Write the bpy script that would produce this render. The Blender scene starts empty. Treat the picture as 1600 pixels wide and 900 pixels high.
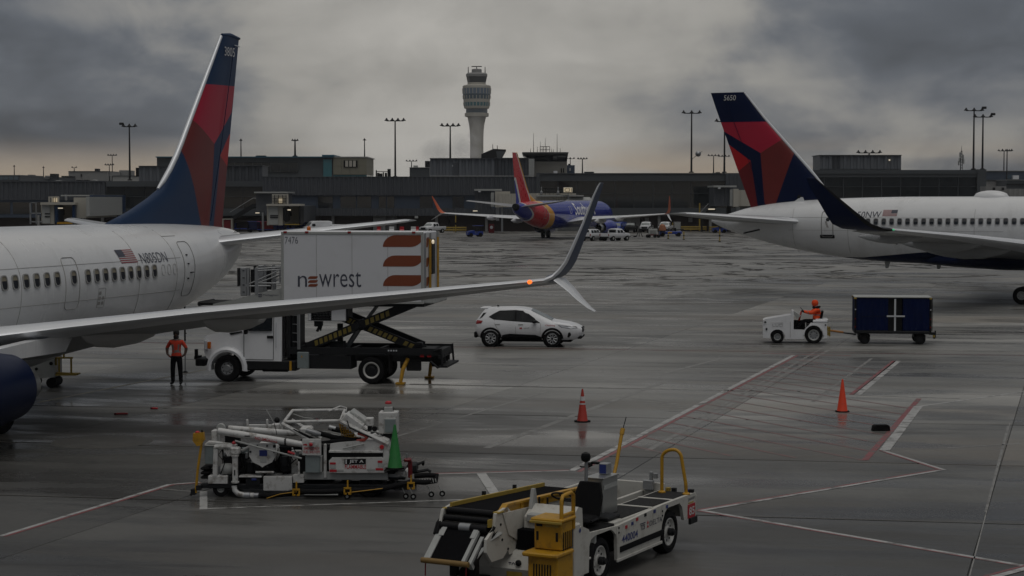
import bpy, bmesh, math, random
from mathutils import Vector, Matrix
random.seed(7)
rad = math.radians
scene = bpy.context.scene
COL = scene.collection

# ------------------------------------------------------------------ camera
CAM_H, FOC, HORIZ = 6.32, 2850.0, 308.4          # metres, pixels of a 1600 px frame, horizon row
PITCH = math.atan2(450 - HORIZ, FOC)
cam_data = bpy.data.cameras.new('camera')
cam_data.sensor_width = 36.0
cam_data.lens = 36.0 * FOC / 1600.0
cam_data.clip_start, cam_data.clip_end = 0.5, 12000
cam = bpy.data.objects.new('camera', cam_data)
cam.location = (0, 0, CAM_H)
cam.rotation_euler = (math.pi / 2 - PITCH, 0, 0)
COL.objects.link(cam)
scene.camera = cam

# ------------------------------------------------------------------ light and exposure
SUN_AZ, SUN_EL = rad(160), rad(70)               # daylight through a high overcast, a little brighter behind the camera
scene.view_settings.view_transform = 'Standard'
scene.view_settings.look = 'None'
scene.view_settings.gamma = 1.0
scene.view_settings.use_curve_mapping = False
scene.view_settings.exposure = -0.04
sun_data = bpy.data.lights.new('sun', 'SUN')
sun_data.energy, sun_data.angle, sun_data.color = 0.5, rad(40), (1.0, 0.99, 0.97)
sun = bpy.data.objects.new('sun', sun_data)
sd = Vector((math.sin(SUN_AZ) * math.cos(SUN_EL), math.cos(SUN_AZ) * math.cos(SUN_EL), math.sin(SUN_EL)))
sun.rotation_euler = sd.to_track_quat('Z', 'Y').to_euler()
sun.location = (0, 0, 60)
COL.objects.link(sun)


class NT:
    """small helper for node trees"""
    def __init__(s, tree):
        s.t = tree; tree.nodes.clear()
    def n(s, typ, ins=None, **kw):
        nd = s.t.nodes.new(typ)
        for k, v in kw.items(): setattr(nd, k, v)
        for k, v in (ins or {}).items():
            sock = nd.inputs[k]
            if isinstance(v, bpy.types.NodeSocket): s.t.links.new(v, sock)
            else: sock.default_value = v
        return nd
    def m(s, op, a, b=0.0, c=None, clamp=False):
        d = {0: a, 1: b}
        if c is not None: d[2] = c
        return s.n('ShaderNodeMath', d, operation=op, use_clamp=clamp).outputs[0]
    def v(s, op, a, b=(0, 0, 0)):
        return s.n('ShaderNodeVectorMath', {0: a, 1: b}, operation=op).outputs[0]
    def noise(s, vec, scale=1.0, detail=4.0, rough=0.55, dist=0.0):
        return s.n('ShaderNodeTexNoise', {'Vector': vec, 'Scale': scale, 'Detail': detail, 'Roughness': rough, 'Distortion': dist}).outputs['Fac']
    def ramp(s, f, lo, hi, a=0.0, b=1.0, smooth=True):
        return s.n('ShaderNodeMapRange', {'Value': f, 'From Min': lo, 'From Max': hi, 'To Min': a, 'To Max': b},
                   interpolation_type='SMOOTHSTEP' if smooth else 'LINEAR').outputs[0]
    def mix(s, f, a, b):
        nd = s.n('ShaderNodeMix', data_type='RGBA')
        for i, x in ((0, f), (6, a), (7, b)):
            if isinstance(x, bpy.types.NodeSocket): s.t.links.new(x, nd.inputs[i])
            else: nd.inputs[i].default_value = x if i == 0 else (*x[:3], 1.0)
        return nd.outputs[2]
    def link(s, a, b): s.t.links.new(a, b)


# ------------------------------------------------------------------ sky: Nishita light under a broken overcast
world = bpy.data.worlds.new('World'); scene.world = world; world.use_nodes = True
w = NT(world.node_tree)
dirn = w.n('ShaderNodeTexCoord').outputs['Generated']
sep = w.n('ShaderNodeSeparateXYZ', {0: dirn})
dx, dy, dz = sep.outputs
up = w.m('MAXIMUM', dz, 0.0)
# overcast sheet seen in perspective: flat streaks near the horizon, large masses overhead
den = w.m('ADD', up, 0.11)
cu, cv = w.m('DIVIDE', dx, den), w.m('DIVIDE', dy, den)
cvec = w.n('ShaderNodeCombineXYZ', {0: cu, 1: cv, 2: 0.0}).outputs[0]
n_big = w.noise(w.v('ADD', cvec, (3.1, 7.7, 0)), 0.75, 3.0, 0.5, 0.3)
n_mid = w.noise(w.v('ADD', w.v('MULTIPLY', cvec, (1.0, 0.7, 1.0)), (11.3, 2.2, 4.0)), 1.3, 4.0, 0.5, 0.5)
n_puf = w.noise(w.v('ADD', w.v('MULTIPLY', dirn, (1, 1, 1.7)), (0.35, 0.1, 0.42)), 10.0, 8.0, 0.55, 0.35)
lum = w.m('MULTIPLY_ADD', w.ramp(n_big, 0.38, 0.62), 0.16, 0.39)
lum = w.m('ADD', lum, w.m('MULTIPLY', w.m('SUBTRACT', n_mid, 0.5), 0.30))
lum = w.m('ADD', lum, w.m('MULTIPLY', w.m('SUBTRACT', w.ramp(n_puf, 0.34, 0.66), 0.5), 0.36))
# thinner cloud round the veiled sun, and the CIE overcast rise towards the zenith
sunv = Vector((math.sin(rad(-2)) * math.cos(rad(4.6)), math.cos(rad(-2)) * math.cos(rad(4.6)), math.sin(rad(4.6))))
dotp = w.n('ShaderNodeVectorMath', {0: dirn, 1: tuple(sunv)}, operation='DOT_PRODUCT').outputs['Value']
glow = w.m('POWER', w.m('MAXIMUM', dotp, 0.0), 95.0)
lum = w.m('ADD', lum, w.m('MULTIPLY', glow, 0.85))
sun2 = Vector((math.sin(rad(16)) * math.cos(rad(9)), math.cos(rad(16)) * math.cos(rad(9)), math.sin(rad(9))))
dot2 = w.n('ShaderNodeVectorMath', {0: dirn, 1: tuple(sun2)}, operation='DOT_PRODUCT').outputs['Value']
lum = w.m('ADD', lum, w.m('MULTIPLY', w.m('POWER', w.m('MAXIMUM', dot2, 0.0), 14.0), 0.20))
lum = w.m('MAXIMUM', lum, 0.22)
lum = w.m('MULTIPLY', lum, w.m('MULTIPLY_ADD', w.ramp(up, 0.24, 0.80), 1.5, 0.84))
warm = w.ramp(w.m('ADD', lum, w.m('MULTIPLY', w.ramp(up, 0.055, 0.0), 0.25)), 0.50, 0.95)
tint = w.mix(warm, (0.168, 0.184, 0.212), (0.300, 0.289, 0.268))
# a low break of warm light along the horizon
horiz = w.m('MULTIPLY', w.ramp(up, 0.036, 0.010), w.ramp(w.noise(w.v('ADD', w.v('MULTIPLY', dirn, (1, 1, 5)), (1.55, 0.0, 0.0)), 7.0, 3.0, 0.5), 0.42, 0.58))
cloud = w.v('MULTIPLY', tint, w.n('ShaderNodeCombineXYZ', {0: lum, 1: lum, 2: lum}).outputs[0])
cloud = w.mix(w.m('MULTIPLY', horiz, 0.8), cloud, (0.31, 0.25, 0.185))
sky = w.n('ShaderNodeTexSky', sky_type='NISHITA', sun_disc=False, sun_elevation=SUN_EL, sun_rotation=SUN_AZ, dust_density=3.0)
bg_sky = w.n('ShaderNodeBackground', {'Color': sky.outputs[0], 'Strength': 0.05})
bg_cl = w.n('ShaderNodeBackground', {'Color': cloud, 'Strength': 1.25})
mixs = w.n('ShaderNodeMixShader', {0: 0.93})
w.link(bg_sky.outputs[0], mixs.inputs[1]); w.link(bg_cl.outputs[0], mixs.inputs[2])
scene.cycles.volume_bounces = 10
wo = w.n('ShaderNodeOutputWorld'); w.link(mixs.outputs[0], wo.inputs['Surface'])

# ------------------------------------------------------------------ materials
MATS = {}
def mat(name, col, rough=0.5, metal=0.0, var=0.12, scale=1.5, bump=0.0, dirt=0.0, dirtcol=(0.05, 0.045, 0.04), spec=0.5, coat=0.0, emit=None, streak=False):
    if name in MATS: return MATS[name]
    m = bpy.data.materials.new(name); m.use_nodes = True; MATS[name] = m
    t = NT(m.node_tree)
    co = t.n('ShaderNodeTexCoord').outputs['Object']
    if streak: co = t.v('MULTIPLY', co, (1.0, 1.0, 0.16))
    n1 = t.noise(co, scale, 5.0, 0.6)
    k = t.m('MULTIPLY_ADD', n1, 2 * var, 1 - var)
    c = t.v('MULTIPLY', col, t.n('ShaderNodeCombineXYZ', {0: k, 1: k, 2: k}).outputs[0])
    if dirt > 0:
        n2 = t.noise(t.v('ADD', co, (5.2, 1.3, 8.8)), scale * 2.3, 8.0, 0.68)
        c = t.mix(t.m('MULTIPLY', t.ramp(n2, 0.50, 0.72), dirt), c, dirtcol)
    ins = {'Base Color': c, 'Metallic': metal, 'Roughness': t.m('MULTIPLY_ADD', n1, 0.3 * rough, 0.85 * rough), 'Specular IOR Level': spec, 'Coat Weight': coat, 'Coat Roughness': 0.1}
    if emit: ins['Emission Color'] = (*emit[0], 1); ins['Emission Strength'] = emit[1]
    p = t.n('ShaderNodeBsdfPrincipled', ins)
    if bump > 0:
        b = t.n('ShaderNodeBump', {'Strength': bump, 'Distance': 0.02, 'Height': t.noise(co, scale * 9, 4.0, 0.6)})
        t.link(b.outputs[0], p.inputs['Normal'])
    t.link(p.outputs[0], t.n('ShaderNodeOutputMaterial').inputs['Surface'])
    return m

M_WHITE = mat('aircraft_white', (0.72, 0.73, 0.74), 0.28, var=0.05, scale=0.4, dirt=0.25, dirtcol=(0.37, 0.365, 0.355), coat=0.3, streak=True)
M_NAVY = mat('navy_paint', (0.004, 0.010, 0.042), 0.35, var=0.12, scale=0.5, spec=0.15)
M_NAVY2 = mat('navy_blue_paint', (0.011, 0.036, 0.095), 0.35, var=0.12, scale=0.5, spec=0.3)
M_COWL = mat('shaded_engine_blue', (0.003, 0.010, 0.042), 0.35, var=0.15, scale=0.8, spec=0.2)  # blue darkened to carry the wing's shade on the engine
M_RED = mat('red_paint', (0.40, 0.012, 0.04), 0.3, var=0.1, scale=0.6, spec=0.4)
M_RED2 = mat('bright_red_paint', (0.42, 0.008, 0.014), 0.3, var=0.1, scale=0.6, spec=0.4)
M_DRED = mat('dark_red_paint', (0.14, 0.008, 0.012), 0.3, var=0.15, scale=0.7, spec=0.4)
M_MAROON = mat('maroon_paint', (0.155, 0.02, 0.018), 0.33, var=0.2, scale=0.9, spec=0.4)
M_WING = mat('wing_grey', (0.30, 0.31, 0.32), 0.4, var=0.08, scale=0.7, dirt=0.25, dirtcol=(0.16, 0.16, 0.16))
M_SLAT = mat('polished_metal', (0.72, 0.74, 0.77), 0.34, metal=0.35, var=0.06, scale=1.2)
M_METAL = mat('brushed_steel', (0.50, 0.51, 0.50), 0.33, metal=0.9, var=0.12, scale=2.0)
M_GALV = mat('galvanised_steel', (0.33, 0.34, 0.35), 0.45, metal=0.6, var=0.15, scale=3.0)
M_RIM = mat('pale_wheel_paint', (0.50, 0.495, 0.47), 0.45, var=0.06, scale=0.8)
M_BLACK = mat('black_rubber', (0.008, 0.008, 0.009), 0.8, var=0.3, scale=6.0, dirt=0.25, dirtcol=(0.022, 0.02, 0.018), spec=0.15)
M_BLKP = mat('black_paint', (0.007, 0.007, 0.008), 0.5, var=0.2, scale=3.0, spec=0.2)
M_DARK = mat('dark_steel', (0.016, 0.017, 0.019), 0.55, metal=0.1, var=0.3, scale=4.0, dirt=0.3, dirtcol=(0.038, 0.033, 0.028), spec=0.2)
M_GLASS = mat('dark_window_glass', (0.012, 0.016, 0.02), 0.07, var=0.1, spec=0.8)
M_CARGLASS = mat('vehicle_glass', (0.008, 0.010, 0.012), 0.08, var=0.1, spec=0.3)
M_WSHIELD = mat('windscreen_glass', (0.20, 0.225, 0.225), 0.04, var=0.1, spec=1.0)  # pale base colour stands in for reflected sky
M_TRUCK = mat('white_vehicle_paint', (0.72, 0.73, 0.75), 0.3, var=0.05, scale=0.8, dirt=0.16, dirtcol=(0.3, 0.29, 0.27), coat=0.3)
M_GSE = mat('worn_white_paint', (0.55, 0.55, 0.54), 0.45, var=0.08, scale=2.5, dirt=0.8, dirtcol=(0.12, 0.10, 0.075), bump=0.08)
M_GSEG = mat('grey_green_paint', (0.20, 0.235, 0.24), 0.45, var=0.1, scale=3.0, dirt=0.3)
M_LGREY = mat('light_grey_paint', (0.36, 0.37, 0.36), 0.5, var=0.1, scale=2.0, dirt=0.25, dirtcol=(0.18, 0.17, 0.15))
M_YEL = mat('yellow_paint', (0.46, 0.245, 0.012), 0.45, var=0.12, scale=2.5, dirt=0.6, dirtcol=(0.13, 0.07, 0.018), bump=0.05)
M_DYEL = mat('dull_yellow_paint', (0.36, 0.25, 0.04), 0.5, var=0.15, scale=2.0, dirt=0.3)
M_ORANGE = mat('orange_plastic', (0.72, 0.055, 0.012), 0.45, var=0.1, scale=3.0, dirt=0.2, dirtcol=(0.2, 0.03, 0.01))
M_REDCONE = mat('faded_red_plastic', (0.42, 0.035, 0.02), 0.5, var=0.15, scale=4.0, dirt=0.35, dirtcol=(0.16, 0.03, 0.02))
M_GREEN = mat('green_plastic', (0.014, 0.17, 0.032), 0.55, var=0.2, scale=5.0, dirt=0.4, dirtcol=(0.01, 0.06, 0.015))
M_HIVIS = mat('hi_vis_orange_cloth', (0.80, 0.075, 0.012), 0.85, var=0.15, scale=6.0, bump=0.3)
M_HIVIS2 = mat('orange_red_cloth', (0.55, 0.045, 0.02), 0.9, var=0.18, scale=6.0, bump=0.3)
M_CLOTH = mat('black_cloth', (0.008, 0.008, 0.010), 0.9, var=0.3, scale=7.0, bump=0.3, spec=0.1)
M_SKIN = mat('dark_skin', (0.07, 0.035, 0.022), 0.5, var=0.1, scale=10.0)
M_SILV = mat('reflective_tape', (0.17, 0.15, 0.14), 0.5, var=0.1)
M_HAIR = mat('black_hair', (0.008, 0.007, 0.007), 0.7, var=0.2)
M_CLEAR = mat('clear_lens', (0.55, 0.57, 0.6), 0.1, var=0.05, spec=0.8)
M_REDL = mat('red_lens', (0.25, 0.008, 0.01), 0.15, var=0.05)
M_AMBER = mat('amber_lens', (0.5, 0.12, 0.01), 0.2, var=0.05)
M_BLUEP = mat('blue_paint', (0.012, 0.04, 0.26), 0.35, var=0.12, scale=1.0, coat=0.3)
M_DBLUE = mat('dark_blue_canvas', (0.004, 0.010, 0.048), 0.8, var=0.3, scale=1.6, bump=0.4, spec=0.1)
M_BROWN = mat('rust_brown_print', (0.22, 0.055, 0.022), 0.35, var=0.06)
M_INK = mat('dark_grey_print', (0.055, 0.06, 0.085), 0.4, var=0.05)
M_INKRED = mat('red_print', (0.42, 0.015, 0.025), 0.45, var=0.1)
M_INKBLUE = mat('blue_print', (0.015, 0.03, 0.17), 0.4, var=0.05)
M_INKW = mat('white_print', (0.62, 0.62, 0.62), 0.4, var=0.05)
M_SEAM = mat('panel_seam', (0.33, 0.325, 0.315), 0.5, var=0.1); M_DSEAM = mat('door_seal', (0.22, 0.22, 0.215), 0.5, var=0.1)
M_SWBLUE = mat('royal_blue_paint', (0.016, 0.03, 0.30), 0.22, var=0.08, scale=0.5, coat=0.5)
M_SWYEL = mat('golden_yellow_paint', (0.78, 0.38, 0.04), 0.3, var=0.06, coat=0.4)
M_SWRED = mat('scarlet_paint', (0.55, 0.014, 0.026), 0.28, var=0.06, coat=0.4)
M_CORR = mat('corrugated_grey_metal', (0.075, 0.082, 0.094), 0.5, metal=0.2, var=0.14, scale=0.25, dirt=0.25, dirtcol=(0.06, 0.06, 0.062), streak=True)
M_CORRL = mat('light_corrugated_metal', (0.15, 0.162, 0.18), 0.5, metal=0.2, var=0.14, scale=0.25, dirt=0.25, dirtcol=(0.11, 0.11, 0.115), streak=True)
M_FASCIA = mat('grey_fascia_panel', (0.062, 0.070, 0.077), 0.5, var=0.1, scale=0.3, dirt=0.2)
M_BRICK = mat('dull_brown_wall', (0.055, 0.042, 0.040), 0.8, var=0.2, scale=0.5, dirt=0.3)
M_BLUPAN = mat('blue_grey_panel', (0.05, 0.068, 0.10), 0.4, var=0.12, scale=0.4)
M_DARKIN = mat('dark_interior', (0.006, 0.006, 0.007), 0.9, var=0.3, spec=0.05)
M_ROOF = mat('pale_roof_membrane', (0.34, 0.34, 0.33), 0.7, var=0.15, scale=0.4, dirt=0.3)
M_CONC = mat('cream_concrete', (0.42, 0.40, 0.35), 0.7, var=0.08, scale=0.1, dirt=0.15, dirtcol=(0.25, 0.23, 0.2))
M_CONCG = mat('grey_concrete', (0.24, 0.24, 0.235), 0.7, var=0.12, scale=0.2, dirt=0.2)
M_TGLASS = mat('tower_glass', (0.06, 0.10, 0.135), 0.12, var=0.1, spec=0.8)
M_TTEAL = mat('teal_glass', (0.04, 0.16, 0.19), 0.2, var=0.1, spec=0.8)
M_TEAL = mat('teal_roof_edge', (0.02, 0.11, 0.17), 0.5, var=0.1)
M_LIT = mat('lit_sign_face', (0.6, 0.52, 0.38), 0.5, emit=((1.0, 0.82, 0.55), 0.25))
M_LAMPW = mat('lit_lamp', (0.8, 0.75, 0.65), 0.5, emit=((1.0, 0.86, 0.62), 0.45))
M_STRIP = mat('dim_ceiling_lamp', (0.5, 0.5, 0.45), 0.5, emit=((0.9, 0.9, 0.8), 0.22))
M_NAVRED = mat('lit_red_lamp', (0.8, 0.1, 0.02), 0.3, emit=((1.0, 0.16, 0.02), 1.6))
M_NAVGRN = mat('green_lamp', (0.1, 0.7, 0.3), 0.3, emit=((0.1, 1.0, 0.45), 0.25))

def glazing(name, tint, opac):
    m = bpy.data.materials.new(name); m.use_nodes = True; t = NT(m.node_tree)
    n = t.noise(t.n('ShaderNodeTexCoord').outputs['Object'], 0.4, 3.0)
    tr = t.n('ShaderNodeBsdfTransparent', {'Color': (*tint, 1)})
    gl = t.n('ShaderNodeBsdfPrincipled', {'Base Color': (*[c * 0.1 for c in tint], 1), 'Roughness': t.m('MULTIPLY_ADD', n, 0.05, 0.02), 'Specular IOR Level': 0.8})
    mx = t.n('ShaderNodeMixShader', {0: opac}); t.link(tr.outputs[0], mx.inputs[1]); t.link(gl.outputs[0], mx.inputs[2])
    t.link(mx.outputs[0], t.n('ShaderNodeOutputMaterial').inputs['Surface'])
    return m
M_PANE = glazing('tinted_curtain_glass', (0.30, 0.36, 0.40), 0.6)
M_CABGL = glazing('clear_cab_glass', (0.62, 0.70, 0.70), 0.45)


# ------------------------------------------------------------------ mesh helpers
class MB:
    def __init__(s): s.v = []; s.f = []; s.m = []
    def add(s, vs, fs, mi=0, M=None):
        o = len(s.v)
        s.v += [tuple(M @ Vector(p)) if M else tuple(p) for p in vs]
        for k, f in enumerate(fs):
            s.f.append([i + o for i in f]); s.m.append(mi[k] if isinstance(mi, (list, tuple)) else mi)
        return s
    def box(s, c, d, mi=0, M=None, bev=0.0):
        x, y, z = c; a, b, h = d[0] / 2, d[1] / 2, d[2] / 2
        if bev <= 0:
            vs = [(x + i * a, y + j * b, z + k * h) for i in (-1, 1) for j in (-1, 1) for k in (-1, 1)]
            return s.add(vs, [(0, 1, 3, 2), (4, 6, 7, 5), (0, 4, 5, 1), (2, 3, 7, 6), (0, 2, 6, 4), (1, 5, 7, 3)], mi, M)
        e = min(bev, a * .9, b * .9, h * .9)
        vs = []; idx = {}
        for i in (-1, 1):
            for j in (-1, 1):
                for k in (-1, 1):
                    for ax in range(3):
                        p = [x + i * (a - (e if ax != 0 else 0)), y + j * (b - (e if ax != 1 else 0)), z + k * (h - (e if ax != 2 else 0))]
                        idx[(i, j, k, ax)] = len(vs); vs.append(p)
        fs = []
        g = lambda *q: idx[q]
        for q in (-1, 1):
            fs.append([g(q, -1, -1, 0), g(q, 1, -1, 0), g(q, 1, 1, 0), g(q, -1, 1, 0)])
            fs.append([g(-1, q, -1, 1), g(1, q, -1, 1), g(1, q, 1, 1), g(-1, q, 1, 1)])
            fs.append([g(-1, -1, q, 2), g(1, -1, q, 2), g(1, 1, q, 2), g(-1, 1, q, 2)])
        for i in (-1, 1):
            for j in (-1, 1):
                fs.append([g(i, j, -1, 0), g(i, j, 1, 0), g(i, j, 1, 1), g(i, j, -1, 1)])
                fs.append([g(i, -1, j, 0), g(i, 1, j, 0), g(i, 1, j, 2), g(i, -1, j, 2)])
                fs.append([g(-1, i, j, 1), g(1, i, j, 1), g(1, i, j, 2), g(-1, i, j, 2)])
                for k in (-1, 1): fs.append([g(i, j, k, 0), g(i, j, k, 1), g(i, j, k, 2)])
        return s.add(vs, fs, mi, M)
    def rings(s, rs, mi=0, cap=True, closed=True, M=None):
        n = len(rs[0]); vs = [p for r in rs for p in r]; fs = []; ms = []
        for i in range(len(rs) - 1):
            for j in range(n if closed else n - 1):
                k = (j + 1) % n
                fs.append((i * n + j, i * n + k, (i + 1) * n + k, (i + 1) * n + j))
                ms.append(mi(i, j) if callable(mi) else mi)
        if cap and closed:
            fs += [list(range(n))[::-1], [(len(rs) - 1) * n + j for j in range(n)]]
            ms += [mi(0, 0) if callable(mi) else mi, mi(len(rs) - 2, 0) if callable(mi) else mi]
        return s.add(vs, fs, ms, M)
    def tube(s, path, r, n=8, mi=0, M=None, cap=True):
        P = [Vector(p) for p in path]; rs = []; up = None
        for i, p in enumerate(P):
            t = (P[min(i + 1, len(P) - 1)] - P[max(i - 1, 0)]).normalized()
            if up is None:
                up = Vector((0, 0, 1)) if abs(t.z) < 0.9 else Vector((1, 0, 0))
            a = t.cross(up)
            if a.length < 1e-5: a = t.orthogonal()
            a.normalize(); b = a.cross(t).normalized(); up = b
            rr = r[i] if isinstance(r, (list, tuple)) else r
            rs.append([p + a * math.cos(q) * rr + b * math.sin(q) * rr for q in [2 * math.pi * k / n for k in range(n)]])
        return s.rings(rs, mi, cap, True, M)
    def cyl(s, p, q, r, r2=None, n=16, mi=0, M=None): return s.tube([p, q], [r, r if r2 is None else r2], n, mi, M)
    def lathe(s, prof, o=(0, 0, 0), axis='z', n=24, mi=0, M=None, cap=True):
        rs = []
        for r, h in prof:
            ring = []
            for k in range(n):
                a = 2 * math.pi * k / n; c, d = r * math.cos(a), r * math.sin(a)
                p = {'z': (c, d, h), 'y': (c, h, d), 'x': (h, c, d)}[axis]
                ring.append((p[0] + o[0], p[1] + o[1], p[2] + o[2]))
            rs.append(ring)
        return s.rings(rs, mi, cap, True, M)
    def prism(s, poly, lo, hi, plane='xz', mi=0, M=None):
        f = {'xz': lambda a, b, c: (a, c, b), 'xy': lambda a, b, c: (a, b, c), 'yz': lambda a, b, c: (c, a, b)}[plane]
        n = len(poly)
        vs = [f(a, b, lo) for a, b in poly] + [f(a, b, hi) for a, b in poly]
        fs = [list(range(n)), list(range(2 * n - 1, n - 1, -1))] + [(i, (i + 1) % n, n + (i + 1) % n, n + i) for i in range(n)]
        return s.add(vs, fs, mi, M)
    def build(s, name, mats, parent=None, smooth=35, recalc=True, loc=None, rot=None):
        me = bpy.data.meshes.new(name); me.from_pydata(s.v, [], s.f)
        for m in (mats if isinstance(mats, (list, tuple)) else [mats]): me.materials.append(m)
        me.polygons.foreach_set('material_index', s.m)
        if recalc:
            b = bmesh.new(); b.from_mesh(me); bmesh.ops.recalc_face_normals(b, faces=b.faces); b.to_mesh(me); b.free()
        finish(me, smooth)
        return link(name, me, parent, loc, rot)

def finish(me, smooth):
    if smooth:
        me.polygons.foreach_set('use_smooth', [True] * len(me.polygons))
        me.set_sharp_from_angle(angle=rad(smooth))
    me.update()

def link(name, me, parent=None, loc=None, rot=None, M=None):
    o = bpy.data.objects.new(name, me); COL.objects.link(o)
    if parent is not None: o.parent = parent
    if loc is not None: o.location = loc
    if rot is not None: o.rotation_euler = rot
    if M is not None: o.matrix_local = M
    return o

def thing(name, label, cat, loc=(0, 0, 0), rz=0.0, group=None):
    o = bpy.data.objects.new(name, None); COL.objects.link(o)
    o.location = loc; o.rotation_euler = (0, 0, rz); o.empty_display_size = 0.3
    return tag(o, label, cat, group)

def tag(o, label, cat, group=None):
    o['label'] = label; o['category'] = cat
    if group: o['group'] = group
    return o

def kind(o, k): o['kind'] = k; return o

def copy_tree(o, parent=None):
    c = o.copy(); COL.objects.link(c); c.parent = parent
    for ch in list(o.children): copy_tree(ch, c)
    return c

def cut2d(b, xs=(), ys=()):
    for x in xs:
        bmesh.ops.bisect_plane(b, geom=b.verts[:] + b.edges[:] + b.faces[:], plane_co=(x, 0, 0), plane_no=(1, 0, 0), dist=1e-5)
    for y in ys:
        bmesh.ops.bisect_plane(b, geom=b.verts[:] + b.edges[:] + b.faces[:], plane_co=(0, y, 0), plane_no=(0, 1, 0), dist=1e-5)

def drape(name, polys, fmap, mats, parent=None, xs=(), ys=(), smooth=30):
    """flat outlines cut into strips and laid on a surface by fmap(u, v); polys = [(points, material index)]"""
    b = bmesh.new()
    for pts, mi in polys:
        vs = [b.verts.new((p[0], p[1], 0)) for p in pts]
        f = b.faces.new(vs); f.material_index = mi
    bmesh.ops.triangulate(b, faces=b.faces[:])
    cut2d(b, xs, ys)
    for v in b.verts: v.co = fmap(v.co.x, v.co.y)
    me = bpy.data.meshes.new(name); b.to_mesh(me); b.free()
    for m in (mats if isinstance(mats, (list, tuple)) else [mats]): me.materials.append(m)
    finish(me, smooth)
    return link(name, me, parent)

def word_mesh(body, shear=0.0, bold=0.0):
    cu = bpy.data.curves.new('lettering', 'FONT'); cu.body = body; cu.shear = shear; cu.offset = bold; cu.resolution_u = 3
    ob = bpy.data.objects.new('lettering', cu)
    me = bpy.data.meshes.new_from_object(ob)
    bpy.data.objects.remove(ob); bpy.data.curves.remove(cu)
    return me

def word(name, body, box, fmap, m, parent=None, xs=(), ys=(), shear=0.0, bold=0.0):
    """lettering scaled into box (u0, v0, u1, v1) and laid on a surface by fmap(u, v)"""
    me = word_mesh(body, shear, bold)
    b = bmesh.new(); b.from_mesh(me); bpy.data.meshes.remove(me)
    X = [v.co.x for v in b.verts]; Y = [v.co.y for v in b.verts]
    x0, x1, y0, y1 = min(X), max(X), min(Y), max(Y)
    for v in b.verts:
        v.co.x = box[0] + (v.co.x - x0) / (x1 - x0) * (box[2] - box[0])
        v.co.y = box[1] + (v.co.y - y0) / (y1 - y0) * (box[3] - box[1])
    cut2d(b, xs, ys)
    for v in b.verts: v.co = fmap(v.co.x, v.co.y)
    me = bpy.data.meshes.new(name); b.to_mesh(me); b.free(); me.materials.append(m); finish(me, 30)
    return link(name, me, parent)

def plane_map(o, u, v, off=0.0):
    o, u, v = Vector(o), Vector(u).normalized(), Vector(v).normalized(); n = u.cross(v) * off
    return lambda a, b: o + u * a + v * b + n

def lerp_table(T, x):
    if x <= T[0][0]: return T[0][1:]
    for a, b in zip(T, T[1:]):
        if x <= b[0]:
            k = (x - a[0]) / (b[0] - a[0]); return tuple(p + (q - p) * k for p, q in zip(a[1:], b[1:]))
    return T[-1][1:]

def herm_table(T, x):
    if x <= T[0][0]: return tuple(T[0][1:])
    if x >= T[-1][0]: return tuple(T[-1][1:])
    i = max(k for k in range(len(T) - 1) if T[k][0] <= x)
    a, b = T[i], T[i + 1]; h = b[0] - a[0]; t = (x - a[0]) / h; out = []
    for c in range(1, len(a)):
        def sl(k):
            if k == 0: return (T[1][c] - T[0][c]) / (T[1][0] - T[0][0])
            if k == len(T) - 1: return (T[-1][c] - T[-2][c]) / (T[-1][0] - T[-2][0])
            s0 = (T[k][c] - T[k - 1][c]) / (T[k][0] - T[k - 1][0]); s1 = (T[k + 1][c] - T[k][c]) / (T[k + 1][0] - T[k][0])
            return 0.0 if s0 * s1 <= 0 else 2 * s0 * s1 / (s0 + s1)
        m0, m1 = sl(i) * h, sl(i + 1) * h
        out.append((2*t**3-3*t*t+1)*a[c] + (t**3-2*t*t+t)*m0 + (-2*t**3+3*t*t)*b[c] + (t**3-t*t)*m1)
    return tuple(out)

def view_dir(px, py):
    a, b = (px - 800) / FOC, (450 - py) / FOC
    return Vector((a, math.cos(PITCH) + b * math.sin(PITCH), -math.sin(PITCH) + b * math.cos(PITCH)))
def gp(px, py, z=0.0):
    """ground point seen at a pixel of the photograph"""
    d = view_dir(px, py); t = (z - CAM_H) / d.z
    return Vector((d.x * t, d.y * t, z))
def dp(px, py, Y):
    """point at distance Y seen at a pixel of the photograph"""
    d = view_dir(px, py); t = Y / d.y
    return Vector((d.x * t, Y, CAM_H + d.z * t))

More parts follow.
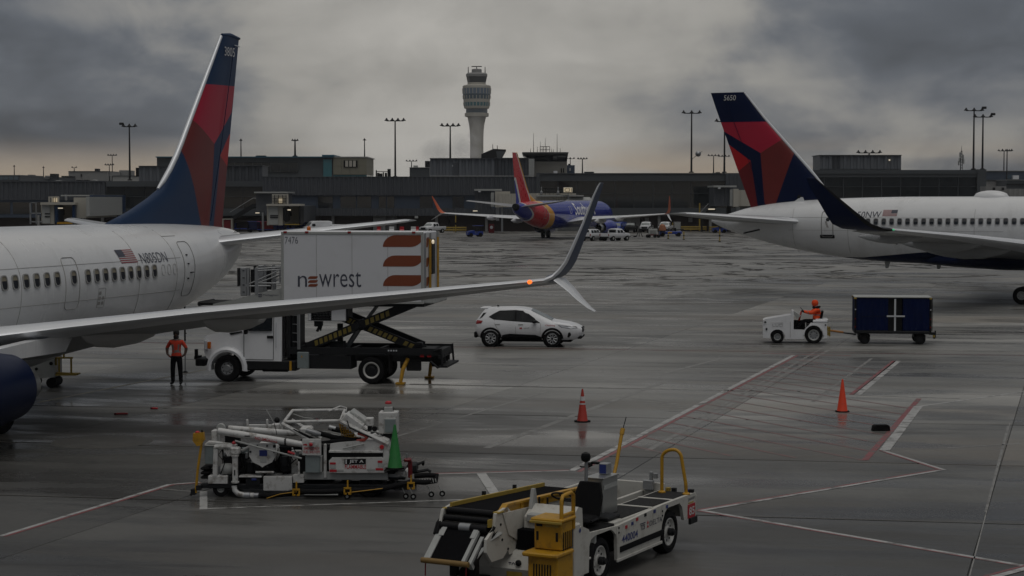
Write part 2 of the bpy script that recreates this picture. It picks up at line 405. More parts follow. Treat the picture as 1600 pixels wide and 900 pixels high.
def wheel(parent, loc, r, w, rim_r, mrim=None, axis='y', name='wheel', spokes=0, side=1, core=None):
    """wheel > tyre, rim; outer face towards side*axis"""
    e = bpy.data.objects.new(name, None); COL.objects.link(e); e.parent = parent; e.location = loc; e.empty_display_size = 0.1
    h = w / 2
    t = MB(); t.lathe([(rim_r, -h * .8), (rim_r + .3 * (r - rim_r), -h), (r * .95, -h * .9), (r, -h * .6), (r, h * .6), (r * .95, h * .9), (rim_r + .3 * (r - rim_r), h), (rim_r, h * .8), (rim_r, -h * .8)], axis=axis, n=26, cap=False)
    t.build('tyre', M_BLACK, e, 40)
    s = side
    d = MB(); d.lathe([(rim_r * 1.0, s * h * .8), (rim_r * .93, s * h * .86), (rim_r * .86, s * h * .74), (rim_r * .78, s * h * .55), (rim_r * .45, s * h * .50), (rim_r * .36, s * h * .68), (rim_r * .14, s * h * .66), (.001, s * h * .66)], axis=axis, n=24, mi=(lambda i, j: 2 if i >= 3 else 0), cap=False)
    if spokes:
        for k in range(spokes):
            a = 2 * math.pi * k / spokes
            c, q = math.cos(a), math.sin(a)
            P = lambda rr, hh: {'y': (c * rr, hh, q * rr), 'x': (hh, c * rr, q * rr)}[axis]
            d.tube([P(rim_r * .2, s * h * .7), P(rim_r * .9, s * h * .74)], [rim_r * .11, rim_r * .15], 6)
    else:
        for k in range(8):
            a = 2 * math.pi * k / 8 + .2
            c, q = math.cos(a) * rim_r * .62, math.sin(a) * rim_r * .62
            P = lambda hh: {'y': (c, hh, q), 'x': (hh, c, q)}[axis]
            d.cyl(P(s * h * .45), P(s * h * .56), rim_r * .085, n=8, mi=1)
    d.build('rim', [mrim or M_RIM, M_BLACK, core or mrim or M_RIM], e, 40)
    return e

def person(name, label, joints, radii, edges, bands, loc, rz, group=None):
    """one continuous skinned body; bands(v) gives the material index of a face from its centre"""
    me = bpy.data.meshes.new(name); me.from_pydata(joints, edges, []); me.update()
    ob = bpy.data.objects.new(name, me); COL.objects.link(ob)
    sk = ob.modifiers.new('skin', 'SKIN'); sk.use_smooth_shade = True
    for i, r in enumerate(radii):
        r = r if isinstance(r, tuple) else (r, r)
        me.skin_vertices[0].data[i].radius = r
        me.skin_vertices[0].data[i].use_root = (i == 0)
    ob.modifiers.new('sub', 'SUBSURF').levels = 2
    ob.modifiers['sub'].render_levels = 2
    bpy.context.view_layer.update()
    ev = ob.evaluated_get(bpy.context.evaluated_depsgraph_get())
    m2 = bpy.data.meshes.new_from_object(ev)
    ob.modifiers.clear(); ob.data = m2
    mats, fn = bands
    m2.materials.clear()
    for m in mats: m2.materials.append(m)
    for p in m2.polygons: p.material_index = fn(p.center); p.use_smooth = True
    ob.location = loc; ob.rotation_euler = (0, 0, rz)
    return tag(ob, label, 'person', group)
# ------------------------------------------------------------------ the apron: wet concrete slabs
def concrete_mat():
    m = bpy.data.materials.new('wet_concrete'); m.use_nodes = True; t = NT(m.node_tree)
    pos = t.n('ShaderNodeNewGeometry').outputs['Position']
    rnd = t.n('ShaderNodeObjectInfo').outputs['Random']
    rot = t.n('ShaderNodeVectorRotate', {'Vector': pos, 'Axis': (0, 0, 1), 'Angle': rad(9.5)}).outputs[0]
    n_l = t.noise(pos, 0.055, 5.0, 0.6)
    n_m = t.noise(t.v('ADD', t.v('MULTIPLY', rot, (0.35, 1.0, 1)), (31, 7, 0)), 0.36, 6.0, 0.62, 0.4)
    n_f = t.noise(pos, 4.0, 6.0, 0.7)
    st1 = t.noise(t.v('MULTIPLY', rot, (0.035, 0.26, 1)), 1.0, 6.0, 0.62)     # tyre and water streaks along the taxi lane
    st2 = t.noise(t.v('ADD', t.v('MULTIPLY', rot, (0.085, 0.45, 1)), (9, 4, 0)), 1.0, 5.0, 0.62, 0.3)
    base = t.mix(t.ramp(n_l, 0.36, 0.64), (0.100, 0.100, 0.096), (0.178, 0.177, 0.170))
    base = t.mix(t.m('MULTIPLY', t.ramp(st1, 0.50, 0.68), 0.45), base, (0.245, 0.243, 0.235))
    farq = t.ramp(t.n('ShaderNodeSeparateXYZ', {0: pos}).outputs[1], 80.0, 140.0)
    base = t.mix(t.m('MULTIPLY', t.ramp(st2, 0.52, 0.64), t.m('MULTIPLY_ADD', farq, -0.5, 0.65)), base, (0.032, 0.029, 0.026))
    ptc = t.noise(t.v('ADD', t.v('MULTIPLY', rot, (0.016, 0.055, 1)), (6, 3, 0)), 1.0, 4.0, 0.55, 0.6)
    base = t.mix(t.m('MULTIPLY', t.ramp(ptc, 0.47, 0.62), 0.45), base, (0.27, 0.265, 0.25))
    brn = t.noise(t.v('ADD', t.v('MULTIPLY', rot, (0.012, 0.14, 1)), (2, 13, 0)), 1.0, 3.0, 0.5)
    base = t.mix(t.m('MULTIPLY', t.ramp(brn, 0.52, 0.66), 0.6), base, (0.138, 0.122, 0.103))
    k = t.m('ADD', t.m('MULTIPLY_ADD', rnd, 0.75, 0.72), t.m('MULTIPLY', t.m('SUBTRACT', n_f, 0.5), 0.5))
    k = t.m('MULTIPLY', k, t.m('MULTIPLY_ADD', n_m, 0.5, 0.88))
    base = t.v('MULTIPLY', base, t.n('ShaderNodeCombineXYZ', {0: k, 1: k, 2: k}).outputs[0])
    # base colour darkens towards the camera and the left, with a noisy edge
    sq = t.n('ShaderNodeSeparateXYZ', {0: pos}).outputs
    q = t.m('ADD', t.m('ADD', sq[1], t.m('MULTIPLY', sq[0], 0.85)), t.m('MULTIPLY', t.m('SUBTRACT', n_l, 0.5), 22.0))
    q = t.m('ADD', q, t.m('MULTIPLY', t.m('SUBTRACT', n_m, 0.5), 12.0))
    near_dark = t.ramp(q, 60.0, 36.0)
    base = t.v('MULTIPLY', base, t.n('ShaderNodeCombineXYZ', {i: t.m('MULTIPLY_ADD', near_dark, -0.62, 1.0) for i in range(3)}).outputs[0])
    # standing water: thin films and, far out, black wet seams
    wet = t.ramp(t.m('ADD', t.m('MULTIPLY', n_m, 0.6), t.m('MULTIPLY', st2, 0.5)), 0.50, 0.64)
    sepp = t.n('ShaderNodeSeparateXYZ', {0: pos}).outputs
    far = t.ramp(sepp[1], 95.0, 165.0)
    crk = t.noise(t.v('MULTIPLY', rot, (0.055, 0.075, 1)), 1.0, 6.0, 0.62, 1.4)
    crk = t.m('MULTIPLY', t.m('SUBTRACT', 1.0, t.ramp(t.m('ABSOLUTE', t.m('SUBTRACT', crk, 0.475)), 0.008, 0.036)), far)
    pud = t.noise(t.v('ADD', t.v('MULTIPLY', rot, (0.04, 0.10, 1)), (4.4, 8.1, 0)), 1.0, 5.0, 0.6, 0.5)
    pud = t.m('MULTIPLY', t.ramp(pud, 0.535, 0.60), t.m('MULTIPLY_ADD', far, 0.7, 0.3))
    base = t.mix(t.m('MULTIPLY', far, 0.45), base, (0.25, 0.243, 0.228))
    base = t.mix(t.m('MULTIPLY', crk, 0.97), base, (0.006, 0.006, 0.006))
    base = t.mix(t.m('MULTIPLY', pud, 0.6), base, (0.035, 0.033, 0.03))
    base = t.mix(t.m('MULTIPLY', wet, 0.45), base, (0.032, 0.03, 0.027))
    ro = t.m('MULTIPLY_ADD', wet, -0.26, 0.52)
    ro = t.m('ADD', ro, t.m('MULTIPLY', t.m('SUBTRACT', st1, 0.5), -0.28))
    ro = t.m('ADD', ro, t.m('MULTIPLY', pud, -0.16))
    ro = t.m('ADD', ro, t.m('MULTIPLY', t.m('SUBTRACT', rnd, 0.5), 0.10))
    ro = t.m('ADD', ro, t.m('MULTIPLY', crk, 0.5))
    ro = t.m('MAXIMUM', t.m('ADD', ro, t.m('MULTIPLY', t.m('SUBTRACT', n_f, 0.5), 0.15)), 0.10)
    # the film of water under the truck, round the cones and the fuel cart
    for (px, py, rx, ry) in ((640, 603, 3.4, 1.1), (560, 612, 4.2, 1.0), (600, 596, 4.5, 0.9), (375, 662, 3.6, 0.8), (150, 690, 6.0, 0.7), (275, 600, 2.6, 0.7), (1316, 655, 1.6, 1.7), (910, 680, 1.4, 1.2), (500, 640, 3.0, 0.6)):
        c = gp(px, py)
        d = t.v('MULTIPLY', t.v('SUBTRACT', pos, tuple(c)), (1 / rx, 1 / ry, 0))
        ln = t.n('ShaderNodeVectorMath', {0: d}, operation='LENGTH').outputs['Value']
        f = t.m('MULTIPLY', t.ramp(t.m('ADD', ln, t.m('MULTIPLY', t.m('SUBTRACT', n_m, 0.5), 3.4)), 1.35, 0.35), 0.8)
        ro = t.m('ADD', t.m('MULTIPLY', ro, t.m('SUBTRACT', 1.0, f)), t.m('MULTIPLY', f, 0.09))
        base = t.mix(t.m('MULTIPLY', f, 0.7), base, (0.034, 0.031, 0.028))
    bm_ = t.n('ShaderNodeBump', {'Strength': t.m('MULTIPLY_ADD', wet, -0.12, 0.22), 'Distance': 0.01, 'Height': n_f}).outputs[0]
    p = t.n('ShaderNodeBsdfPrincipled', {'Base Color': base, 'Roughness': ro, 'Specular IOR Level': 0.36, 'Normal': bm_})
    t.link(p.outputs[0], t.n('ShaderNodeOutputMaterial').inputs['Surface'])
    return m
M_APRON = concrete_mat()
M_JOINT = mat('joint_sealant', (0.02, 0.019, 0.018), 0.5, var=0.2)

apron = MB().box((0, 1200, -0.53), (5000, 3000, 1.0)).build('ground', M_JOINT, smooth=0)
apron['kind'] = 'structure'
LA = Vector((math.sin(rad(17.3)), math.cos(rad(17.3)), 0)) * 8.0
LB = Vector((math.cos(rad(9.5)), -math.sin(rad(9.5)), 0)) * 8.2
L0 = gp(1021, 714.5)
def lat(i, j, z=0.0): return L0 + LB * i + LA * j + Vector((0, 0, z))
gi, gj, c_ = 0.0010, 0.0085, 0.0012       # joints across the lane are wider than those along it
sl = MB()
P = lambda i, j, z: tuple(LB * i + LA * j + Vector((0, 0, z)))
def rim_(u, v, z): return [P(u, v, z), P(1 - u, v, z), P(1 - u, 1 - v, z), P(u, 1 - v, z)]
top, mid, low = rim_(gi + c_, gj + c_, 0), rim_(gi, gj, -0.012), rim_(gi, gj, -0.03)
sl.rings([low, mid, top], cap=True)
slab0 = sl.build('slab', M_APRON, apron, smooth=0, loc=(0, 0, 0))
slab_me = slab0.data
JN, JF = -3, 12
side = MB(); first = True
for j in range(JN, JF):
    y0 = lat(0, j).y
    need = 0.285 * max(y0 + 10, 30) + 3
    i0 = math.floor((-need - lat(0, j + 1).x) / LB.x) - 0
    i1 = math.ceil((need - lat(0, j).x) / LB.x) + 0
    for i in range(i0, i1):
        p = lat(i, j)
        if first: slab0.location = p; first = False
        else:
            c = slab0.copy(); COL.objects.link(c); c.location = p
    for a, b in ((-70, i0), (i1, 70)):
        side.add([lat(a, j), lat(b, j), lat(b, j + 1), lat(a, j + 1)], [(0, 1, 2, 3)])
side.add([lat(-230, JF), lat(200, JF), lat(200, JF + 300), lat(-230, JF + 300)], [(0, 1, 2, 3)])
side.add([lat(-70, JN - 30), lat(70, JN - 30), lat(70, JN), lat(-70, JN)], [(0, 1, 2, 3)])
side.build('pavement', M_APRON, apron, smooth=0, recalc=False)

def paint(name, col):
    m = bpy.data.materials.new(name); m.use_nodes = True; t = NT(m.node_tree)
    pos = t.n('ShaderNodeNewGeometry').outputs['Position']
    n = t.noise(pos, 2.2, 8.0, 0.7); n2 = t.noise(pos, 0.35, 3.0)
    k = t.m('MULTIPLY_ADD', n2, 0.6, 0.6)
    c = t.v('MULTIPLY', col, t.n('ShaderNodeCombineXYZ', {0: k, 1: k, 2: k}).outputs[0])
    c = t.mix(t.ramp(t.m('ADD', n, t.m('MULTIPLY', n2, 0.35)), 0.62, 0.84), c, (0.10, 0.095, 0.087))
    p = t.n('ShaderNodeBsdfPrincipled', {'Base Color': c, 'Roughness': 0.42})
    t.link(p.outputs[0], t.n('ShaderNodeOutputMaterial').inputs['Surface'])
    return m
P_WHITE = paint('worn_white_line_paint', (0.46, 0.46, 0.45)); P_RED = paint('worn_red_line_paint', (0.26, 0.05, 0.055))
P_FRED = paint('faded_red_line_paint', (0.20, 0.09, 0.085)); P_FWHITE = paint('faded_white_line_paint', (0.28, 0.275, 0.26)); P_YELL = paint('faded_yellow_line_paint', (0.22, 0.18, 0.09))
P_GHOST = paint('ghost_line_paint', (0.235, 0.232, 0.222)); P_DRED = paint('dark_red_line_paint', (0.12, 0.045, 0.042)); P_DARK = paint('tyre_mark', (0.045, 0.043, 0.04))

def stripe(pix, width, m, off=0.0, z=0.004, pts=None):
    """a painted line through ground points; off shifts it sideways (to the right of its run)"""
    q = pts or [gp(*p) for p in pix]; mb = MB(); L = []; 
    for k, p in enumerate(q):
        a = (q[min(k + 1, len(q) - 1)] - q[max(k - 1, 0)]); a.z = 0; a.normalize()
        s = Vector((a.y, -a.x, 0))
        if 0 < k < len(q) - 1:
            a1 = (q[k] - q[k - 1]).normalized(); s1 = Vector((a1.y, -a1.x, 0)); s = s / max(0.35, s.dot(s1))
        L.append((p + s * (off - width / 2), p + s * (off + width / 2)))
    vs = [Vector((v.x, v.y, z)) for ab in L for v in ab]
    mb.add(vs, [(2 * k, 2 * k + 1, 2 * k + 3, 2 * k + 2) for k in range(len(q) - 1)])
    return mb.build('painted_line', m, apron, smooth=0)

stripe([(893, 735.5), (945, 709), (1240, 555)], 0.17, P_WHITE)
stripe([(893, 737), (945, 709), (1240, 555)], 0.11, P_RED, 0.17)
stripe([(655, 741.5), (893, 735.5)], 0.10, P_WHITE); stripe([(655, 741.5), (893, 735.5)], 0.08, P_RED, -0.11)
stripe([(752, 740), (774, 773)], 0.22, P_WHITE, z=0.008)
stripe([(318, 795), (750, 780)], 0.09, P_WHITE); stripe([(318, 768), (318, 796.5)], 0.16, P_WHITE, z=0.008)
stripe([(250, 764), (310, 769)], 0.07, P_FWHITE)
stripe([(0, 838), (265, 757), (312, 753.5)], 0.11, P_WHITE); stripe([(0, 838), (265, 757), (312, 753.5)], 0.07, P_RED, 0.10)
stripe([(1380, 704), (1476, 734.5)], 0.11, P_WHITE); stripe([(1380, 704), (1476, 734.5)], 0.07, P_RED, 0.09, z=0.006)
stripe([(1470, 735), (1096, 798)], 0.12, P_WHITE, z=0.008); stripe([(1470, 735), (1096, 798)], 0.07, P_RED, 0.10, z=0.008)
stripe([(1093, 797), (1600, 884), (1660, 894)], 0.12, P_WHITE); stripe([(1093, 797), (1660, 894)], 0.06, P_RED, 0.10)
stripe([(1545, 904), (1620, 884)], 0.16, P_WHITE, z=0.010); stripe([(1545, 904), (1620, 884)], 0.07, P_RED, -0.13, z=0.010)
stripe([(1382, 704), (1435, 635)], 0.26, P_WHITE, z=0.008); stripe([(1353, 719), (1437, 623)], 0.16, P_RED, -0.02, z=0.006)
stripe([(1430, 636), (1600, 612), (1680, 601)], 0.13, P_WHITE)
stripe([(1339, 617), (1403, 564)], 0.24, P_WHITE); stripe([(1330, 617), (1397, 564)], 0.16, P_RED)
stripe([(1339, 617.5), (1500, 623)], 0.09, P_WHITE, z=0.008)
stripe([(1403, 565), (1600, 571), (1700, 574)], 0.07, P_FWHITE)
# red hatching between the diagonal and the parking box
d0 = (gp(1355, 711) - gp(1062, 655)).normalized()
A0, A1 = gp(975, 694), gp(1236, 558)
E0, E1 = gp(1353, 719), gp(1437, 623); F0, F1 = gp(1328, 617), gp(1397, 564)
def hit(p, d, a, b):
    e = b - a; den = d.x * e.y - d.y * e.x
    if abs(den) < 1e-6: return None
    t = ((a.x - p.x) * e.y - (a.y - p.y) * e.x) / den; u = ((a.x - p.x) * d.y - (a.y - p.y) * d.x) / den
    return t if t > 0 and -0.05 <= u <= 1.05 else None
for k in range(17):
    s = A0 + (A1 - A0) * (k / 16.5) + d0 * 0.3
    ts = [t for t in (hit(s, d0, E0, E1), hit(s, d0, F0, F1)) if t]
    if not ts:
        ts = [hit(s, d0, gp(975, 707), gp(1353, 719)) or 5.0]
    stripe(None, 0.11, P_FRED, pts=[s, s + d0 * (min(ts) * 0.5), s + d0 * min(ts)])
# ghosts of older markings and pale scuffs
for a, b, wd in (((1306, 541), (1012, 704), .16), ((1290, 541), (1090, 655), .12), ((1128, 560), (1020, 588), .2), ((860, 610), (560, 700), .12), ((1040, 596), (760, 700), .2), ((1362, 560), (1270, 628), .12), ((1600, 590), (1420, 612), .1), ((1595, 693), (1480, 700), .14), ((1575, 665), (1540, 800), .05)):
    stripe([a, b], wd, P_GHOST, z=0.003)
for k in range(6): stripe([(985 + 11 * k, 622 + 4 * k), (1050 + 12 * k, 628 + 3.5 * k)], .12, P_GHOST, z=0.003)
# taxi lane lines
for (a, b, wd, m) in (((-80, 531), (1700, 557), 0.26, P_DRED), ((-80, 525.5), (1700, 551), 0.23, P_FWHITE), ((-80, 514), (1700, 538.5), 0.26, P_FWHITE),
                      ((560, 572), (1060, 579), 0.13, P_FWHITE), ((-80, 501), (1700, 524), 0.31, P_FWHITE), ((-80, 470), (1700, 489), 0.42, P_FWHITE),
                      ((300, 446), (1700, 462), 0.30, P_FWHITE), ((640, 600), (1250, 612), 0.21, P_FWHITE), ((1150, 461), (1700, 468), 0.52, P_FWHITE),
                      ((1190, 552), (1330, 556), 0.16, P_RED)):
    stripe([a, b], wd, m)
stripe([(60, 629), (200, 601), (330, 576)], 0.16, P_YELL)
stripe([(1562, 470), (1600, 471)], 0.7, P_WHITE); stripe([(1556, 477), (1600, 478)], 0.5, P_FWHITE)
stripe([(1515, 900), (1578, 661)], 0.025, P_FWHITE)
pit = MB().lathe([(0.001, 0.0), (0.62, 0.004), (0.66, 0.008), (1.25, 0.008), (1.3, 0.0)], n=40, cap=False)
pit.build('pit_cover', mat('worn_pit_cover', (0.085, 0.083, 0.078), 0.5, var=0.5, scale=2.0, dirt=.5), apron, loc=tuple(gp(160, 690)))

# ------------------------------------------------------------------ far concourse
YB = 340.0
conc = thing('concourse', 'long dark grey airport concourse with ribbed metal walls and dark glass behind the aircraft', 'building', (0, YB, 0))
def wx(px, py, Y=YB): return dp(px, py, Y)
def facade(name, m, px0, py0, px1, py1, Y=YB, depth=0.4, parent=conc, bev=0.0, base=None):
    a, b = wx(px0, py0, Y), wx(px1, py1, Y)
    z0 = b.z if base is None else base
    o = MB().box((0, 0, 0), (b.x - a.x, depth, a.z - z0), bev=bev).build(name, m, None, smooth=0)
    o.location = ((a.x + b.x) / 2, Y + depth / 2, (a.z + z0) / 2)
    if parent: o.location -= parent.location; o.parent = parent
    return o
def corrugated(name, m, px0, py0, px1, py1, Y=YB, depth=0.5, pitch=0.85, rib=0.14, parent=conc, base=None):
    a, b = wx(px0, py0, Y), wx(px1, py1, Y)
    z0 = b.z if base is None else base
    n = max(2, int((b.x - a.x) / pitch)); p = (b.x - a.x) / n; poly = []
    for k in range(n):
        x = a.x + k * p
        poly += [(x, 0.0), (x + .38 * p, 0.0), (x + .5 * p, -rib), (x + .88 * p, -rib)]
    poly += [(b.x, 0.0), (b.x, depth), (a.x, depth)]
    o = MB().prism(poly, z0, a.z, 'xy').build(name, m, None, smooth=0)
    o.location = (0, Y, 0)
    if parent: o.location -= parent.location; o.parent = parent
    return o
# deep blocks behind the faces (roof and body)
def body(px0, py, px1, Y0, depth, m, name='roof_block', parent=conc, base=0.0):
    a, b = wx(px0, py, Y0 - 0.001), wx(px1, py, Y0 - 0.001)
    o = MB().box(((a.x + b.x) / 2, Y0 + depth / 2, (a.z + base) / 2), (b.x - a.x, depth, a.z - base)).build(name, m, None, smooth=0)
    if parent: o.location -= parent.location; o.parent = parent
    return o
body(-160, 286.0, 166, YB + 9, 26, M_FASCIA); body(166, 284.0, 410, YB + 9, 26, M_FASCIA)
body(410, 277.0, 842, YB + 9, 26, M_FASCIA); body(842, 272.5, 1532, YB + 9, 26, M_FASCIA)
# left ribbed section
corrugated('ribbed_panel', M_CORR, -160, 284, 165, 312)
facade('lower_wall', M_BLUPAN, -160, 312.3, 165, 340, YB + 0.3, 8)
for k in range(7): facade('window', M_GLASS, -40 + 30 * k, 316, -14 + 30 * k, 334, YB + 0.2, 0.2)
facade('base_wall', M_BRICK, -160, 340.2, 410, 362, YB + 2.0, 6, base=0.0)
# glass bay helper
def glass_bay(px0, px1, y_top, y_glass, y_bot, y_low, n, lamps):
    facade('fascia', M_FASCIA, px0, y_top, px1, y_glass, YB - 0.3, 1.0)
    facade('spandrel', M_FASCIA, px0, y_bot, px1, y_low, YB - 0.3, 1.0)
    facade('interior_wall', M_DARKIN, px0, y_glass + .05, px1, y_bot - .05, YB + 7.5, 1.0)
    facade('interior_floor', M_CONCG, px0, y_bot - .2, px1, y_bot - .05, YB + 0.8, 6.5)
    wpx = (px1 - px0) / n
    ym = y_glass + (y_bot - y_glass) * 0.46
    for k in range(n):
        for (a, b) in ((y_glass + .2, ym - .2), (ym + .2, y_bot - .2)):
            facade('window_pane', M_PANE, px0 + wpx * k + .45, a, px0 + wpx * (k + 1) - .45, b, YB + 0.1, 0.06)
        facade('mullion', M_FASCIA, px0 + wpx * k - .35, y_glass, px0 + wpx * k + .35, y_bot, YB - 0.05, 0.25)
    facade('transom', M_FASCIA, px0, ym - .3, px1, ym + .3, YB - 0.08, 0.2)
    rnd = random.Random(int(px0))
    for k in range(lamps):
        x = px0 + (px1 - px0) * (k + .5) / lamps + rnd.uniform(-8, 8); l = rnd.uniform(5, 12)
        Y = YB + rnd.choice((2.5, 4.5, 6.2)); zc = wx(x, y_glass + 1.2, YB).z - 0.15
        a = wx(x, y_glass, Y)
        o = MB().box((0, 0, 0), (l * Y / FOC, 0.25, 0.08)).build('ceiling_lamp', M_STRIP, conc, smooth=0)
        o.location = (a.x, Y - YB, zc)
    # people-height furniture silhouettes inside
    for k in range(n):
        if rnd.random() < .6:
            x = px0 + wpx * (k + rnd.random()); h = rnd.uniform(.8, 1.7)
            a = wx(x, y_bot - .3, YB + 3)
            MB().box((a.x, 3.0, a.z + h / 2), (rnd.uniform(.8, 2.5), .8, h), bev=.1).build('seating_row', M_BLUPAN, conc, smooth=0)
glass_bay(166, 410, 283, 291.5, 326, 337, 8, 7)
glass_bay(842, 1258, 271.5, 283, 325, 336.5, 14, 13)
glass_bay(1258, 1527, 265.5, 277, 309, 330, 9, 12)
# centre ribbed section with a window band
corrugated('ribbed_panel', M_CORR, 410, 277, 842, 305, YB - 0.5)
corrugated('ribbed_panel', M_CORR, 410, 326, 842, 337, YB - 0.5)
facade('window_band_wall', M_BLUPAN, 410, 305.2, 842, 325.8, YB, 8)
xs_ = [(452, 494, 0), (497, 520, 1), (532, 556, 1), (558, 580, 1), (592, 603, 1), (605, 616, 1), (656, 676, 1), (678, 700, 0), (707, 725, 1)]
for a, b, d in xs_:
    facade('window', M_GLASS if d else M_TGLASS if d == 2 else M_BLUPAN, a, 307, b, 325, YB - 0.12, 0.2)
    facade('window_sill', M_FASCIA, a - 1, 325, b + 1, 325.8, YB - 0.2, 0.3)
facade('wall_column', M_FASCIA, 838, 270, 844, 338, YB - 0.8, 1.2)
for k, (a, b) in enumerate(((410, 500), (502, 581), (583, 620), (622, 700), (702, 842), (844, 1000), (1002, 1140), (1142, 1527))):
    facade('base_wall', M_BRICK if k % 3 != 2 else M_CONCG, a, 337.2, b, 362, YB + 1.5, 6, base=0.0)
for p in (438, 520, 600, 682, 760, 870, 950, 1030, 1110, 1190, 1290, 1390, 1490, 60, 160, 250, 330):
    facade('column', M_CONCG, p - 2, 336, p + 2, 362, YB + 0.2, 0.6, base=0.0)
corrugated('ribbed_panel', M_CORR, 1134, 271, 1258, 306, YB - 0.9, pitch=1.4)
facade('end_wall', M_FASCIA, 1527, 264.5, 1540, 362, YB - 0.5, 30, base=0.0)
facade('parapet', M_FASCIA, 842, 270.4, 1530, 271.6, YB - 0.5, 0.8); facade('parapet', M_FASCIA, 410, 275.8, 842, 277, YB - 0.7, 0.8)
facade('parapet', M_CORR, -160, 282.5, 166, 284, YB - 0.3, 0.8)
# door, doorway signs and pipework along the base
facade('door', M_LGREY, 583, 341, 600, 361, YB + 1.3, 0.2, base=0.05); facade('door', M_CONCG, 604, 341, 619, 361, YB + 1.3, 0.2, base=0.05)
facade('vent', M_LGREY, 648, 337.5, 653, 341, YB - 0.9, 0.5); facade('vent', M_LGREY, 612, 340, 616, 343, YB + 0.9, 0.5)
for x in (980, 1008, 1076): facade('wall_box', M_CONCG, x, 340, x + 6, 347, YB + 0.9, 0.6)

# rooftop blocks
pent = thing('roof_penthouse', 'long ribbed grey metal penthouse on the roof left of the small ramp tower', 'building', tuple(wx(750, 277, YB + 8)))
def pent_block(t, px0, py0, px1, py1, Y, m, dep=8, ribs=1.2, nm='ribbed_wall'):
    corrugated(nm, m, px0, py0, px1, py1, Y, dep, ribs, .2, t)
    a, b = wx(px0 - .8, py0 - 1, Y - .3), wx(px1 + .8, py0, Y - .3)
    o = MB().box(((a.x + b.x) / 2, Y + dep / 2, (a.z + b.z) / 2), (b.x - a.x, dep + 1, a.z - b.z)).build('roof_cap', M_FASCIA, t, smooth=0); o.location = -t.location
pent_block(pent, 672, 248, 773, 277, YB + 8, M_CORRL); pent_block(pent, 773.4, 247.5, 826, 277, YB + 8.5, M_CORR)
facade('end_panel', M_LGREY, 826, 248, 835, 275, YB + 8, 7, pent)
facade('door', M_CORR, 708, 254, 716, 277, YB + 7.75, 0.3, pent); facade('edge_trim', M_ROOF, 672, 274.4, 826, 275.6, YB + 7.4, 0.5, pent)
facade('wall_lamp', M_CLEAR, 706.5, 258.3, 708, 260, YB + 7.5, 0.3, pent)
p2 = thing('roof_penthouse', 'pale ribbed metal penthouse on the roof right of the right tail', 'building', tuple(wx(1345, 266, YB + 8)))
pent_block(p2, 1281, 243, 1300, 266, YB + 8, M_CORRL); pent_block(p2, 1300.3, 243, 1313, 266, YB + 8.3, M_CORR); pent_block(p2, 1313.3, 243, 1408, 266, YB + 8, M_CORRL)
facade('edge_trim', M_FASCIA, 1281, 263.6, 1408, 265, YB + 7.4, 0.5, p2); facade('wall_lamp', M_LAMPW, 1389, 249, 1391, 251, YB + 7.5, 0.3, p2)
p3 = thing('roof_penthouse', 'ribbed grey penthouse on the roof behind the left tail fin', 'building', tuple(wx(300, 280, YB + 8)))
pent_block(p3, 217, 260, 262, 285, YB + 8, M_CORRL); pent_block(p3, 262.4, 259.5, 410, 285, YB + 8.4, M_CORR)
facade('door', M_CORR, 252, 264, 260, 283, YB + 7.75, .3, p3); facade('curved_duct', M_DARK, 212, 262, 217, 276, YB + 8, 3, p3)

# blue edged terminal building farther back
YT = 520.0
blu = thing('terminal_building', 'grey terminal building with a teal roof edge and beige panelled end', 'building', tuple(dp(470, 285, YT)))
facade('upper_wall', M_FASCIA, 245, 246, 505, 290, YT, 30, blu); 
facade('window_band', M_PANE, 352, 254, 466, 269, YT - 0.4, 0.15, blu); facade('window_back', M_DARKIN, 352, 253.8, 466, 269.2, YT - 0.2, 0.15, blu)
for k in range(9): facade('mullion', M_FASCIA, 352 + 14.2 * k - .3, 253.8, 352 + 14.2 * k + .3, 269.2, YT - 0.6, 0.2, blu)
for x in (372, 383): facade('pale_window', M_LGREY, x, 259.5, x + 4, 268.5, YT - 0.75, 0.1, blu)  # light grey panes set over the dark window band
facade('roof_edge', M_TEAL, 243, 244.5, 520, 246, YT - 1.2, 32, blu); facade('roof_edge', M_TEAL, 503, 241.8, 522, 244.3, YT - 1.3, 20, blu)
facade('stair_glass', M_TTEAL, 505, 249, 518.5, 290, YT - 0.5, 0.5, blu); facade('stair_wall', M_CORR, 505, 246.2, 520, 290, YT + 0.2, 25, blu)
for i in range(4):
    for j in range(2):
        facade('beige_panel', mat('beige_panel', (0.20, 0.19, 0.145), 0.6, var=0.1, scale=0.2), 520.2 + 13.2 * i + .12, 246.2 + 13.3 * j + .1, 520.2 + 13.2 * (i + 1) - .12, 246.2 + 13.3 * (j + 1) - .1, YT - 0.1, 26, blu)
facade('green_base', M_TTEAL, 520.5, 273, 573, 290, YT + 0.4, 25, blu)
facade('window_opening', M_DARKIN, 537, 250.5, 558.5, 261.5, YT - 0.3, 0.25, blu)
for k in range(3): facade('blind', M_CONC, 539.5 + 6 * k, 251, 544 + 6 * k, 260.5, YT - 0.42, 0.08, blu)
facade('roof_cap', M_LGREY, 519, 244.6, 574, 246, YT - 0.3, 28, blu)

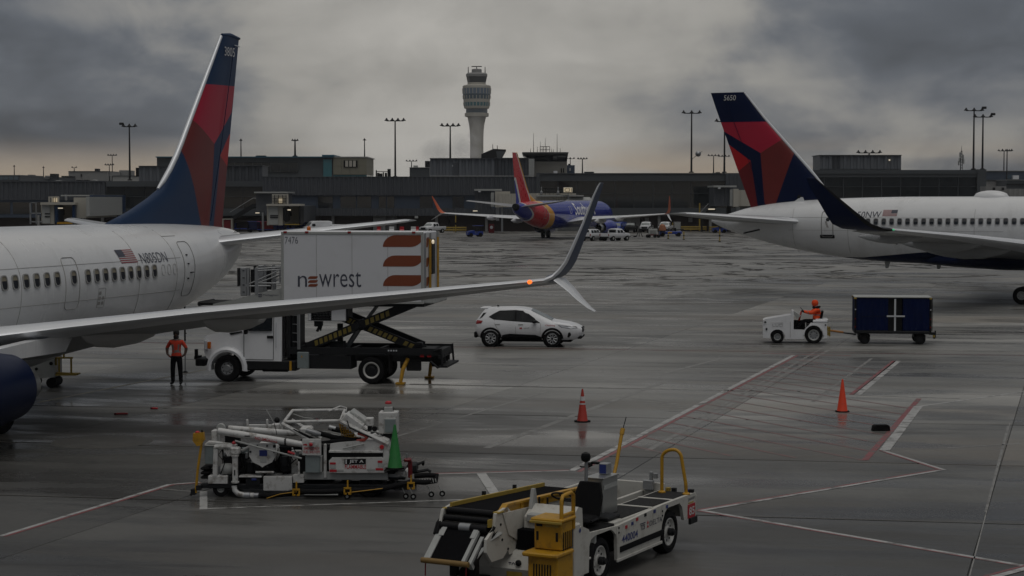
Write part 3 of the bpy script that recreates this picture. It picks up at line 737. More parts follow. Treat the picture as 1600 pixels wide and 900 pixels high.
# small ramp tower
rt = thing('ramp_tower', 'small beige ramp control tower with a dark slanted window band and roof aerials', 'tower', tuple(wx(858, 274, YB + 10)))
YR = YB + 10
o = facade('tower_body', M_CONCG, 835.3, 251, 886, 278, YR, 9, rt)
o.data.materials[0] = mat('ramp_tower_beige', (0.25, 0.24, 0.215), 0.7, var=0.08, scale=0.2, dirt=0.15)
def flare(name, m, xa, xb, ya, xc, xd, yc, Y, dep, par, grow=0.0):
    a, b, c, d = wx(xa, ya, Y), wx(xb, ya, Y), wx(xc, yc, Y), wx(xd, yc, Y)
    mb = MB().rings([[(c.x, Y, c.z), (d.x, Y, d.z), (d.x, Y + dep, d.z), (c.x, Y + dep, c.z)], [(a.x, Y - grow, a.z), (b.x, Y - grow, b.z), (b.x, Y + dep + grow, b.z), (a.x, Y + dep + grow, a.z)]])
    o = mb.build(name, m, par, smooth=0); o.location = -par.location; return o
flare('window_band', M_GLASS, 818, 887, 243.5, 836, 886, 252, YR - .1, 9.2, rt, 1.0)
flare('roof_cap', M_LGREY, 816, 888, 238, 818, 887.3, 243.4, YR - .1, 9.2, rt, 1.6)
for x, t0 in ((829, 232), (833.7, 208), (839.5, 229), (844.2, 221), (852, 216), (862, 232), (870.5, 209), (875.3, 231), (864.5, 233), (847, 229)):
    a, b = wx(x, 238.2, YR + 4), wx(x, t0, YR + 4)
    MB().cyl(a, b, .07, .03, 6).build('aerial', M_DARK, rt, loc=-rt.location)
a, b = wx(844, 229, YR + 4), wx(859, 234, YR + 4)
mb = MB()
for k in range(4): mb.cyl((a.x + (b.x - a.x) * k / 3, YR + 4, wx(850, 238.2, YR + 4).z), (a.x + (b.x - a.x) * k / 3, YR + 4, a.z), .06, n=6)
mb.cyl((a.x, YR + 4, a.z), (b.x, YR + 4, a.z), .06, n=6); mb.cyl((a.x, YR + 4, b.z), (b.x, YR + 4, b.z), .06, n=6)
mb.build('aerial_frame', M_DARK, rt, loc=-rt.location)
facade('side_window', M_DARKIN, 876.5, 263, 878, 269.5, YR - .15, .2, rt); facade('side_window', M_DARKIN, 880, 263, 881.3, 269.5, YR - .15, .2, rt)
facade('white_hatch', M_TRUCK, 865, 267, 871, 275, YR - 2, 1.5, rt); facade('white_ledge', M_TRUCK, 872, 272.5, 886, 275, YR - 2, 1.5, rt)
bb = thing('plant_block', 'dark blue grey plant block at the right foot of the small ramp tower', 'building', tuple(wx(892, 274, YR + 15)))
facade('block', M_BLUPAN, 885, 258, 898, 280, YR + 15, 6, bb); facade('hatch', M_LGREY, 889.5, 262.5, 892, 267, YR + 14.8, .3, bb); facade('rooftop_fan', M_DARK, 888, 256, 891, 258, YR + 16, 2, bb)

# slanted dark roof near the steam
sl_t = thing('slanted_roof_building', 'dark building with a slanted roof beside the steam left of the small ramp tower', 'building', tuple(dp(772, 250, 520)))
YS = 520
pts = [(758, 238), (771, 232.5), (790.5, 233.5), (782, 249), (752, 249), (752, 241)]
P3 = [dp(*p, YS) for p in pts]
mb = MB().prism([(p.x, p.z) for p in P3], YS, YS + 18, 'xz'); mb.build('roof', M_DARK, sl_t, smooth=0, loc=-sl_t.location)
a = [dp(*p, YS - .1) for p in ((775, 236), (789, 236.5), (782, 248), (777, 248))]
MB().prism([(p.x, p.z) for p in a], YS - .3, YS - .05, 'xz').build('slanted_window', M_FASCIA, sl_t, smooth=0, loc=-sl_t.location)
for x, t0 in ((770, 225), (777, 227)):
    a, b = dp(x, 233, YS + 5), dp(x, t0, YS + 5); MB().cyl(a, b, .12, .08, 6).build('vent_pipe', M_DARK, sl_t, loc=-sl_t.location)

# control tower, about 1.6 km off
YC = 1596.0
ct = thing('control_tower', 'tall round airport control tower with banded glass cab against the clouds', 'tower', (dp(745, 308, YC).x, YC, 0))
cz = lambda py: dp(745, py, YC).z
cr = lambda w_: w_ / 2 / 4.736 * YC / FOC
def drum(name, m, prof, n=40): return MB().lathe([(cr(a), cz(90 + b / 4.736)) for a, b in prof], n=n).build(name, m, ct, 30)
MB().lathe([(cr(100), 0), (cr(98), cz(216)), (cr(102), cz(205)), (cr(112), cz(195)), (cr(138), cz(182.6))], n=32).build('shaft', M_CONC, ct, 40)
drum('lower_ring', M_CONC, [(150, 440), (176, 436), (178, 412), (160, 410)])
drum('dark_band', M_TGLASS, [(158, 409), (160, 380)])
drum('bowl_rim', M_CONC, [(160, 380), (184, 376), (190, 360)])
drum('window_ring', M_TTEAL, [(189, 359.6), (194, 332)])
drum('bowl_band', M_CONC, [(194.4, 331.6), (197, 308)])
drum('window_ring', M_TGLASS, [(198, 307.6), (202, 280)])
drum('bowl_band', M_TGLASS, [(204, 279.6), (205, 270)])
drum('window_ring', mat('pale_blue_glass', (0.12, 0.17, 0.235), 0.3), [(204, 269.6), (208, 228)])
drum('bowl_top', M_CONC, [(209, 227.6), (206, 210), (178, 204)])
drum('cab_base', M_CONC, [(172, 204), (136, 200), (134, 186)])
drum('cab_glass', M_GLASS, [(134, 185.6), (152, 142)], 8)
drum('cab_roof', M_CONCG, [(156, 141), (158, 124), (140, 114)], 16)
drum('roof_house', M_CONCG, [(74, 114), (74, 88), (60, 84)], 16)
mb = MB()
for k in range(24):
    q = 2 * math.pi * k / 24
    for w0, b0, w1, b1 in ((190, 359, 195, 333), (199, 307, 203, 281), (205, 269, 209, 229)):
        mb.cyl((math.cos(q) * cr(w0), math.sin(q) * cr(w0), cz(90 + b0 / 4.736)), (math.cos(q) * cr(w1), math.sin(q) * cr(w1), cz(90 + b1 / 4.736)), .35, n=4)
mb.build('window_ribs', M_CONC, ct, 0)['kind'] = 'stuff'
for u, v0, v1 in ((-62, 114, 68), (62, 114, 68), (0, 84, 62)):
    MB().cyl((u / 4.736 * YC / FOC, 0, cz(90 + v0 / 4.736)), (u / 4.736 * YC / FOC, 0, cz(90 + v1 / 4.736)), .5, .3, 6).build('aerial', M_DARK, ct)
MB().box((0, 0, cz(90 + 66 / 4.736)), (cr(76) * 2, .6, .8)).build('radar_bar', M_DARK, ct, smooth=0)

# far buildings on the skyline
def block(name, label, cat, px0, py0, px1, py1, Y, m, dep=20, extra=None):
    t = thing(name, label, cat, tuple(dp((px0 + px1) / 2, py1, Y)))
    facade('wall', m, px0, py0, px1, py1, Y, dep, t)
    facade('roof_edge', M_FASCIA if m is not M_FASCIA else M_LGREY, px0 - .4, py0 - .7, px1 + .4, py0 - .02, Y - .3, dep + .6, t)
    for e in (extra or []): facade(e[0], e[1], *e[2:6], Y - .4 + (e[6] if len(e) > 6 else 0), .3 if len(e) < 8 else e[7], t)
    return t
block('hangar', 'pale flat roofed hangar block on the skyline left of the left tail', 'building', 107, 268, 168, 290, 700, M_CONCG, 40, [('door', M_DARKIN, 126, 272, 128, 276), ('roof_unit', M_DARK, 148, 263.5, 153, 268, 4, 4)])
block('glass_pavilion', 'low glass fronted building at the far left of the skyline', 'building', -20, 274, 32, 290, 620, M_FASCIA, 30, [('window', M_TGLASS, k * 8 - 18, 275.5, k * 8 - 11.5, 281) for k in range(6)])
block('plant_building', 'low grey plant building with a square stack near the left of the skyline', 'building', 36, 278, 54, 290, 640, M_FASCIA, 20, [('stack', M_DARK, 43.5, 273, 50, 278, 4, 5)])
block('plant_building', 'low stepped plant building with rooftop boxes between two far lamp posts', 'building', 58, 277.5, 92, 290, 660, M_CORR, 25, [('rooftop_box', M_DARK, 78, 271.5, 87, 277.5, 4, 5), ('rooftop_box', M_CONCG, 70, 274.5, 78, 277.5, 4, 5)])
block('plant_building', 'small dark block left of the pale hangar', 'building', 96, 275.5, 107, 290, 690, M_DARK, 10)
block('terminal_annex', 'grey annex with a sloping pale roof behind the left floodlight mast', 'building', 176, 275, 216, 290, 600, M_ROOF, 20, [('upper_storey', M_CONCG, 186, 266, 199, 275, 12, 12), ('upper_storey', M_CONCG, 171, 269, 187, 275, 10, 12)])
block('plant_building', 'dark grey roof plant block left of the ribbed penthouse', 'building', 640, 262, 671, 280, 420, M_FASCIA, 12, [('roof_unit', M_DARK, 664, 251.5, 671, 262, 3, 5), ('roof_unit', M_LGREY, 646, 258.5, 652, 262, 3, 3)])
block('roof_unit', 'small dark rooftop unit right of the small ramp tower', 'rooftop unit', 914, 269, 928, 276, 380, M_BLUPAN, 5, [('grille', M_DARK, 918, 270.5, 925, 274)])
block('distant_terminal', 'distant blue grey terminal at the right edge of the skyline', 'building', 1541, 268, 1640, 283, 520, M_BLUPAN, 30, [('window_row', M_TGLASS, 1573, 274, 1580, 279), ('white_unit', M_TRUCK, 1583, 274, 1592, 280, -1, 3), ('roof_rail', M_ROOF, 1541, 266.5, 1640, 267.4)])
block('distant_terminal', 'cream low wall building below the distant right terminal', 'building', 1541, 281.5, 1590, 300, 480, M_CONCG, 20, [('door', M_DARK, 1560, 288, 1564, 299)])
block('distant_terminal', 'dark low building right of the cream wall at the right edge', 'building', 1573, 281.6, 1640, 296, 470, M_FASCIA, 20, [('wall_band', M_DARK, 1573, 287, 1640, 289)])
tb = thing('jet_bridge', 'pale ribbed passenger bridge at the right edge behind the right aircraft', 'jet bridge', tuple(dp(1570, 310, 300)))
corrugated('tunnel', M_CONCG, 1556, 295, 1650, 312, 300, 3.0, .8, .1, tb); facade('roof_box', M_CONCG, 1546, 291, 1572, 300, 299, 3.5, tb); facade('cab_frame', M_CONCG, 1540, 291, 1546, 312, 299, 3.5, tb)
for x in (1552, 1566): facade('service_box', M_DARK, x, 293, x + 3, 297, 298.5, .4, tb)
facade('support_leg', M_GALV, 1600, 312, 1604, 340, 300, .6, tb, base=0.0)

# antenna on the right roof
an = thing('antenna_mast', 'lattice antenna mast on the right roof left of two tall floodlight masts', 'antenna', tuple(wx(1502, 266, YB + 5)))
a = wx(1502, 266, YB + 5); tz = wx(1502, 228, YB + 5).z - a.z
mb = MB()
for q in range(3):
    c, s = .28 * math.cos(q * 2.09), .28 * math.sin(q * 2.09); mb.cyl((c, s, 0), (c * .4, s * .4, tz * .8), .05, n=5)
for k in range(14):
    z = tz * .8 * k / 14; f = 1 - .6 * k / 14
    P3 = [(.28 * f * math.cos(q * 2.09), .28 * f * math.sin(q * 2.09), z + (k % 2) * .1) for q in range(3)]
    for q in range(3): mb.cyl(P3[q], P3[(q + 1) % 3], .035, n=4)
mb.build('lattice', M_DARK, an); MB().cyl((0, 0, tz * .8), (0, 0, tz), .05, .02, 6).build('aerial', M_DARK, an)
for z, x in ((.3, -.5), (.42, -.35), (.55, .3), (.36, .4), (.64, -.25)): MB().box((x, 0, tz * z), (.3, .3, .9), bev=.05).build('panel_antenna', M_LGREY, an)

# floodlight masts
def mast(px, pb, pt, Y, n, label, heads=None, r=0.2, cat='light mast', span=None, lean=0.0, flood=0, dish=False, group=None, on_roof=True):
    a, b = dp(px, pb, Y), dp(px + lean, pt, Y); a.x = b.x = (a.x + b.x) / 2
    t = thing('light_mast', label, cat, (a.x, Y, a.z), 0, group)
    h = b.z - a.z
    MB().cyl((0, 0, 0), (0, 0, h), r, r * .6, 10).build('pole', M_DARK, t)
    MB().lathe([(r * 2.4, 0), (r * 2.4, r * .7), (r * 1.2, r * 1.3), (r * 1.05, r * 1.4)], n=12).build('base', M_DARK, t)
    sp = span if span is not None else 3.2
    if n:
        MB().box((0, 0, h), (sp, .16, .16)).build('crossarm', M_DARK, t, smooth=0)
        for k in range(n):
            x = (k / (n - 1) - .5) * sp if n > 1 else 0
            MB().lathe([(.12, h + .55), (.16, h + .35), (.42, h + .1), (.40, h + .02), (.1, h)], o=(x, 0, 0), n=10).build('lamp_head', M_DARK, t)
    if flood:
        MB().box((flood * (sp / 2 + .35), -.1, h + .55), (.8, .5, .45), bev=.06).build('floodlight', M_DARK, t)
        MB().box((flood * (sp / 2 + .02), 0, h + .25), (.08, .1, .6)).build('bracket', M_DARK, t, smooth=0)
    if dish:
        MB().lathe([(.05, 0), (.4, .12), (.55, .3)], o=(1.3, 0, h * .32), axis='y', n=14, cap=False).build('dish', M_GALV, t)
        MB().cyl((0, 0, h * .22), (1.3, 0, h * .32), .05, n=6).build('bracket', M_DARK, t)
        MB().cyl((1.3, -.3, h * .32), (2.0, -.1, h * .36), .04, n=5).build('feed_arm', M_DARK, t)
    return t
mast(203, 282, 198, YB + 4, 3, 'tall black floodlight mast on the far roof left of the left tail fin', lean=-1, flood=-1, span=2.2)
mast(618, 277, 189, YB + 4, 4, 'tall black floodlight mast on the roof left of the control tower', lean=-1)
mast(703.5, 250, 197, YB + 12, 4, 'black four lamp mast on the ribbed penthouse under the control tower')
mast(1080.5, 270, 177, YB + 4, 3, 'tall black floodlight mast with a small dish left of the right tail fin', dish=True, span=3.0)
mast(1132, 270, 190, YB + 6, 3, 'tall black floodlight mast half hidden by the right tail fin', span=3.0)
mast(1521.5, 265, 173, YB + 2, 3, 'taller of the two black floodlight masts on the right roof', flood=1, span=3.0)
mast(1535.5, 265, 183, YB + 4, 3, 'shorter of the two black floodlight masts on the right roof', flood=1, span=3.0)
mast(1115, 271, 243.5, 620, 4, 'distant thin four lamp mast right of the mast with the dish', r=.22, span=3.4)
mast(1131, 271, 244.5, 610, 4, 'distant four lamp crossarm behind the right tail mast', r=.2, span=3.4)
mast(910, 274, 248.5, 600, 4, 'distant four lamp mast right of the small ramp tower', r=.25, span=2.8)
mast(891, 274, 248, 640, 3, 'distant lamp mast behind the dark blue plant block', r=.2, span=2.6)
mast(1568.6, 283, 236, 560, 4, 'left of the pair of distant masts at the right edge', r=.2, span=3.2)
mast(1573.2, 300, 236, 480, 3, 'right of the pair of distant masts at the right edge', r=.2, span=2.4)
mast(175.5, 283, 243, 640, 4, 'taller thin distant lamp mast left of the left floodlight mast', r=.18, span=2.8)
mast(171, 283, 258, 620, 4, 'lower thin distant lamp mast left of the left floodlight mast', r=.18, span=2.6)
mast(22.3, 276, 260, 700, 1, 'short distant lamp post at the far left of the skyline', r=.2, span=.8)
mast(68, 280, 262, 700, 1, 'short distant lamp post above the stepped plant building', r=.2, span=.8)
mast(116, 268, 262, 720, 2, 'small lamp post on the roof of the pale hangar', r=.2, span=1.6)
mast(376.5, 246, 219.5, YT + 8, 1, 'thin lamp post on the teal edged roof just right of the left tail', r=.2, span=.9)
mast(461, 245, 220, YT + 8, 3, 'stubby antenna like lamp post at the middle of the teal edged roof', r=.32, span=1.4)
mast(569.6, 247, 219, YT + 8, 1, 'thin lamp post on the beige end of the teal edged building', r=.2, span=1.0)
mast(643, 263, 252, 640, 4, 'small distant lamp mast above the dark roof plant block', r=.2, span=3.4)
mast(1358, 243, 239, YB + 16, 4, 'row of lamps on a short mast behind the pale ribbed penthouse', r=.15, span=4.2)
ra = thing('radar_array', 'cluster of small dark antennas on the roof left of the tall floodlight mast', 'antenna array', tuple(wx(598, 277, YB + 5)))
for k, x in enumerate((588, 591, 595, 599, 603, 608)):
    a, b = wx(x, 277, YB + 5), wx(x, (266, 270, 271, 269, 270, 264)[k], YB + 5)
    MB().box(((a.x + b.x) / 2, YB + 5, (a.z + b.z) / 2), (.22 + .2 * (k % 3), .3, b.z - a.z)).build('antenna', M_DARK, ra, smooth=0, loc=-ra.location)
a, b = wx(588, 268, YB + 5), wx(608, 273, YB + 5)
MB().box(((a.x + b.x) / 2, YB + 5, a.z), (b.x - a.x, .2, .12)).build('rail', M_DARK, ra, smooth=0, loc=-ra.location)
# small roof clutter
for (x0, y0, x1, y1, Y, m, lab) in ((1118, 269, 1125, 271, YB + 3, M_DARK, 'small flat box on the roof below the right masts'), (400, 243, 416, 245, YT + 6, M_DARK, 'low dark unit on the teal edged roof'),
                                 (120, 281, 130, 285, YB + 4, M_DARK, 'dark rooftop box in front of the pale hangar'), (132, 281, 140, 285, YB + 4, M_DARK, 'second dark rooftop box in front of the pale hangar'),
                                 (146, 281, 152, 285, YB + 5, M_LGREY, 'pale rooftop cowl right of two dark boxes'), (88, 282, 96, 285, YB + 5, M_ROOF, 'white rooftop hatch left of the pale hangar')):
    a, b = wx(x0, y0, Y), wx(x1, y1, Y)
    o = thing('roof_unit', lab, 'rooftop unit', ((a.x + b.x) / 2, Y, b.z))
    MB().box((0, 0, (a.z - b.z) / 2), (b.x - a.x, 1.5, a.z - b.z), bev=.1).build('casing', m, o, smooth=0)
    MB().box((0, -.8, (a.z - b.z) * .5), ((b.x - a.x) * .6, .1, (a.z - b.z) * .5)).build('grille', M_DARKIN, o, smooth=0)

# steam drifting in front of the tower
def steam():
    b = bmesh.new(); rnd = random.Random(5)
    c0 = dp(700, 240, 560)
    for (px, py, r) in ((655, 240, 4.2), (672, 235, 5.4), (690, 229, 6.6), (708, 226, 6.8), (724, 223, 5.6), (736, 216, 4.2), (742, 203, 3.8), (746, 190, 2.8), (718, 240, 5.4), (738, 240, 4.2), (700, 243, 5.0)):
        m = Matrix.Translation(dp(px, py, 560)) @ Matrix.Diagonal((r, r * .9, r, 1))
        bmesh.ops.create_icosphere(b, subdivisions=3, radius=1.0, matrix=m)
    me = bpy.data.meshes.new('steam_plume'); b.to_mesh(me); b.free()
    o = link('steam_plume', me)
    rm = o.modifiers.new('merge', 'REMESH'); rm.mode = 'VOXEL'; rm.voxel_size = 0.8
    m = bpy.data.materials.new('steam'); m.use_nodes = True; t = NT(m.node_tree)
    pos = t.n('ShaderNodeNewGeometry').outputs['Position']
    n = t.noise(t.v('MULTIPLY', pos, (1, 1, .8)), 0.20, 5.0, 0.6, 0.8)
    # thins out towards the plume's rim
    d = None
    for (px, py, rx, rz) in ((690, 236, 9.5, 5.2), (722, 232, 6.5, 6.5), (742, 206, 3.6, 8.0), (738, 238, 4.5, 4.0)):
        c = dp(px, py, 560)
        q = t.n('ShaderNodeVectorMath', {0: t.v('MULTIPLY', t.v('SUBTRACT', pos, tuple(c)), (1 / rx, 1 / 6.5, 1 / rz))}, operation='LENGTH').outputs['Value']
        g = t.ramp(q, 1.0, 0.1)
        d = g if d is None else t.m('MAXIMUM', d, g)
    den = t.m('MULTIPLY', t.m('MULTIPLY', t.ramp(n, 0.34, 0.62), d), 0.14)
    vol = t.n('ShaderNodeVolumePrincipled', {'Color': (1.0, 1.0, 1.0, 1), 'Density': den, 'Anisotropy': 0.4})
    t.link(vol.outputs[0], t.n('ShaderNodeOutputMaterial').inputs['Volume'])
    me.materials.append(m); o['kind'] = 'stuff'; o['label'] = 'white steam drifting across the foot of the control tower'
    return o
steam()

# thin damp air over the whole field
hz = MB().box((0, 1200, 64.0), (5060, 3060, 132.0)).build('haze', [], smooth=0)
hm = bpy.data.materials.new('damp_air'); hm.use_nodes = True; ht = NT(hm.node_tree)
ht.link(ht.n('ShaderNodeVolumePrincipled', {'Color': (0.93, 0.95, 0.98, 1), 'Density': 0.00007, 'Anisotropy': 0.3}).outputs[0], ht.n('ShaderNodeOutputMaterial').inputs['Volume'])
hz.data.materials.append(hm); hz['kind'] = 'stuff'
# ------------------------------------------------------------------ aircraft
class Airliner:
    """X runs aft from the nose, Y to port, Z up from the ground; the Empty stands under X = 30"""
    def __init__(s, root, secs, x1):
        s.root, s.secs, s.x1 = root, secs, x1
    def L(s, X, Y, Z): return Vector((30.0 - X, Y, Z))
    def sec(s, X): return herm_table(s.secs, X)
    def hw(s, X, Z):
        top, bot, w_ = s.sec(X); zc = (top + bot) / 2 + .06 * (top - bot); 
        h = (top - zc) if Z > zc else (zc - bot)
        q = max(-1.0, min(1.0, (Z - zc) / max(h, 1e-4))); return w_ * math.sqrt(max(0.0, 1 - q * q))
    def surf(s, X, Z, sd=1, off=0.012):
        e = .02
        y = s.hw(X, Z)
        nz = -(s.hw(X, Z + e) - s.hw(X, Z - e)) / (2 * e); nx = (s.hw(X + e, Z) - s.hw(X - e, Z)) / (2 * e)
        n = Vector((nx, 1.0, nz)).normalized()
        return s.L(X, sd * y, Z) + Vector((n.x * off, sd * n.y * off, n.z * off))
    def fmap(s, sd=1, off=0.012): return lambda X, Z: s.surf(X, Z, sd, off)
    def frame(s, X, Z, sd, off=0.0):
        e = .03; p = s.surf(X, Z, sd, off); n = (s.surf(X, Z, sd, off + 1) - p).normalized()
        u = Vector((-1.0 * sd, 0, 0)); u = (u - n * u.dot(n)).normalized(); v = n.cross(u)
        M = Matrix.Identity(4)
        for r in range(3): M[r][0], M[r][1], M[r][2], M[r][3] = u[r], v[r], n[r], p[r]
        return M
    def fuselage(s, mats, paintpolys=(), cuts=(), n=56, step=0.55):
        mb = MB(); rs = []; X = s.secs[0][0]; xs = []
        while X < s.x1: xs.append(X); X += step if X > 3 else .25
        xs.append(s.x1)
        for X in xs:
            top, bot, w_ = s.sec(X); zc = (top + bot) / 2 + .06 * (top - bot); r = []
            for k in range(n):
                a = 2 * math.pi * k / n; c = math.cos(a); z = zc + c * ((top - zc) if c > 0 else (zc - bot)); r.append(s.L(X, w_ * math.sin(a), z))
            rs.append(r)
        mb.rings(rs)
        o = mb.build('fuselage', mats, s.root, 50)
        if paintpolys: paint_faces(o.data, paintpolys, lambda c: (30.0 - c.x, c.z), 50)
        return o
    def wing(s, name, secs, mats, sd=1, slat=0.10, n=13, parent=None, smooth=40, inc=0.0):
        """secs: LE X, Y, Z, chord, thickness ratio, dihedral angle in degrees"""
        mb = MB(); rs = []
        for (X, Y, Z, c, tc, an) in secs:
            N = Vector((0, -math.sin(rad(an)) * sd, math.cos(rad(an)))); up, lo = [], []
            for k in range(n):
                q = (1 - math.cos(math.pi * k / (n - 1))) / 2
                t = 5 * tc * (.2969 * math.sqrt(q) - .126 * q - .3516 * q * q + .2843 * q ** 3 - .1036 * q ** 4)
                cam_ = .018 * 4 * q * (1 - q)
                up.append((q, (cam_ + t * 1.05) * c)); lo.append((q, (cam_ - t * .95) * c))
            ti = math.tan(rad(inc)); ring = [s.L(X + q * c, Y * sd, Z) + N * (t - q * c * ti) for q, t in up[::-1] + lo[1:-1]]
            rs.append(ring)
        m = len(rs[0]); 
        def mi(i, j):
            q = j if j < n else 2 * (n - 1) - j
            return 1 if (len(mats) > 1 and ((n - 1 - j) if j < n - 1 else (j - (n - 1))) < slat * n * 2) else 0
        mb.rings(rs, mi)
        return mb.build(name, mats, parent or s.root, smooth)
    def fin(s, outline, mats, paintpolys, tc=0.085):
        """outline: list of (Z, X leading edge, X trailing edge)"""
        mb = MB(); rs = []; n = 12
        for Z, a, b in outline:
            c = b - a; up = []
            for k in range(n):
                q = (1 - math.cos(math.pi * k / (n - 1))) / 2
                t = 5 * min(tc, .42 / max(c, .1)) * (.2969 * math.sqrt(q) - .126 * q - .3516 * q * q + .2843 * q ** 3 - .1036 * q ** 4) * c
                up.append((q, t))
            rs.append([s.L(a + q * c, t, Z) for q, t in up] + [s.L(a + q * c, -t, Z) for q, t in up[-2:0:-1]])
        mb.rings(rs)
        o = mb.build('tail_fin', mats, s.root, 40)
        paint_faces(o.data, paintpolys, lambda c: (30.0 - c.x, c.z), 40)
        return o
    def engine(s, X0, X1, Y, Z, r, mats, parent=None, fan=True, flat=0.93):
        e = bpy.data.objects.new('engine', None); COL.objects.link(e); e.parent = s.root; e.location = s.L(X0, Y, Z); e.empty_display_size = .3
        l = X1 - X0; n = 40
        def lathe(name, prof, m):
            rs = []
            for q, rr in prof: rs.append([(-q, rr * math.sin(2 * math.pi * k / n), rr * math.cos(2 * math.pi * k / n) * (1 if math.cos(2 * math.pi * k / n) > 0 else flat)) for k in range(n)])
            return MB().rings(rs, cap=False).build(name, m, e, 40)
        lathe('inlet_lip', [(.30, r * .80), (.10, r * .83), (0.0, r * .88), (.06, r * .93), (.22, r * .965)], M_SLAT)
        lathe('cowl', [(.22, r * .966), (.6, r * 1.0), (1.4, r * 1.02), (l * .6, r * 1.0), (l, r * .78), (l - .02, r * .74)], mats[0])
        lathe('inlet_duct', [(.30, r * .80), (.8, r * .78), (.95, .02)], M_DARK)
        lathe('core_nozzle', [(l * .9, r * .6), (l + .5, r * .5), (l + .9, r * .40)], M_METAL); lathe('exhaust_plug', [(l * .9, r * .3), (l + .8, r * .25), (l + 1.5, .02)], M_DARK)
        mb = MB()
        for k in range(24):
            a = 2 * math.pi * k / 24; c, q = math.cos(a), math.sin(a); c2, q2 = math.cos(a + .2), math.sin(a + .2)
            mb.add([(-.78, c * .2 * r, q * .2 * r), (-.9, c2 * .2 * r, q2 * .2 * r), (-.9, c2 * .77 * r, q2 * .77 * r), (-.72, c * .77 * r, q * .77 * r)], [(0, 1, 2, 3)])
        mb.build('fan_blades', M_METAL, e, 0)['kind'] = 'stuff'
        MB().lathe([(.25 * r, -.95), (.2 * r, -.7), (.02, -.45)], axis='x', n=20).build('spinner', M_DARK, e)
        return e
    def window_mesh(s, wd=.27, ht=.37, shade=0.42):
        mb = MB(); n = 20
        def ring(a, b, z):
            r = []
            for k in range(n):
                q = 2 * math.pi * k / n; c, d = math.cos(q), math.sin(q); e = 0.55
                r.append((a / 2 * math.copysign(abs(c) ** e, c), b / 2 * math.copysign(abs(d) ** e, d), z))
            return r
        mb.rings([ring(wd * 1.24, ht * 1.17, -.03), ring(wd * 1.24, ht * 1.17, .008), ring(wd, ht, .010), ring(wd, ht, -.012)], 0, cap=False)
        ys = ht * (.5 - shade)
        a, b = ring(wd, ht, -.010), []
        up = [p for p in a if p[1] >= ys]; lo = [p for p in a if p[1] < ys]
        xr = wd / 2
        up = sorted([p for p in up], key=lambda p: math.atan2(p[1] - ys + 1e-6, p[0]))
        lo = sorted([p for p in lo], key=lambda p: math.atan2(p[1] - ys, p[0]))
        U = [(xr, ys, -.010)] + up + [(-xr, ys, -.010)]; D = [(-xr, ys, -.010)] + lo + [(xr, ys, -.010)]
        mb.add(U, [list(range(len(U)))], 1); mb.add(D, [list(range(len(D)))], 2)
        return mb
    def outline(s, name, pts, sd, wd=.035, m=None, parent=None, off=.006):
        """a thin seam round a door or hatch, drawn on the skin"""
        q = list(pts) + [pts[0]]; mb = MB(); P = []
        fine = []
        for a, b in zip(q, q[1:]):
            k = max(1, int(math.hypot(b[0] - a[0], b[1] - a[1]) / .15))
            fine += [(a[0] + (b[0] - a[0]) * i / k, a[1] + (b[1] - a[1]) * i / k) for i in range(k)]
        P = [s.surf(x, z, sd, off) for x, z in fine]
        P.append(P[0]); mb.tube(P, wd / 2, 4, cap=False)
        return mb.build(name, m or M_SEAM, parent or s.root, 0)
    def gear(s, X, Y, r, wd, n, legtop, name='main_gear'):
        e = bpy.data.objects.new(name, None); COL.objects.link(e); e.parent = s.root; e.location = s.L(X, Y, 0)
        for k, y in enumerate((-.22 - wd / 2, .22 + wd / 2)):
            for dxx in ((0,) if n == 2 else (-.6, .6)): wheel(e, (dxx, y, r), r, wd, r * .5, M_LGREY, side=1 if y > 0 else -1)
        m = MB().cyl((0, 0, r), (0, 0, legtop), .13, .15, 12).cyl((0, -.5, r), (0, .5, r), .07, n=10)
        if n == 4: m.cyl((-.6, 0, r), (.6, 0, r), .1, n=10)
        m.cyl((.1, 0, r + .3), (.9, 0, legtop), .06, n=8); m.build('strut', M_LGREY, e)
        return e

def rounded_rect(x0, z0, x1, z1, r=.16, n=4):
    P = []
    for cx, cy, a0 in ((x1 - r, z1 - r, 0), (x0 + r, z1 - r, 90), (x0 + r, z0 + r, 180), (x1 - r, z0 + r, 270)):
        for k in range(n + 1):
            a = rad(a0 + 90 * k / n); P.append((cx + r * math.cos(a), cy + r * math.sin(a)))
    return P

def in_poly(p, poly):
    x, y = p; r = False; j = len(poly) - 1
    for i in range(len(poly)):
        if (poly[i][1] > y) != (poly[j][1] > y) and x < (poly[j][0] - poly[i][0]) * (y - poly[i][1]) / (poly[j][1] - poly[i][1]) + poly[i][0]: r = not r
        j = i
    return r

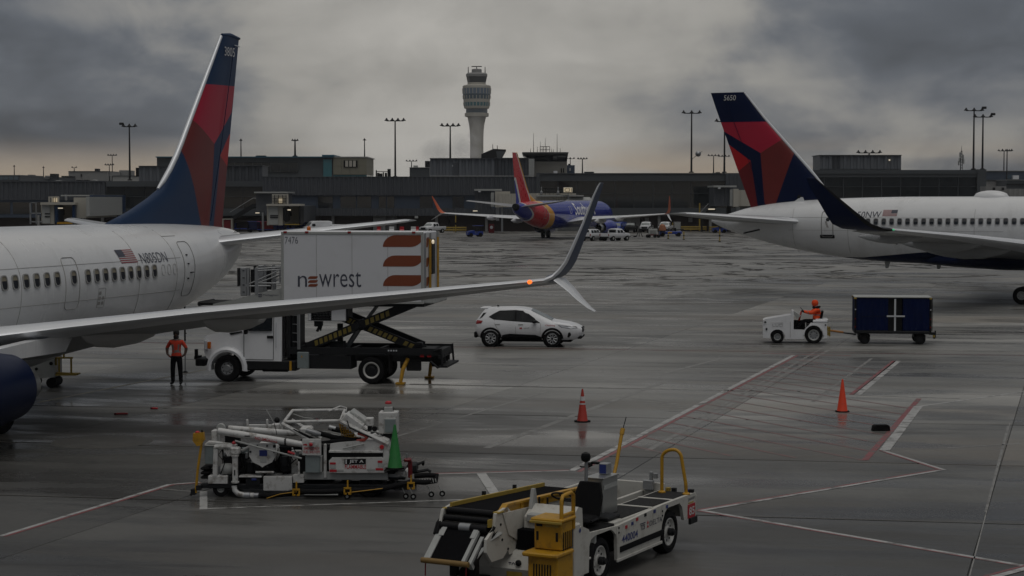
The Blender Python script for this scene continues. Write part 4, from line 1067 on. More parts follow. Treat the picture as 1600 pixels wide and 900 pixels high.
def paint_faces(me, polys, uv, smooth):
    """split the skin along the edges of painted fields (given in X, Z) so that each field is its own set of faces"""
    b = bmesh.new(); b.from_mesh(me)
    done = set()
    for poly, mi in polys:
        for p, q in zip(poly, poly[1:] + poly[:1]):
            key = tuple(sorted(((round(p[0], 3), round(p[1], 3)), (round(q[0], 3), round(q[1], 3)))))
            if key in done: continue
            done.add(key)
            d = Vector((q[0] - p[0], q[1] - p[1])); 
            if d.length < 1e-6: continue
            no = Vector((d.y, 0, d.x)).normalized()       # X = 30 - x
            lo = (min(p[0], q[0]) - .6, min(p[1], q[1]) - .6); hi = (max(p[0], q[0]) + .6, max(p[1], q[1]) + .6)
            fs = [f for f in b.faces if any(lo[0] <= uv(v.co)[0] <= hi[0] and lo[1] <= uv(v.co)[1] <= hi[1] for v in f.verts) or (lo[0] <= uv(f.calc_center_median())[0] <= hi[0] and lo[1] <= uv(f.calc_center_median())[1] <= hi[1])]
            geom = list({e for f in fs for e in f.edges}) + list({v for f in fs for v in f.verts}) + fs
            bmesh.ops.bisect_plane(b, geom=geom, plane_co=(30.0 - p[0], 0, p[1]), plane_no=no, dist=1e-4)
    for f in b.faces:
        c = uv(f.calc_center_median())
        for poly, mi in polys:
            if in_poly(c, poly): f.material_index = mi
    b.to_mesh(me); b.free(); finish(me, smooth)

def flag(air, x0, z0, x1, z1, sd, skew=0.0, union_fwd=True):
    """stars and stripes, union towards the nose; corners (x0, z0)-(x1, z1) in X, Z"""
    t = []
    h = (z1 - z0) / 13
    for k in range(13):
        a, b = z0 + k * h, z0 + (k + 1) * h
        t.append(([(x0, a), (x1, a), (x1, b), (x0, b)], 0 if k % 2 == 0 else 1))
    o = drape('flag', [(p, m) for p, m in t], lambda X, Z: air.surf(X + skew * (z1 - Z), Z, sd, .010), [mat('flag_red', (.27, .03, .04), .4), mat('flag_white', (.46, .46, .46), .4)], air.root, xs=[x0 + (x1 - x0) * q for q in (.25, .5, .75)], ys=[])
    u0, u1 = (x0, x0 + (x1 - x0) * .42)
    drape('flag_union', [([(u0, z0 + 6 * h), (u1, z0 + 6 * h), (u1, z1), (u0, z1)], 0)], lambda X, Z: air.surf(X + skew * (z1 - Z), Z, sd, .016), [M_INK], air.root, xs=[(u0 + u1) / 2], ys=[z0 + 9 * h])
    return o

M_FAIR = mat('fairing_grey', (0.46, 0.46, 0.45), 0.4, var=0.05)
# ---- left airliner
r1 = thing('airliner', 'white airliner on the left with rear windows, wing and navy and red tail fin', 'airplane', (-13.82, 59.62, 0), rad(73.2082 + 180))
A = Airliner(r1, [(0, 3.0, 2.9, .05), (.5, 3.7, 2.2, .75), (1.6, 4.35, 1.75, 1.25), (3.2, 5.05, 1.5, 1.65), (5, 5.36, 1.42, 1.84), (7, 5.44, 1.40, 1.88), (24, 5.44, 1.40, 1.88), (29.5, 5.44, 1.42, 1.88), (31.5, 5.43, 1.58, 1.87), (33.5, 5.42, 1.92, 1.80),
              (35.66, 5.38, 2.36, 1.62), (37.0, 5.33, 2.68, 1.43), (38.74, 5.26, 3.20, 1.10), (40.0, 5.16, 3.80, .75), (40.75, 5.05, 4.30, .42), (40.9, 5.0, 4.5, .30)], 40.9)
A.fuselage([M_WHITE, M_SEAM])
F1 = [(38.36, 10.5), (41.09, 10.57), (40.73, 9.55), (39.01, 8.31), (37.35, 9.17)]
F2 = [(37.35, 9.17), (39.01, 8.31), (38.63, 5.0), (38.10, 5.0), (36.51, 8.06)]
F3 = [(40.9, 8.72), (40.53, 8.72), (39.59, 7.89), (40.30, 7.50), (40.7, 7.5)]
F4 = [(39.59, 7.89), (40.35, 7.50), (40.9, 7.2), (40.0, 5.0), (39.0, 5.0)]
LEs = [(5.3, 30.6), (5.44, 31.0), (5.85, 32.6), (6.28, 33.95), (6.58, 34.72), (6.8, 35.05), (7.14, 35.5), (7.6, 36.0), (8.06, 36.42), (12.42, 39.95)]
def edge(T, z): return lerp_table(T, z)[0]
TEs = [(5.0, 39.78), (12.42, 41.46)]
zs = [4.95, 5.2, 5.44, 5.65, 5.85, 6.06, 6.28, 6.43, 6.58, 6.8, 7.14, 7.6, 8.06, 8.9, 9.8, 10.7, 11.5, 12.2, 12.42]
LE9 = [(38.36, 10.5)]
F1[0] = (edge(LEs, 10.5) - .02, 10.5); F1[4] = (edge(LEs, 9.17) - .02, 9.17); F2[0] = F1[4]; F2[4] = (edge(LEs, 8.06) - .02, 8.06)
fin1 = A.fin([(z, edge(LEs, z), edge(TEs, z)) for z in zs], [M_NAVY2, M_RED, M_MAROON, M_RED2, M_DRED], [(F1, 1), (F2, 2), (F3, 3), (F4, 4)])
mb = MB(); P = [A.L(edge(LEs, z) - .015, 0, z) for z in (6.62, 6.9, 7.3, 7.8, 8.3, 9.5, 11, 12.38)]
mb.tube(P, [.05, .09, .10, .10, .095, .09, .08, .06], 10); mb.build('leading_edge', M_SLAT, r1, 40)
MB().tube([A.L(39.98, 0, 12.45), A.L(40.7, 0, 12.47), A.L(41.5, 0, 12.42)], [.05, .10, .05], 8).build('fin_tip', M_NAVY2, r1, 40)
MB().tube([A.L(40.9, .09, 12.12), A.L(41.42, .05, 12.1)], .02, 6).build('tip_light', M_SLAT, r1)
word('fin_number', '3805', (39.92, 11.66, 40.80, 12.0), lambda X, Z: A.L(X, .135, Z), M_INKW, r1)
# rudder hinge line
MB().tube([A.L(38.55, .17, 5.45), A.L(39.5, .155, 8.2), A.L(40.85, .09, 12.1)], .014, 5).build('rudder_hinge', M_NAVY, r1)
for sd, nm in ((1, 'port'), (-1, 'starboard')):
    W = [(15.7, 1.6, 2.35, 8.6, .11, 4), (18.1, 4.0, 2.72, 6.15, .09, 6), (18.98, 5.7, 2.94, 5.3, .082, 6), (20.49, 8.5, 3.26, 4.36, .08, 6), (22.83, 13.0, 3.68, 2.9, .08, 6), (24.86, 16.9, 4.05, 1.64, .085, 7)]
    A.wing('wing', W, [M_WING, M_SLAT], sd, slat=.13, inc=5.5)
    A.wing('winglet', [(24.86, 16.9, 4.05, 1.64, .10, 7), (25.12, 17.05, 4.14, 1.5, .10, 18), (25.27, 17.2, 4.31, 1.38, .095, 38), (25.36, 17.35, 4.53, 1.24, .09, 52), (25.55, 17.5, 4.94, 1.10, .09, 66), (25.98, 17.68, 5.58, .92, .085, 74), (26.38, 17.88, 6.34, .78, .08, 76), (26.52, 17.98, 6.62, .62, .08, 74), (26.65, 18.02, 6.73, .42, .08, 72)], [M_NAVY2, M_SLAT], sd, slat=.085)
    A.wing('ventral_winglet', [(25.05, 17.12, 4.05, 1.3, .075, -40), (25.0, 17.5, 3.78, 1.0, .07, -42), (25.03, 17.8, 3.51, .72, .065, -42), (25.0, 18.1, 3.30, .46, .065, -40), (25.15, 18.25, 3.20, .25, .07, -30)], [M_WHITE, M_SLAT], sd, slat=.14)
    A.wing('tailplane', [(36.55, .7, 4.62, 4.1, .10, 7), (37.3, 1.6, 4.75, 3.6, .10, 7), (40.3, 7.0, 5.42, 1.5, .09, 7), (40.75, 7.18, 5.45, .9, .07, 7)], [M_WING, M_SLAT], sd, slat=.12)
    A.engine(13.1, 17.4, sd * 4.83, 1.48, 1.12, [M_COWL])
    MB().prism([(15.6, 2.45), (18.4, 2.6), (20.5, 2.7), (20.0, 2.2), (17.0, 2.2)], sd * 4.83 - .16, sd * 4.83 + .16, 'xz').build('pylon', M_WHITE, r1, 30)
    bpy.data.objects[-1] if False else None
    for (Y, X0, X1, z, rr) in ((5.35, 20.2, 24.6, 2.50, .33), (8.25, 21.6, 25.8, 2.86, .31)):
        mb = MB(); rs = []
        for q, f in ((0, .05), (.06, .45), (.18, .8), (.4, 1.0), (.7, .95), (.9, .7), (.97, .42), (1, .05)):
            X = X0 + (X1 - X0) * q
            rs.append([A.L(X, sd * Y + rr * .62 * f * math.sin(2 * math.pi * k / 16), z + .12 - rr * f * .25 + rr * 1.15 * f * math.cos(2 * math.pi * k / 16)) for k in range(16)])
        mb.rings(rs); mb.build('flap_fairing', M_FAIR, r1, 50)
for o in list(r1.children):
    if o.name.startswith('pylon'):
        for v in o.data.vertices: v.co.x = 30.0 - v.co.x
        b = bmesh.new(); b.from_mesh(o.data); bmesh.ops.recalc_face_normals(b, faces=b.faces); b.to_mesh(o.data); b.free()
# belly fairing and gear
mb = MB(); rs = []
for X, hwid, zb in ((14.2, .6, 1.5), (15.5, 1.6, 1.28), (17.5, 1.95, 1.15), (21, 2.0, 1.12), (24, 1.9, 1.2), (26, 1.4, 1.36), (27.2, .5, 1.5)):
    rs.append([A.L(X, hwid * math.cos(math.pi * k / 12), 1.95 if X in (14.2, 27.2) and False else 1.7 + (1.7 - zb) * -abs(math.sin(math.pi * k / 12)) ** .7) for k in range(13)] + [A.L(X, -hwid * .8, 2.4), A.L(X, hwid * .8, 2.4)])
mb.rings(rs); mb.build('belly_fairing', M_WING, r1, 50)
A.gear(19.5, 2.86, .56, .36, 2, 2.3); A.gear(19.5, -2.86, .56, .36, 2, 2.3); A.gear(4.0, 0, .34, .2, 2, 1.6, 'nose_gear')
MB().box((0, 0, 0), (2.2, .04, 1.0)).build('gear_door', M_LGREY, r1, 0, loc=A.L(20.6, 2.35, 1.2))
wm = A.window_mesh(.27, .38, .36); W0 = None
fr_m = mat('window_surround', (0.30, 0.30, 0.295), .35, var=.05); sh_m = mat('cream_window_blind', (0.27, 0.24, 0.175), .5, var=.1)
zw = lambda X: 3.89 + (X - 22.0) * .0
def wins(air, xs, z, sd, shade_rnd, wmesh):
    first = None
    for X in xs:
        if first is None:
            first = wmesh.build('cabin_window', [fr_m, sh_m, mat('cabin_window_glass', (.018, .020, .026), .2, var=.1, spec=.2)], air.root, 30); o = first
        else:
            o = first.copy(); COL.objects.link(o)
        o.matrix_local = air.frame(X, z, sd, .020)
wx_ = [22.02 + .568 * k for k in range(6)] + [25.81] + [26.65 + .535 * k for k in range(9)]
wins(A, wx_ + [22.02 - .568 * k for k in range(1, 6)], 3.90, 1, 0, wm)
for k in range(3): A.outline('blanked_window', rounded_rect(31.45 + .42 * k, 3.74, 31.68 + .42 * k, 4.08, .1), 1, .014)
A.outline('emergency_door', rounded_rect(25.33, 2.95, 26.13, 4.50, .16), 1, .03)
A.outline('aft_door', rounded_rect(33.2, 2.95, 34.05, 4.80, .18), 1, .028, M_DSEAM)
MB().box((0, 0, 0), (.2, .1, .03), bev=.01).build('door_handle', M_DARK, r1, loc=A.surf(33.75, 3.75, 1, .03))
for z in (4.05, 3.55, 4.35): MB().box((0, 0, 0), (.07, .06, .05)).build('door_fitting', M_DARK, r1, 0, loc=A.surf(33.5, z, 1, .01))
for k in range(5): drape('stencil_marking', [(rounded_rect(27.32 + .2 * (k % 2), 2.98 + .16 * (k // 2), 27.46 + .2 * (k % 2), 3.08 + .16 * (k // 2), .02), 0)], A.fmap(1, .008), [M_SEAM], r1)
A.outline('service_hatch', rounded_rect(27.28, 2.9, 27.72, 3.5, .05), 1, .012)
flag(A, 28.78, 4.22, 29.85, 4.64, 1, .25)
word('registration', 'N805DN', (30.2, 4.17, 32.0, 4.50), A.fmap(1, .012), M_INK, r1, ys=[4.25, 4.34, 4.42], bold=-.008)
# skin joints
for X in (22.9, 29.9, 32.6): MB().tube([A.surf(X, z, 1, .003) for z in [1.7 + .22 * k for k in range(17)]], .010, 4).build('skin_joint', M_SEAM, r1)
for z in (4.28, 3.18):
    MB().tube([A.surf(x, z, 1, .003) for x in [21.0 + .5 * k for k in range(25)]], .008, 4).build('skin_joint', M_SEAM, r1)
MB().tube([A.surf(32.6 + .2 * k, 5.0, 1, .004) for k in range(6)], .012, 4).build('skin_joint', M_SEAM, r1)
MB().prism([(28.0, 5.40), (28.55, 5.40), (28.42, 5.78), (28.22, 5.78)], -.03, .03, 'xz').build('blade_antenna', M_WHITE, r1, 0, loc=(0, 0, 0))
o = r1.children[-1]
for v in o.data.vertices: v.co.x = 30 - v.co.x
o = MB().lathe([(.24, 0), (.22, .1), (.16, .14)], axis='x', n=16).build('apu_exhaust', M_DARK, r1, loc=A.L(40.96, 0, 4.75)); 
for k in range(4): MB().cyl(A.surf(39.6 + .25 * k, 5.0, 1, 0), A.surf(39.7 + .25 * k, 5.0, 1, .22), .012, .006, 5).build('static_wick', M_DARK, r1)
MB().prism([(36.6, 4.25), (40.2, 4.25), (40.5, 4.55), (39.5, 5.0), (37.0, 4.98)], .0, .02, 'xz').build('stabiliser_plate', M_SEAM, r1, 0, loc=(0, 0, 0)); o = r1.children[-1]
for v in o.data.vertices: v.co = A.surf(30 - (30 - v.co.x), v.co.z, 1, .006 + v.co.y)
MB().lathe([(.02, 0), (.05, .05), (.06, .16), (.04, .22)], axis='x', n=12).build('navigation_lamp', M_NAVRED, r1, loc=A.L(24.62, 16.6, 4.02))
# ---- right airliner (starboard side towards us)
SC = 0.955
def q7(X, Z): return (30 + (X - 34.361) * SC, CAM_H + (Z - CAM_H) * SC)
r2 = thing('airliner', 'white airliner on the right with a roof dome and dark blue winglet', 'airplane', (28.1428 * SC, 119.077 * SC, 0), 2.70625 + math.pi)
def S7(X, top, bot, wd): a = q7(X, top); return (a[0], a[1], q7(X, bot)[1], wd)
B = Airliner(r2, [(-2.0, 4.2, 4.1, .05), (-1.2, 4.9, 3.3, .8), (0.5, 5.6, 2.6, 1.4), (2.5, 6.15, 2.25, 1.78), (5, 6.36, 2.15, 1.88), S7(29, 6.38, 1.98, 1.88), S7(36, 6.37, 2.0, 1.88), S7(39.8, 6.30, 2.2, 1.86), S7(41.8, 6.22, 2.42, 1.8),
              S7(43.4, 6.14, 2.68, 1.68), S7(45.5, 5.95, 3.10, 1.45), S7(47.5, 5.62, 3.62, 1.08), S7(49.1, 5.16, 4.12, .66), S7(50.0, 4.92, 4.52, .26), S7(50.2, 4.8, 4.62, .1)], q7(50.2, 5)[0])
bp = [q7(*p) for p in ((41.4, 2.35), (39.39, 2.36), (35.82, 2.72), (32.95, 2.95), (29.34, 3.12), (10, 3.12), (10, 1.4), (41.4, 1.4))]
B.fuselage([M_WHITE, M_NAVY], [(bp, 1)])
LE7 = [(5.7, 39.9), (6.05, 40.9), (6.3, 41.6), (6.6, 42.0), (7.19, 42.42), (9.40, 44.42), (11.89, 46.68), (13.48, 47.95)]
LE7 = sorted([(q7(x, z)[1], q7(x, z)[0]) for z, x in LE7]); TE7 = sorted([(q7(47.42, 5.2)[1], q7(47.25, 5.2)[0]), (q7(50.33, 13.4)[1], q7(50.33, 13.4)[0])])
z7 = [LE7[0][0] - .25] + [a[0] for a in LE7] + [8.5, 10.2, 12.2]; z7 = sorted(z7)
def le7(Z): return edge(LE7, q7(0, Z)[1]) - .03
Pz = lambda L_: [q7(*p) for p in L_]
G1 = [q7(49.6, 11.46), (le7(11.45), q7(0, 11.45)[1]), (le7(10.27), q7(0, 10.27)[1]), q7(46.72, 9.33), q7(49.4, 10.85)]
G2 = [(le7(10.27), q7(0, 10.27)[1]), (le7(9.37), q7(0, 9.37)[1]), q7(45.84, 5.3), q7(46.38, 5.3), q7(46.72, 9.33)]
G3 = [q7(49.3, 10.0), q7(49.0, 9.92), q7(47.42, 8.80), q7(48.30, 8.13), q7(48.6, 8.0)]
G4 = [q7(48.30, 8.13), q7(47.42, 8.80), q7(46.86, 5.3), q7(47.6, 5.3), q7(48.8, 8.2)]
fin2 = B.fin([(z, edge(LE7, z), edge(TE7, z)) for z in z7], [M_NAVY, M_RED, M_MAROON, M_RED2, M_DRED], [(G1, 1), (G2, 2), (G3, 3), (G4, 4)])
mb = MB(); mb.tube([B.L(edge(LE7, z) - .01, 0, z) for z in [LE7[3][0] + .3, 8, 9.5, 11.5, LE7[-1][0] - .02]], [.05, .10, .09, .08, .06], 8); mb.build('leading_edge', M_SLAT, r2, 40)
word('fin_number', '5650', (-.1, -.06, .72, .28), plane_map(B.L(q7(49.25, 13)[0], -.13, q7(0, 13.0)[1]), (1, 0, 0), (0, 0, 1)), M_INKW, r2, shear=.1)
MB().tube([B.L(q7(46.3, 5.7)[0], -.2, q7(0, 5.7)[1]), B.L(q7(49.3, 13.1)[0], -.09, q7(0, 13.1)[1])], .014, 5).build('rudder_hinge', M_NAVY, r2)
for sd in (-1, 1):
    B.wing('wing', [(20.4, 1.6, 3.0, 8.4, .13, 5), (23.3, 6.5, 3.55, 5.8, .115, 5), (26.1, 12, 4.12, 3.9, .10, 5), (28.95, 17.7, 4.58, 2.3, .10, 6)], [M_WING, M_SLAT], sd, slat=.13, inc=2.0)
    if sd < 0: B.wing('winglet', [(28.95, 17.7, 4.58, 2.3, .10, 6), (29.35, 18.25, 4.64, 2.25, .10, 20), (29.9, 18.7, 4.9, 2.15, .09, 45), (30.5, 19.0, 5.4, 1.8, .085, 64), (31.3, 19.25, 6.1, 1.35, .08, 72), (32.1, 19.45, 6.8, .95, .08, 74), (32.75, 19.6, 7.35, .5, .08, 74)], [M_NAVY, M_DARK], sd, slat=.10)
    B.wing('tailplane', [(38.3, 1.1, 4.75, 5.2, .10, 7), (39.0, 1.9, 4.8, 4.8, .10, 7), (43.6, 7.3, 5.28, 2.0, .09, 7), (44.2, 7.6, 5.32, 1.2, .07, 7)], [M_WING, M_SLAT], sd, slat=.12)
    B.engine(15.5, 20.5, sd * 6.5, 2.0, 1.25, [M_NAVY2])
    for (Y, X0, X1, z, rr) in ((14.2, 28.2, 31.8, 4.0, .30), (9.8, 25.6, 30.6, 3.6, .42), (6.6, 24.6, 30.2, 3.2, .48)):
        mb = MB(); rs = []
        for q, f in ((0, .05), (.1, .5), (.3, .95), (.5, 1.0), (.7, .8), (.85, .5), (1, .04)):
            X = X0 + (X1 - X0) * q
            rs.append([B.L(X, sd * Y + rr * .6 * f * math.sin(2 * math.pi * k / 14), z + .15 - rr * f * .25 + rr * 1.1 * f * math.cos(2 * math.pi * k / 14)) for k in range(14)])
        mb.rings(rs); mb.build('flap_fairing', M_WING, r2, 50)
    B.gear(23.9, sd * 3.66, .52, .36, 4, 2.9)
mb = MB(); rs = []
for X, hwid, zb in ((17.5, .6, 2.1), (19, 1.7, 1.95), (21, 2.0, 1.85), (26, 2.0, 1.85), (29, 1.7, 1.98), (31.5, .6, 2.2)):
    rs.append([B.L(X, hwid * math.cos(math.pi * k / 12), 2.5 - (2.5 - zb) * abs(math.sin(math.pi * k / 12)) ** .7) for k in range(13)] + [B.L(X, -hwid * .8, 3.0), B.L(X, hwid * .8, 3.0)])
mb.rings(rs); mb.build('belly_fairing', M_NAVY, r2, 50)
d0x, d1x, dz = q7(32.48, 6)[0], q7(30.13, 6)[0], q7(0, 6.33)[1]
mb = MB(); rs = []
for q in [k / 12 for k in range(13)]:
    f = math.sqrt(max(.002, 1 - (2 * q - 1) ** 2)); X = d1x + (d0x - d1x) * q
    rs.append([B.L(X, .55 * f * math.cos(math.pi * k / 12), dz - .08 + (.50 * f ** .8) * math.sin(math.pi * k / 12)) for k in range(13)])
mb.rings(rs); mb.build('roof_dome', M_WHITE, r2, 50)
gw = mat('grey_window_blind', (0.09, 0.09, 0.095), .3, var=.1)
wm2 = B.window_mesh(.26, .38, .5); f0 = None
za = q7(0, 4.72)[1]; zb_ = q7(0, 4.80)[1]
for k in range(20):
    X = q7(38.85 - .5185 * k, 0)[0]; z = za + (zb_ - za) * min(1, k / 18)
    if f0 is None: f0 = wm2.build('cabin_window', [mat('pale_window_surround', (0.33, .33, .33), .4), gw, M_GLASS], r2, 30); o = f0
    else: o = f0.copy(); COL.objects.link(o)
    o.matrix_local = B.frame(X, z, -1, .020)
word('registration', 'N650NW', (0, 0, 2.22, .38), lambda u, v: B.surf(q7(40.33 - u / SC, 0)[0], q7(0, 4.98 + v / SC)[1] + .012 * u, -1, .012), M_INK, r2, ys=[.1, .2, .3], shear=.12)
x0, z0 = q7(38.15 - .45, 5.05); flag(B, q7(36.95, 0)[0], q7(0, 5.10)[1], q7(37.9, 0)[0], q7(0, 5.50)[1], -1, .10)
B.outline('aft_door', rounded_rect(*q7(41.2, 3.72), *q7(41.98, 5.40), .16), -1, .05, M_DSEAM)
drape('door_step', [(rounded_rect(q7(41.1, 0)[0], q7(0, 3.62)[1], q7(42.1, 0)[0], q7(0, 3.86)[1], .06), 0)], B.fmap(-1, .02), [M_DARK], r2, xs=[37.0])
MB().lathe([(.12, 0), (.11, .02), (.02, .03)], axis='y', n=14).build('door_window', M_GLASS, r2, loc=B.surf(q7(41.55, 0)[0], q7(0, 4.85)[1], -1, .02))
drape('door_handle', [([(0, 0), (.12, -.35), (.26, -.38), (.12, .05)], 0)], lambda u, v: B.surf(q7(41.75, 0)[0] - u, q7(0, 4.72)[1] + v, -1, .012), [M_SEAM], r2)
B.outline('cargo_door', rounded_rect(*q7(40.4, 4.3), *q7(40.75, 4.9), .05), -1, .016)
for (X, Z, r) in ((37.0, 3.35, .09), (33.7, 3.35, .05), (45.0, 4.9, .05)):
    MB().lathe([(r, 0), (r, .012), (.01, .014)], axis='y', n=14).build('drain_port', M_DARK, r2, loc=B.surf(*q7(X, Z), -1, .0))
drape('lamp_fairing', [(rounded_rect(0, 0, .5, .3, .12), 0)], lambda u, v: B.surf(q7(38.9, 0)[0] - u, q7(0, 4.05)[1] + v, -1, .03), [M_CLEAR], r2)
for Xm in (38.0, 34.6):
    pr = [(-.18, 0), (.18, 0), (.05, -.42), (-.12, -.42)]; bx, bz = q7(Xm, 2.08)
    o = MB().prism([(30 - bx + a, bz + b) for a, b in pr], -.03, .03, 'xz').build('drain_mast', M_LGREY, r2, 0)
o = MB().prism([(0, 0), (.75, 0), (.62, .32), (.45, .32)], -.04, .04, 'xz').build('fin_root_scoop', M_WHITE, r2, 0, loc=B.L(q7(44.3, 0)[0], -.45, q7(0, 6.0)[1]))
MB().lathe([(.05, 0), (.14, .02), (.12, .1)], axis='y', n=10).build('beacon_lens', M_DARK, r2, loc=B.L(q7(43.9, 0)[0], -.5, q7(0, 6.35)[1]))
MB().lathe([(.015, 0), (.045, .03), (.03, .12)], axis='x', n=10).build('navigation_lamp', M_NAVGRN, r2, loc=B.L(29.0, -17.9, 4.6))
for X in (q7(44, 0)[0], q7(40.2, 0)[0], q7(32, 0)[0]): MB().tube([B.surf(X, z, -1, .003) for z in [2.8 + .2 * k for k in range(15)]], .010, 4).build('skin_joint', M_SEAM, r2)
for z in (4.25, 5.05): MB().tube([B.surf(x, z, -1, .003) for x in [26 + .5 * k for k in range(28)]], .008, 4).build('skin_joint', M_SEAM, r2)
MB().tube([B.surf(*q7(46.4 + .1 * k, 4.15 - .02 * k), -1, .01) for k in range(14)], .05, 6).build('stabiliser_seal', M_DARK, r2)

# ---- far blue airliner nose-in at the concourse
r3 = thing('airliner', 'royal blue airliner with a red and yellow tail parked at the far concourse', 'airplane', (3.63 * 1.07, 255.83 * 1.07, 0), 4.32396 + math.pi); r3.scale = (1.07, 1.07, 1.07)
Cq = Airliner(r3, [(0, 3.0, 2.9, .05), (.5, 3.7, 2.2, .75), (1.6, 4.35, 1.75, 1.25), (3.2, 5.05, 1.5, 1.65), (5, 5.36, 1.42, 1.84), (7, 5.44, 1.40, 1.88), (24, 5.44, 1.40, 1.88), (27, 5.44, 1.42, 1.88), (29.5, 5.43, 1.62, 1.87), (31.5, 5.42, 1.95, 1.80),
              (33.6, 5.40, 2.42, 1.62), (35, 5.36, 2.78, 1.43), (36.7, 5.26, 3.30, 1.10), (37.8, 5.16, 3.80, .75), (38.5, 5.05, 4.30, .42)], 38.5)
def band(x0, x1, c): # slanted bands that sweep forward towards the belly
    return [(x0, 6.0), (x1, 6.0), (x1 - c, 3.6), (x1 - c * 1.35, 1.0), (x0 - c * 1.35, 1.0), (x0 - c, 3.6)]
Cq.fuselage([M_SWBLUE, M_SWRED, M_SWYEL, M_INKW, M_DARK], [(band(33.3, 38.4, 3.2), 3), (band(33.5, 38.0, 3.2), 1), (band(31.5, 33.35, 3.2), 2), ([(38.2, 3.0), (38.2, 6), (39, 6), (39, 3)], 4)])
LE3 = [(5.3, 30.4), (5.6, 31.2), (6.0, 32.4), (6.4, 33.4), (7.2, 34.4), (7.9, 34.9), (11.98, 37.95)]; TE3 = [(4.9, 38.0), (11.98, 39.5)]
zf = [4.9, 5.3, 5.6, 6.0, 6.4, 7.2, 7.9, 9, 10.5, 11.6, 11.98]
K = lambda z: edge(LE3, z)
Cq.fin([(z, K(z), edge(TE3, z)) for z in zf], [M_SWRED, M_SWYEL, M_INKW, M_SWBLUE],
       [([(30, 5.2), (30, 6.2), (38.7, 13), (38.9, 13), (33.0, 5.2)], 1), ([(33.0, 5.2), (38.9, 13), (39.15, 13), (33.4, 5.2)], 2),
        ([(40, 8.6), (38.3, 8.6), (36.2, 4.5), (40, 4.5)], 2), ([(40, 8.2), (38.55, 8.2), (36.7, 4.5), (40, 4.5)], 3)])
mb = MB(); mb.tube([Cq.L(K(z) - .02, 0, z) for z in (6.6, 8, 10, 11.98)], [.09, .13, .12, .09], 8); mb.build('leading_edge', M_SWYEL, r3, 40)
for sd in (1, -1):
    Cq.wing('wing', [(14.1, 1.6, 2.35, 8.6, .13, 4), (16.5, 4.0, 2.70, 6.15, .12, 6), (18.9, 8.5, 2.98, 4.36, .11, 6), (21.2, 13.0, 3.30, 2.9, .105, 6), (23.3, 16.9, 3.58, 1.64, .10, 7)], [M_WHITE, M_SLAT], sd)
    Cq.wing('winglet', [(23.3, 16.9, 3.58, 1.64, .10, 7), (23.7, 17.3, 3.71, 1.5, .1, 35), (24.2, 17.6, 4.2, 1.2, .09, 70), (25.5, 17.95, 5.6, .65, .08, 77), (26.1, 18.05, 6.1, .25, .08, 77)], [mat('orange_red_paint', (0.55, 0.10, 0.02), .3, var=.1), M_SWRED], sd)
    Cq.wing('ventral_winglet', [(23.8, 17.2, 3.66, 1.2, .08, -45), (25.2, 17.9, 2.96, .6, .07, -46), (25.9, 18.3, 2.6, .15, .07, -40)], [M_WHITE, M_SLAT], sd)
    Cq.wing('tailplane', [(34.0, .7, 4.62, 4.1, .10, 7), (34.7, 1.6, 4.75, 3.6, .10, 7), (37.7, 7.0, 5.42, 1.5, .09, 7)], [M_WING, M_SLAT], sd)
    Cq.engine(12.6, 17.2, sd * 4.83, 1.5, 1.06, [M_SWBLUE]); Cq.gear(19.6, sd * 2.86, .56, .36, 2, 2.3)
    for (Y, X0, X1, z) in ((6.4, 19.1, 24.4, 2.55), (9.8, 21.2, 25.4, 2.95)):
        mb = MB(); rs = []
        for q, f in ((0, .05), (.2, .8), (.5, 1.0), (.8, .8), (1, .05)):
            rs.append([Cq.L(X0 + (X1 - X0) * q, sd * Y + .2 * f * math.sin(2 * math.pi * k / 10), z + .4 * f * math.cos(2 * math.pi * k / 10)) for k in range(10)])
        mb.rings(rs); mb.build('flap_fairing', M_WHITE, r3, 50)
Cq.gear(4.0, 0, .34, .2, 2, 1.6, 'nose_gear')
word('lettering', 'Southwest', (0, 0, 8.6, 1.75), lambda u, v: Cq.surf(19.9 - u, 3.35 + v, -1, .02), mat('bright_white_print', (.82, .82, .82), .4), r3, ys=[.25 * k for k in range(1, 7)], bold=.015)
Cq.outline('aft_door', rounded_rect(31.0, 3.0, 31.8, 4.8, .15), -1, .06, M_WING); f3 = None
Cq.outline('exit_outline', rounded_rect(21.3, 3.6, 22.0, 4.6, .12), -1, .05, M_INKW)
MB().lathe([(.26, 0), (.24, .15), (.15, .2)], axis='x', n=14).build('apu_exhaust', M_DARK, r3, loc=Cq.L(38.6, 0, 4.7))
# ------------------------------------------------------------------ vehicles
def arch(cx, cz, r, z0, n=9):
    """wheel arch cut-out, running from +x to -x at height z0"""
    a0 = math.asin(max(-1, min(1, (z0 - cz) / r)))
    return [(cx + r * math.cos(a), cz + r * math.sin(a)) for a in [a0 + (math.pi - 2 * a0) * k / n for k in range(n + 1)]]

def taper(o, fn):
    for v in o.data.vertices: v.co = Vector(fn(*v.co))
    o.data.update()

def side_print(root, y, off=.004):
    """map (x measured towards the rear, z) on a vertical side at y = const of a vehicle facing +x"""
    return lambda u, v: Vector((u, y + off, v))

# ---- catering truck with a raised box
tk_rz = rad(172)
fw, lf = Vector((math.cos(tk_rz), math.sin(tk_rz), 0)), Vector((-math.sin(tk_rz), math.cos(tk_rz), 0))
tk_loc = gp(580, 600) - lf * 1.12
tk = thing('catering_truck', 'white catering truck whose cargo box is raised on a striped scissor lift', 'truck', tuple(tk_loc), tk_rz)
X_ = lambda px: (580 - px) / 45.3
Z_ = lambda py: (600 - py) / 46.0
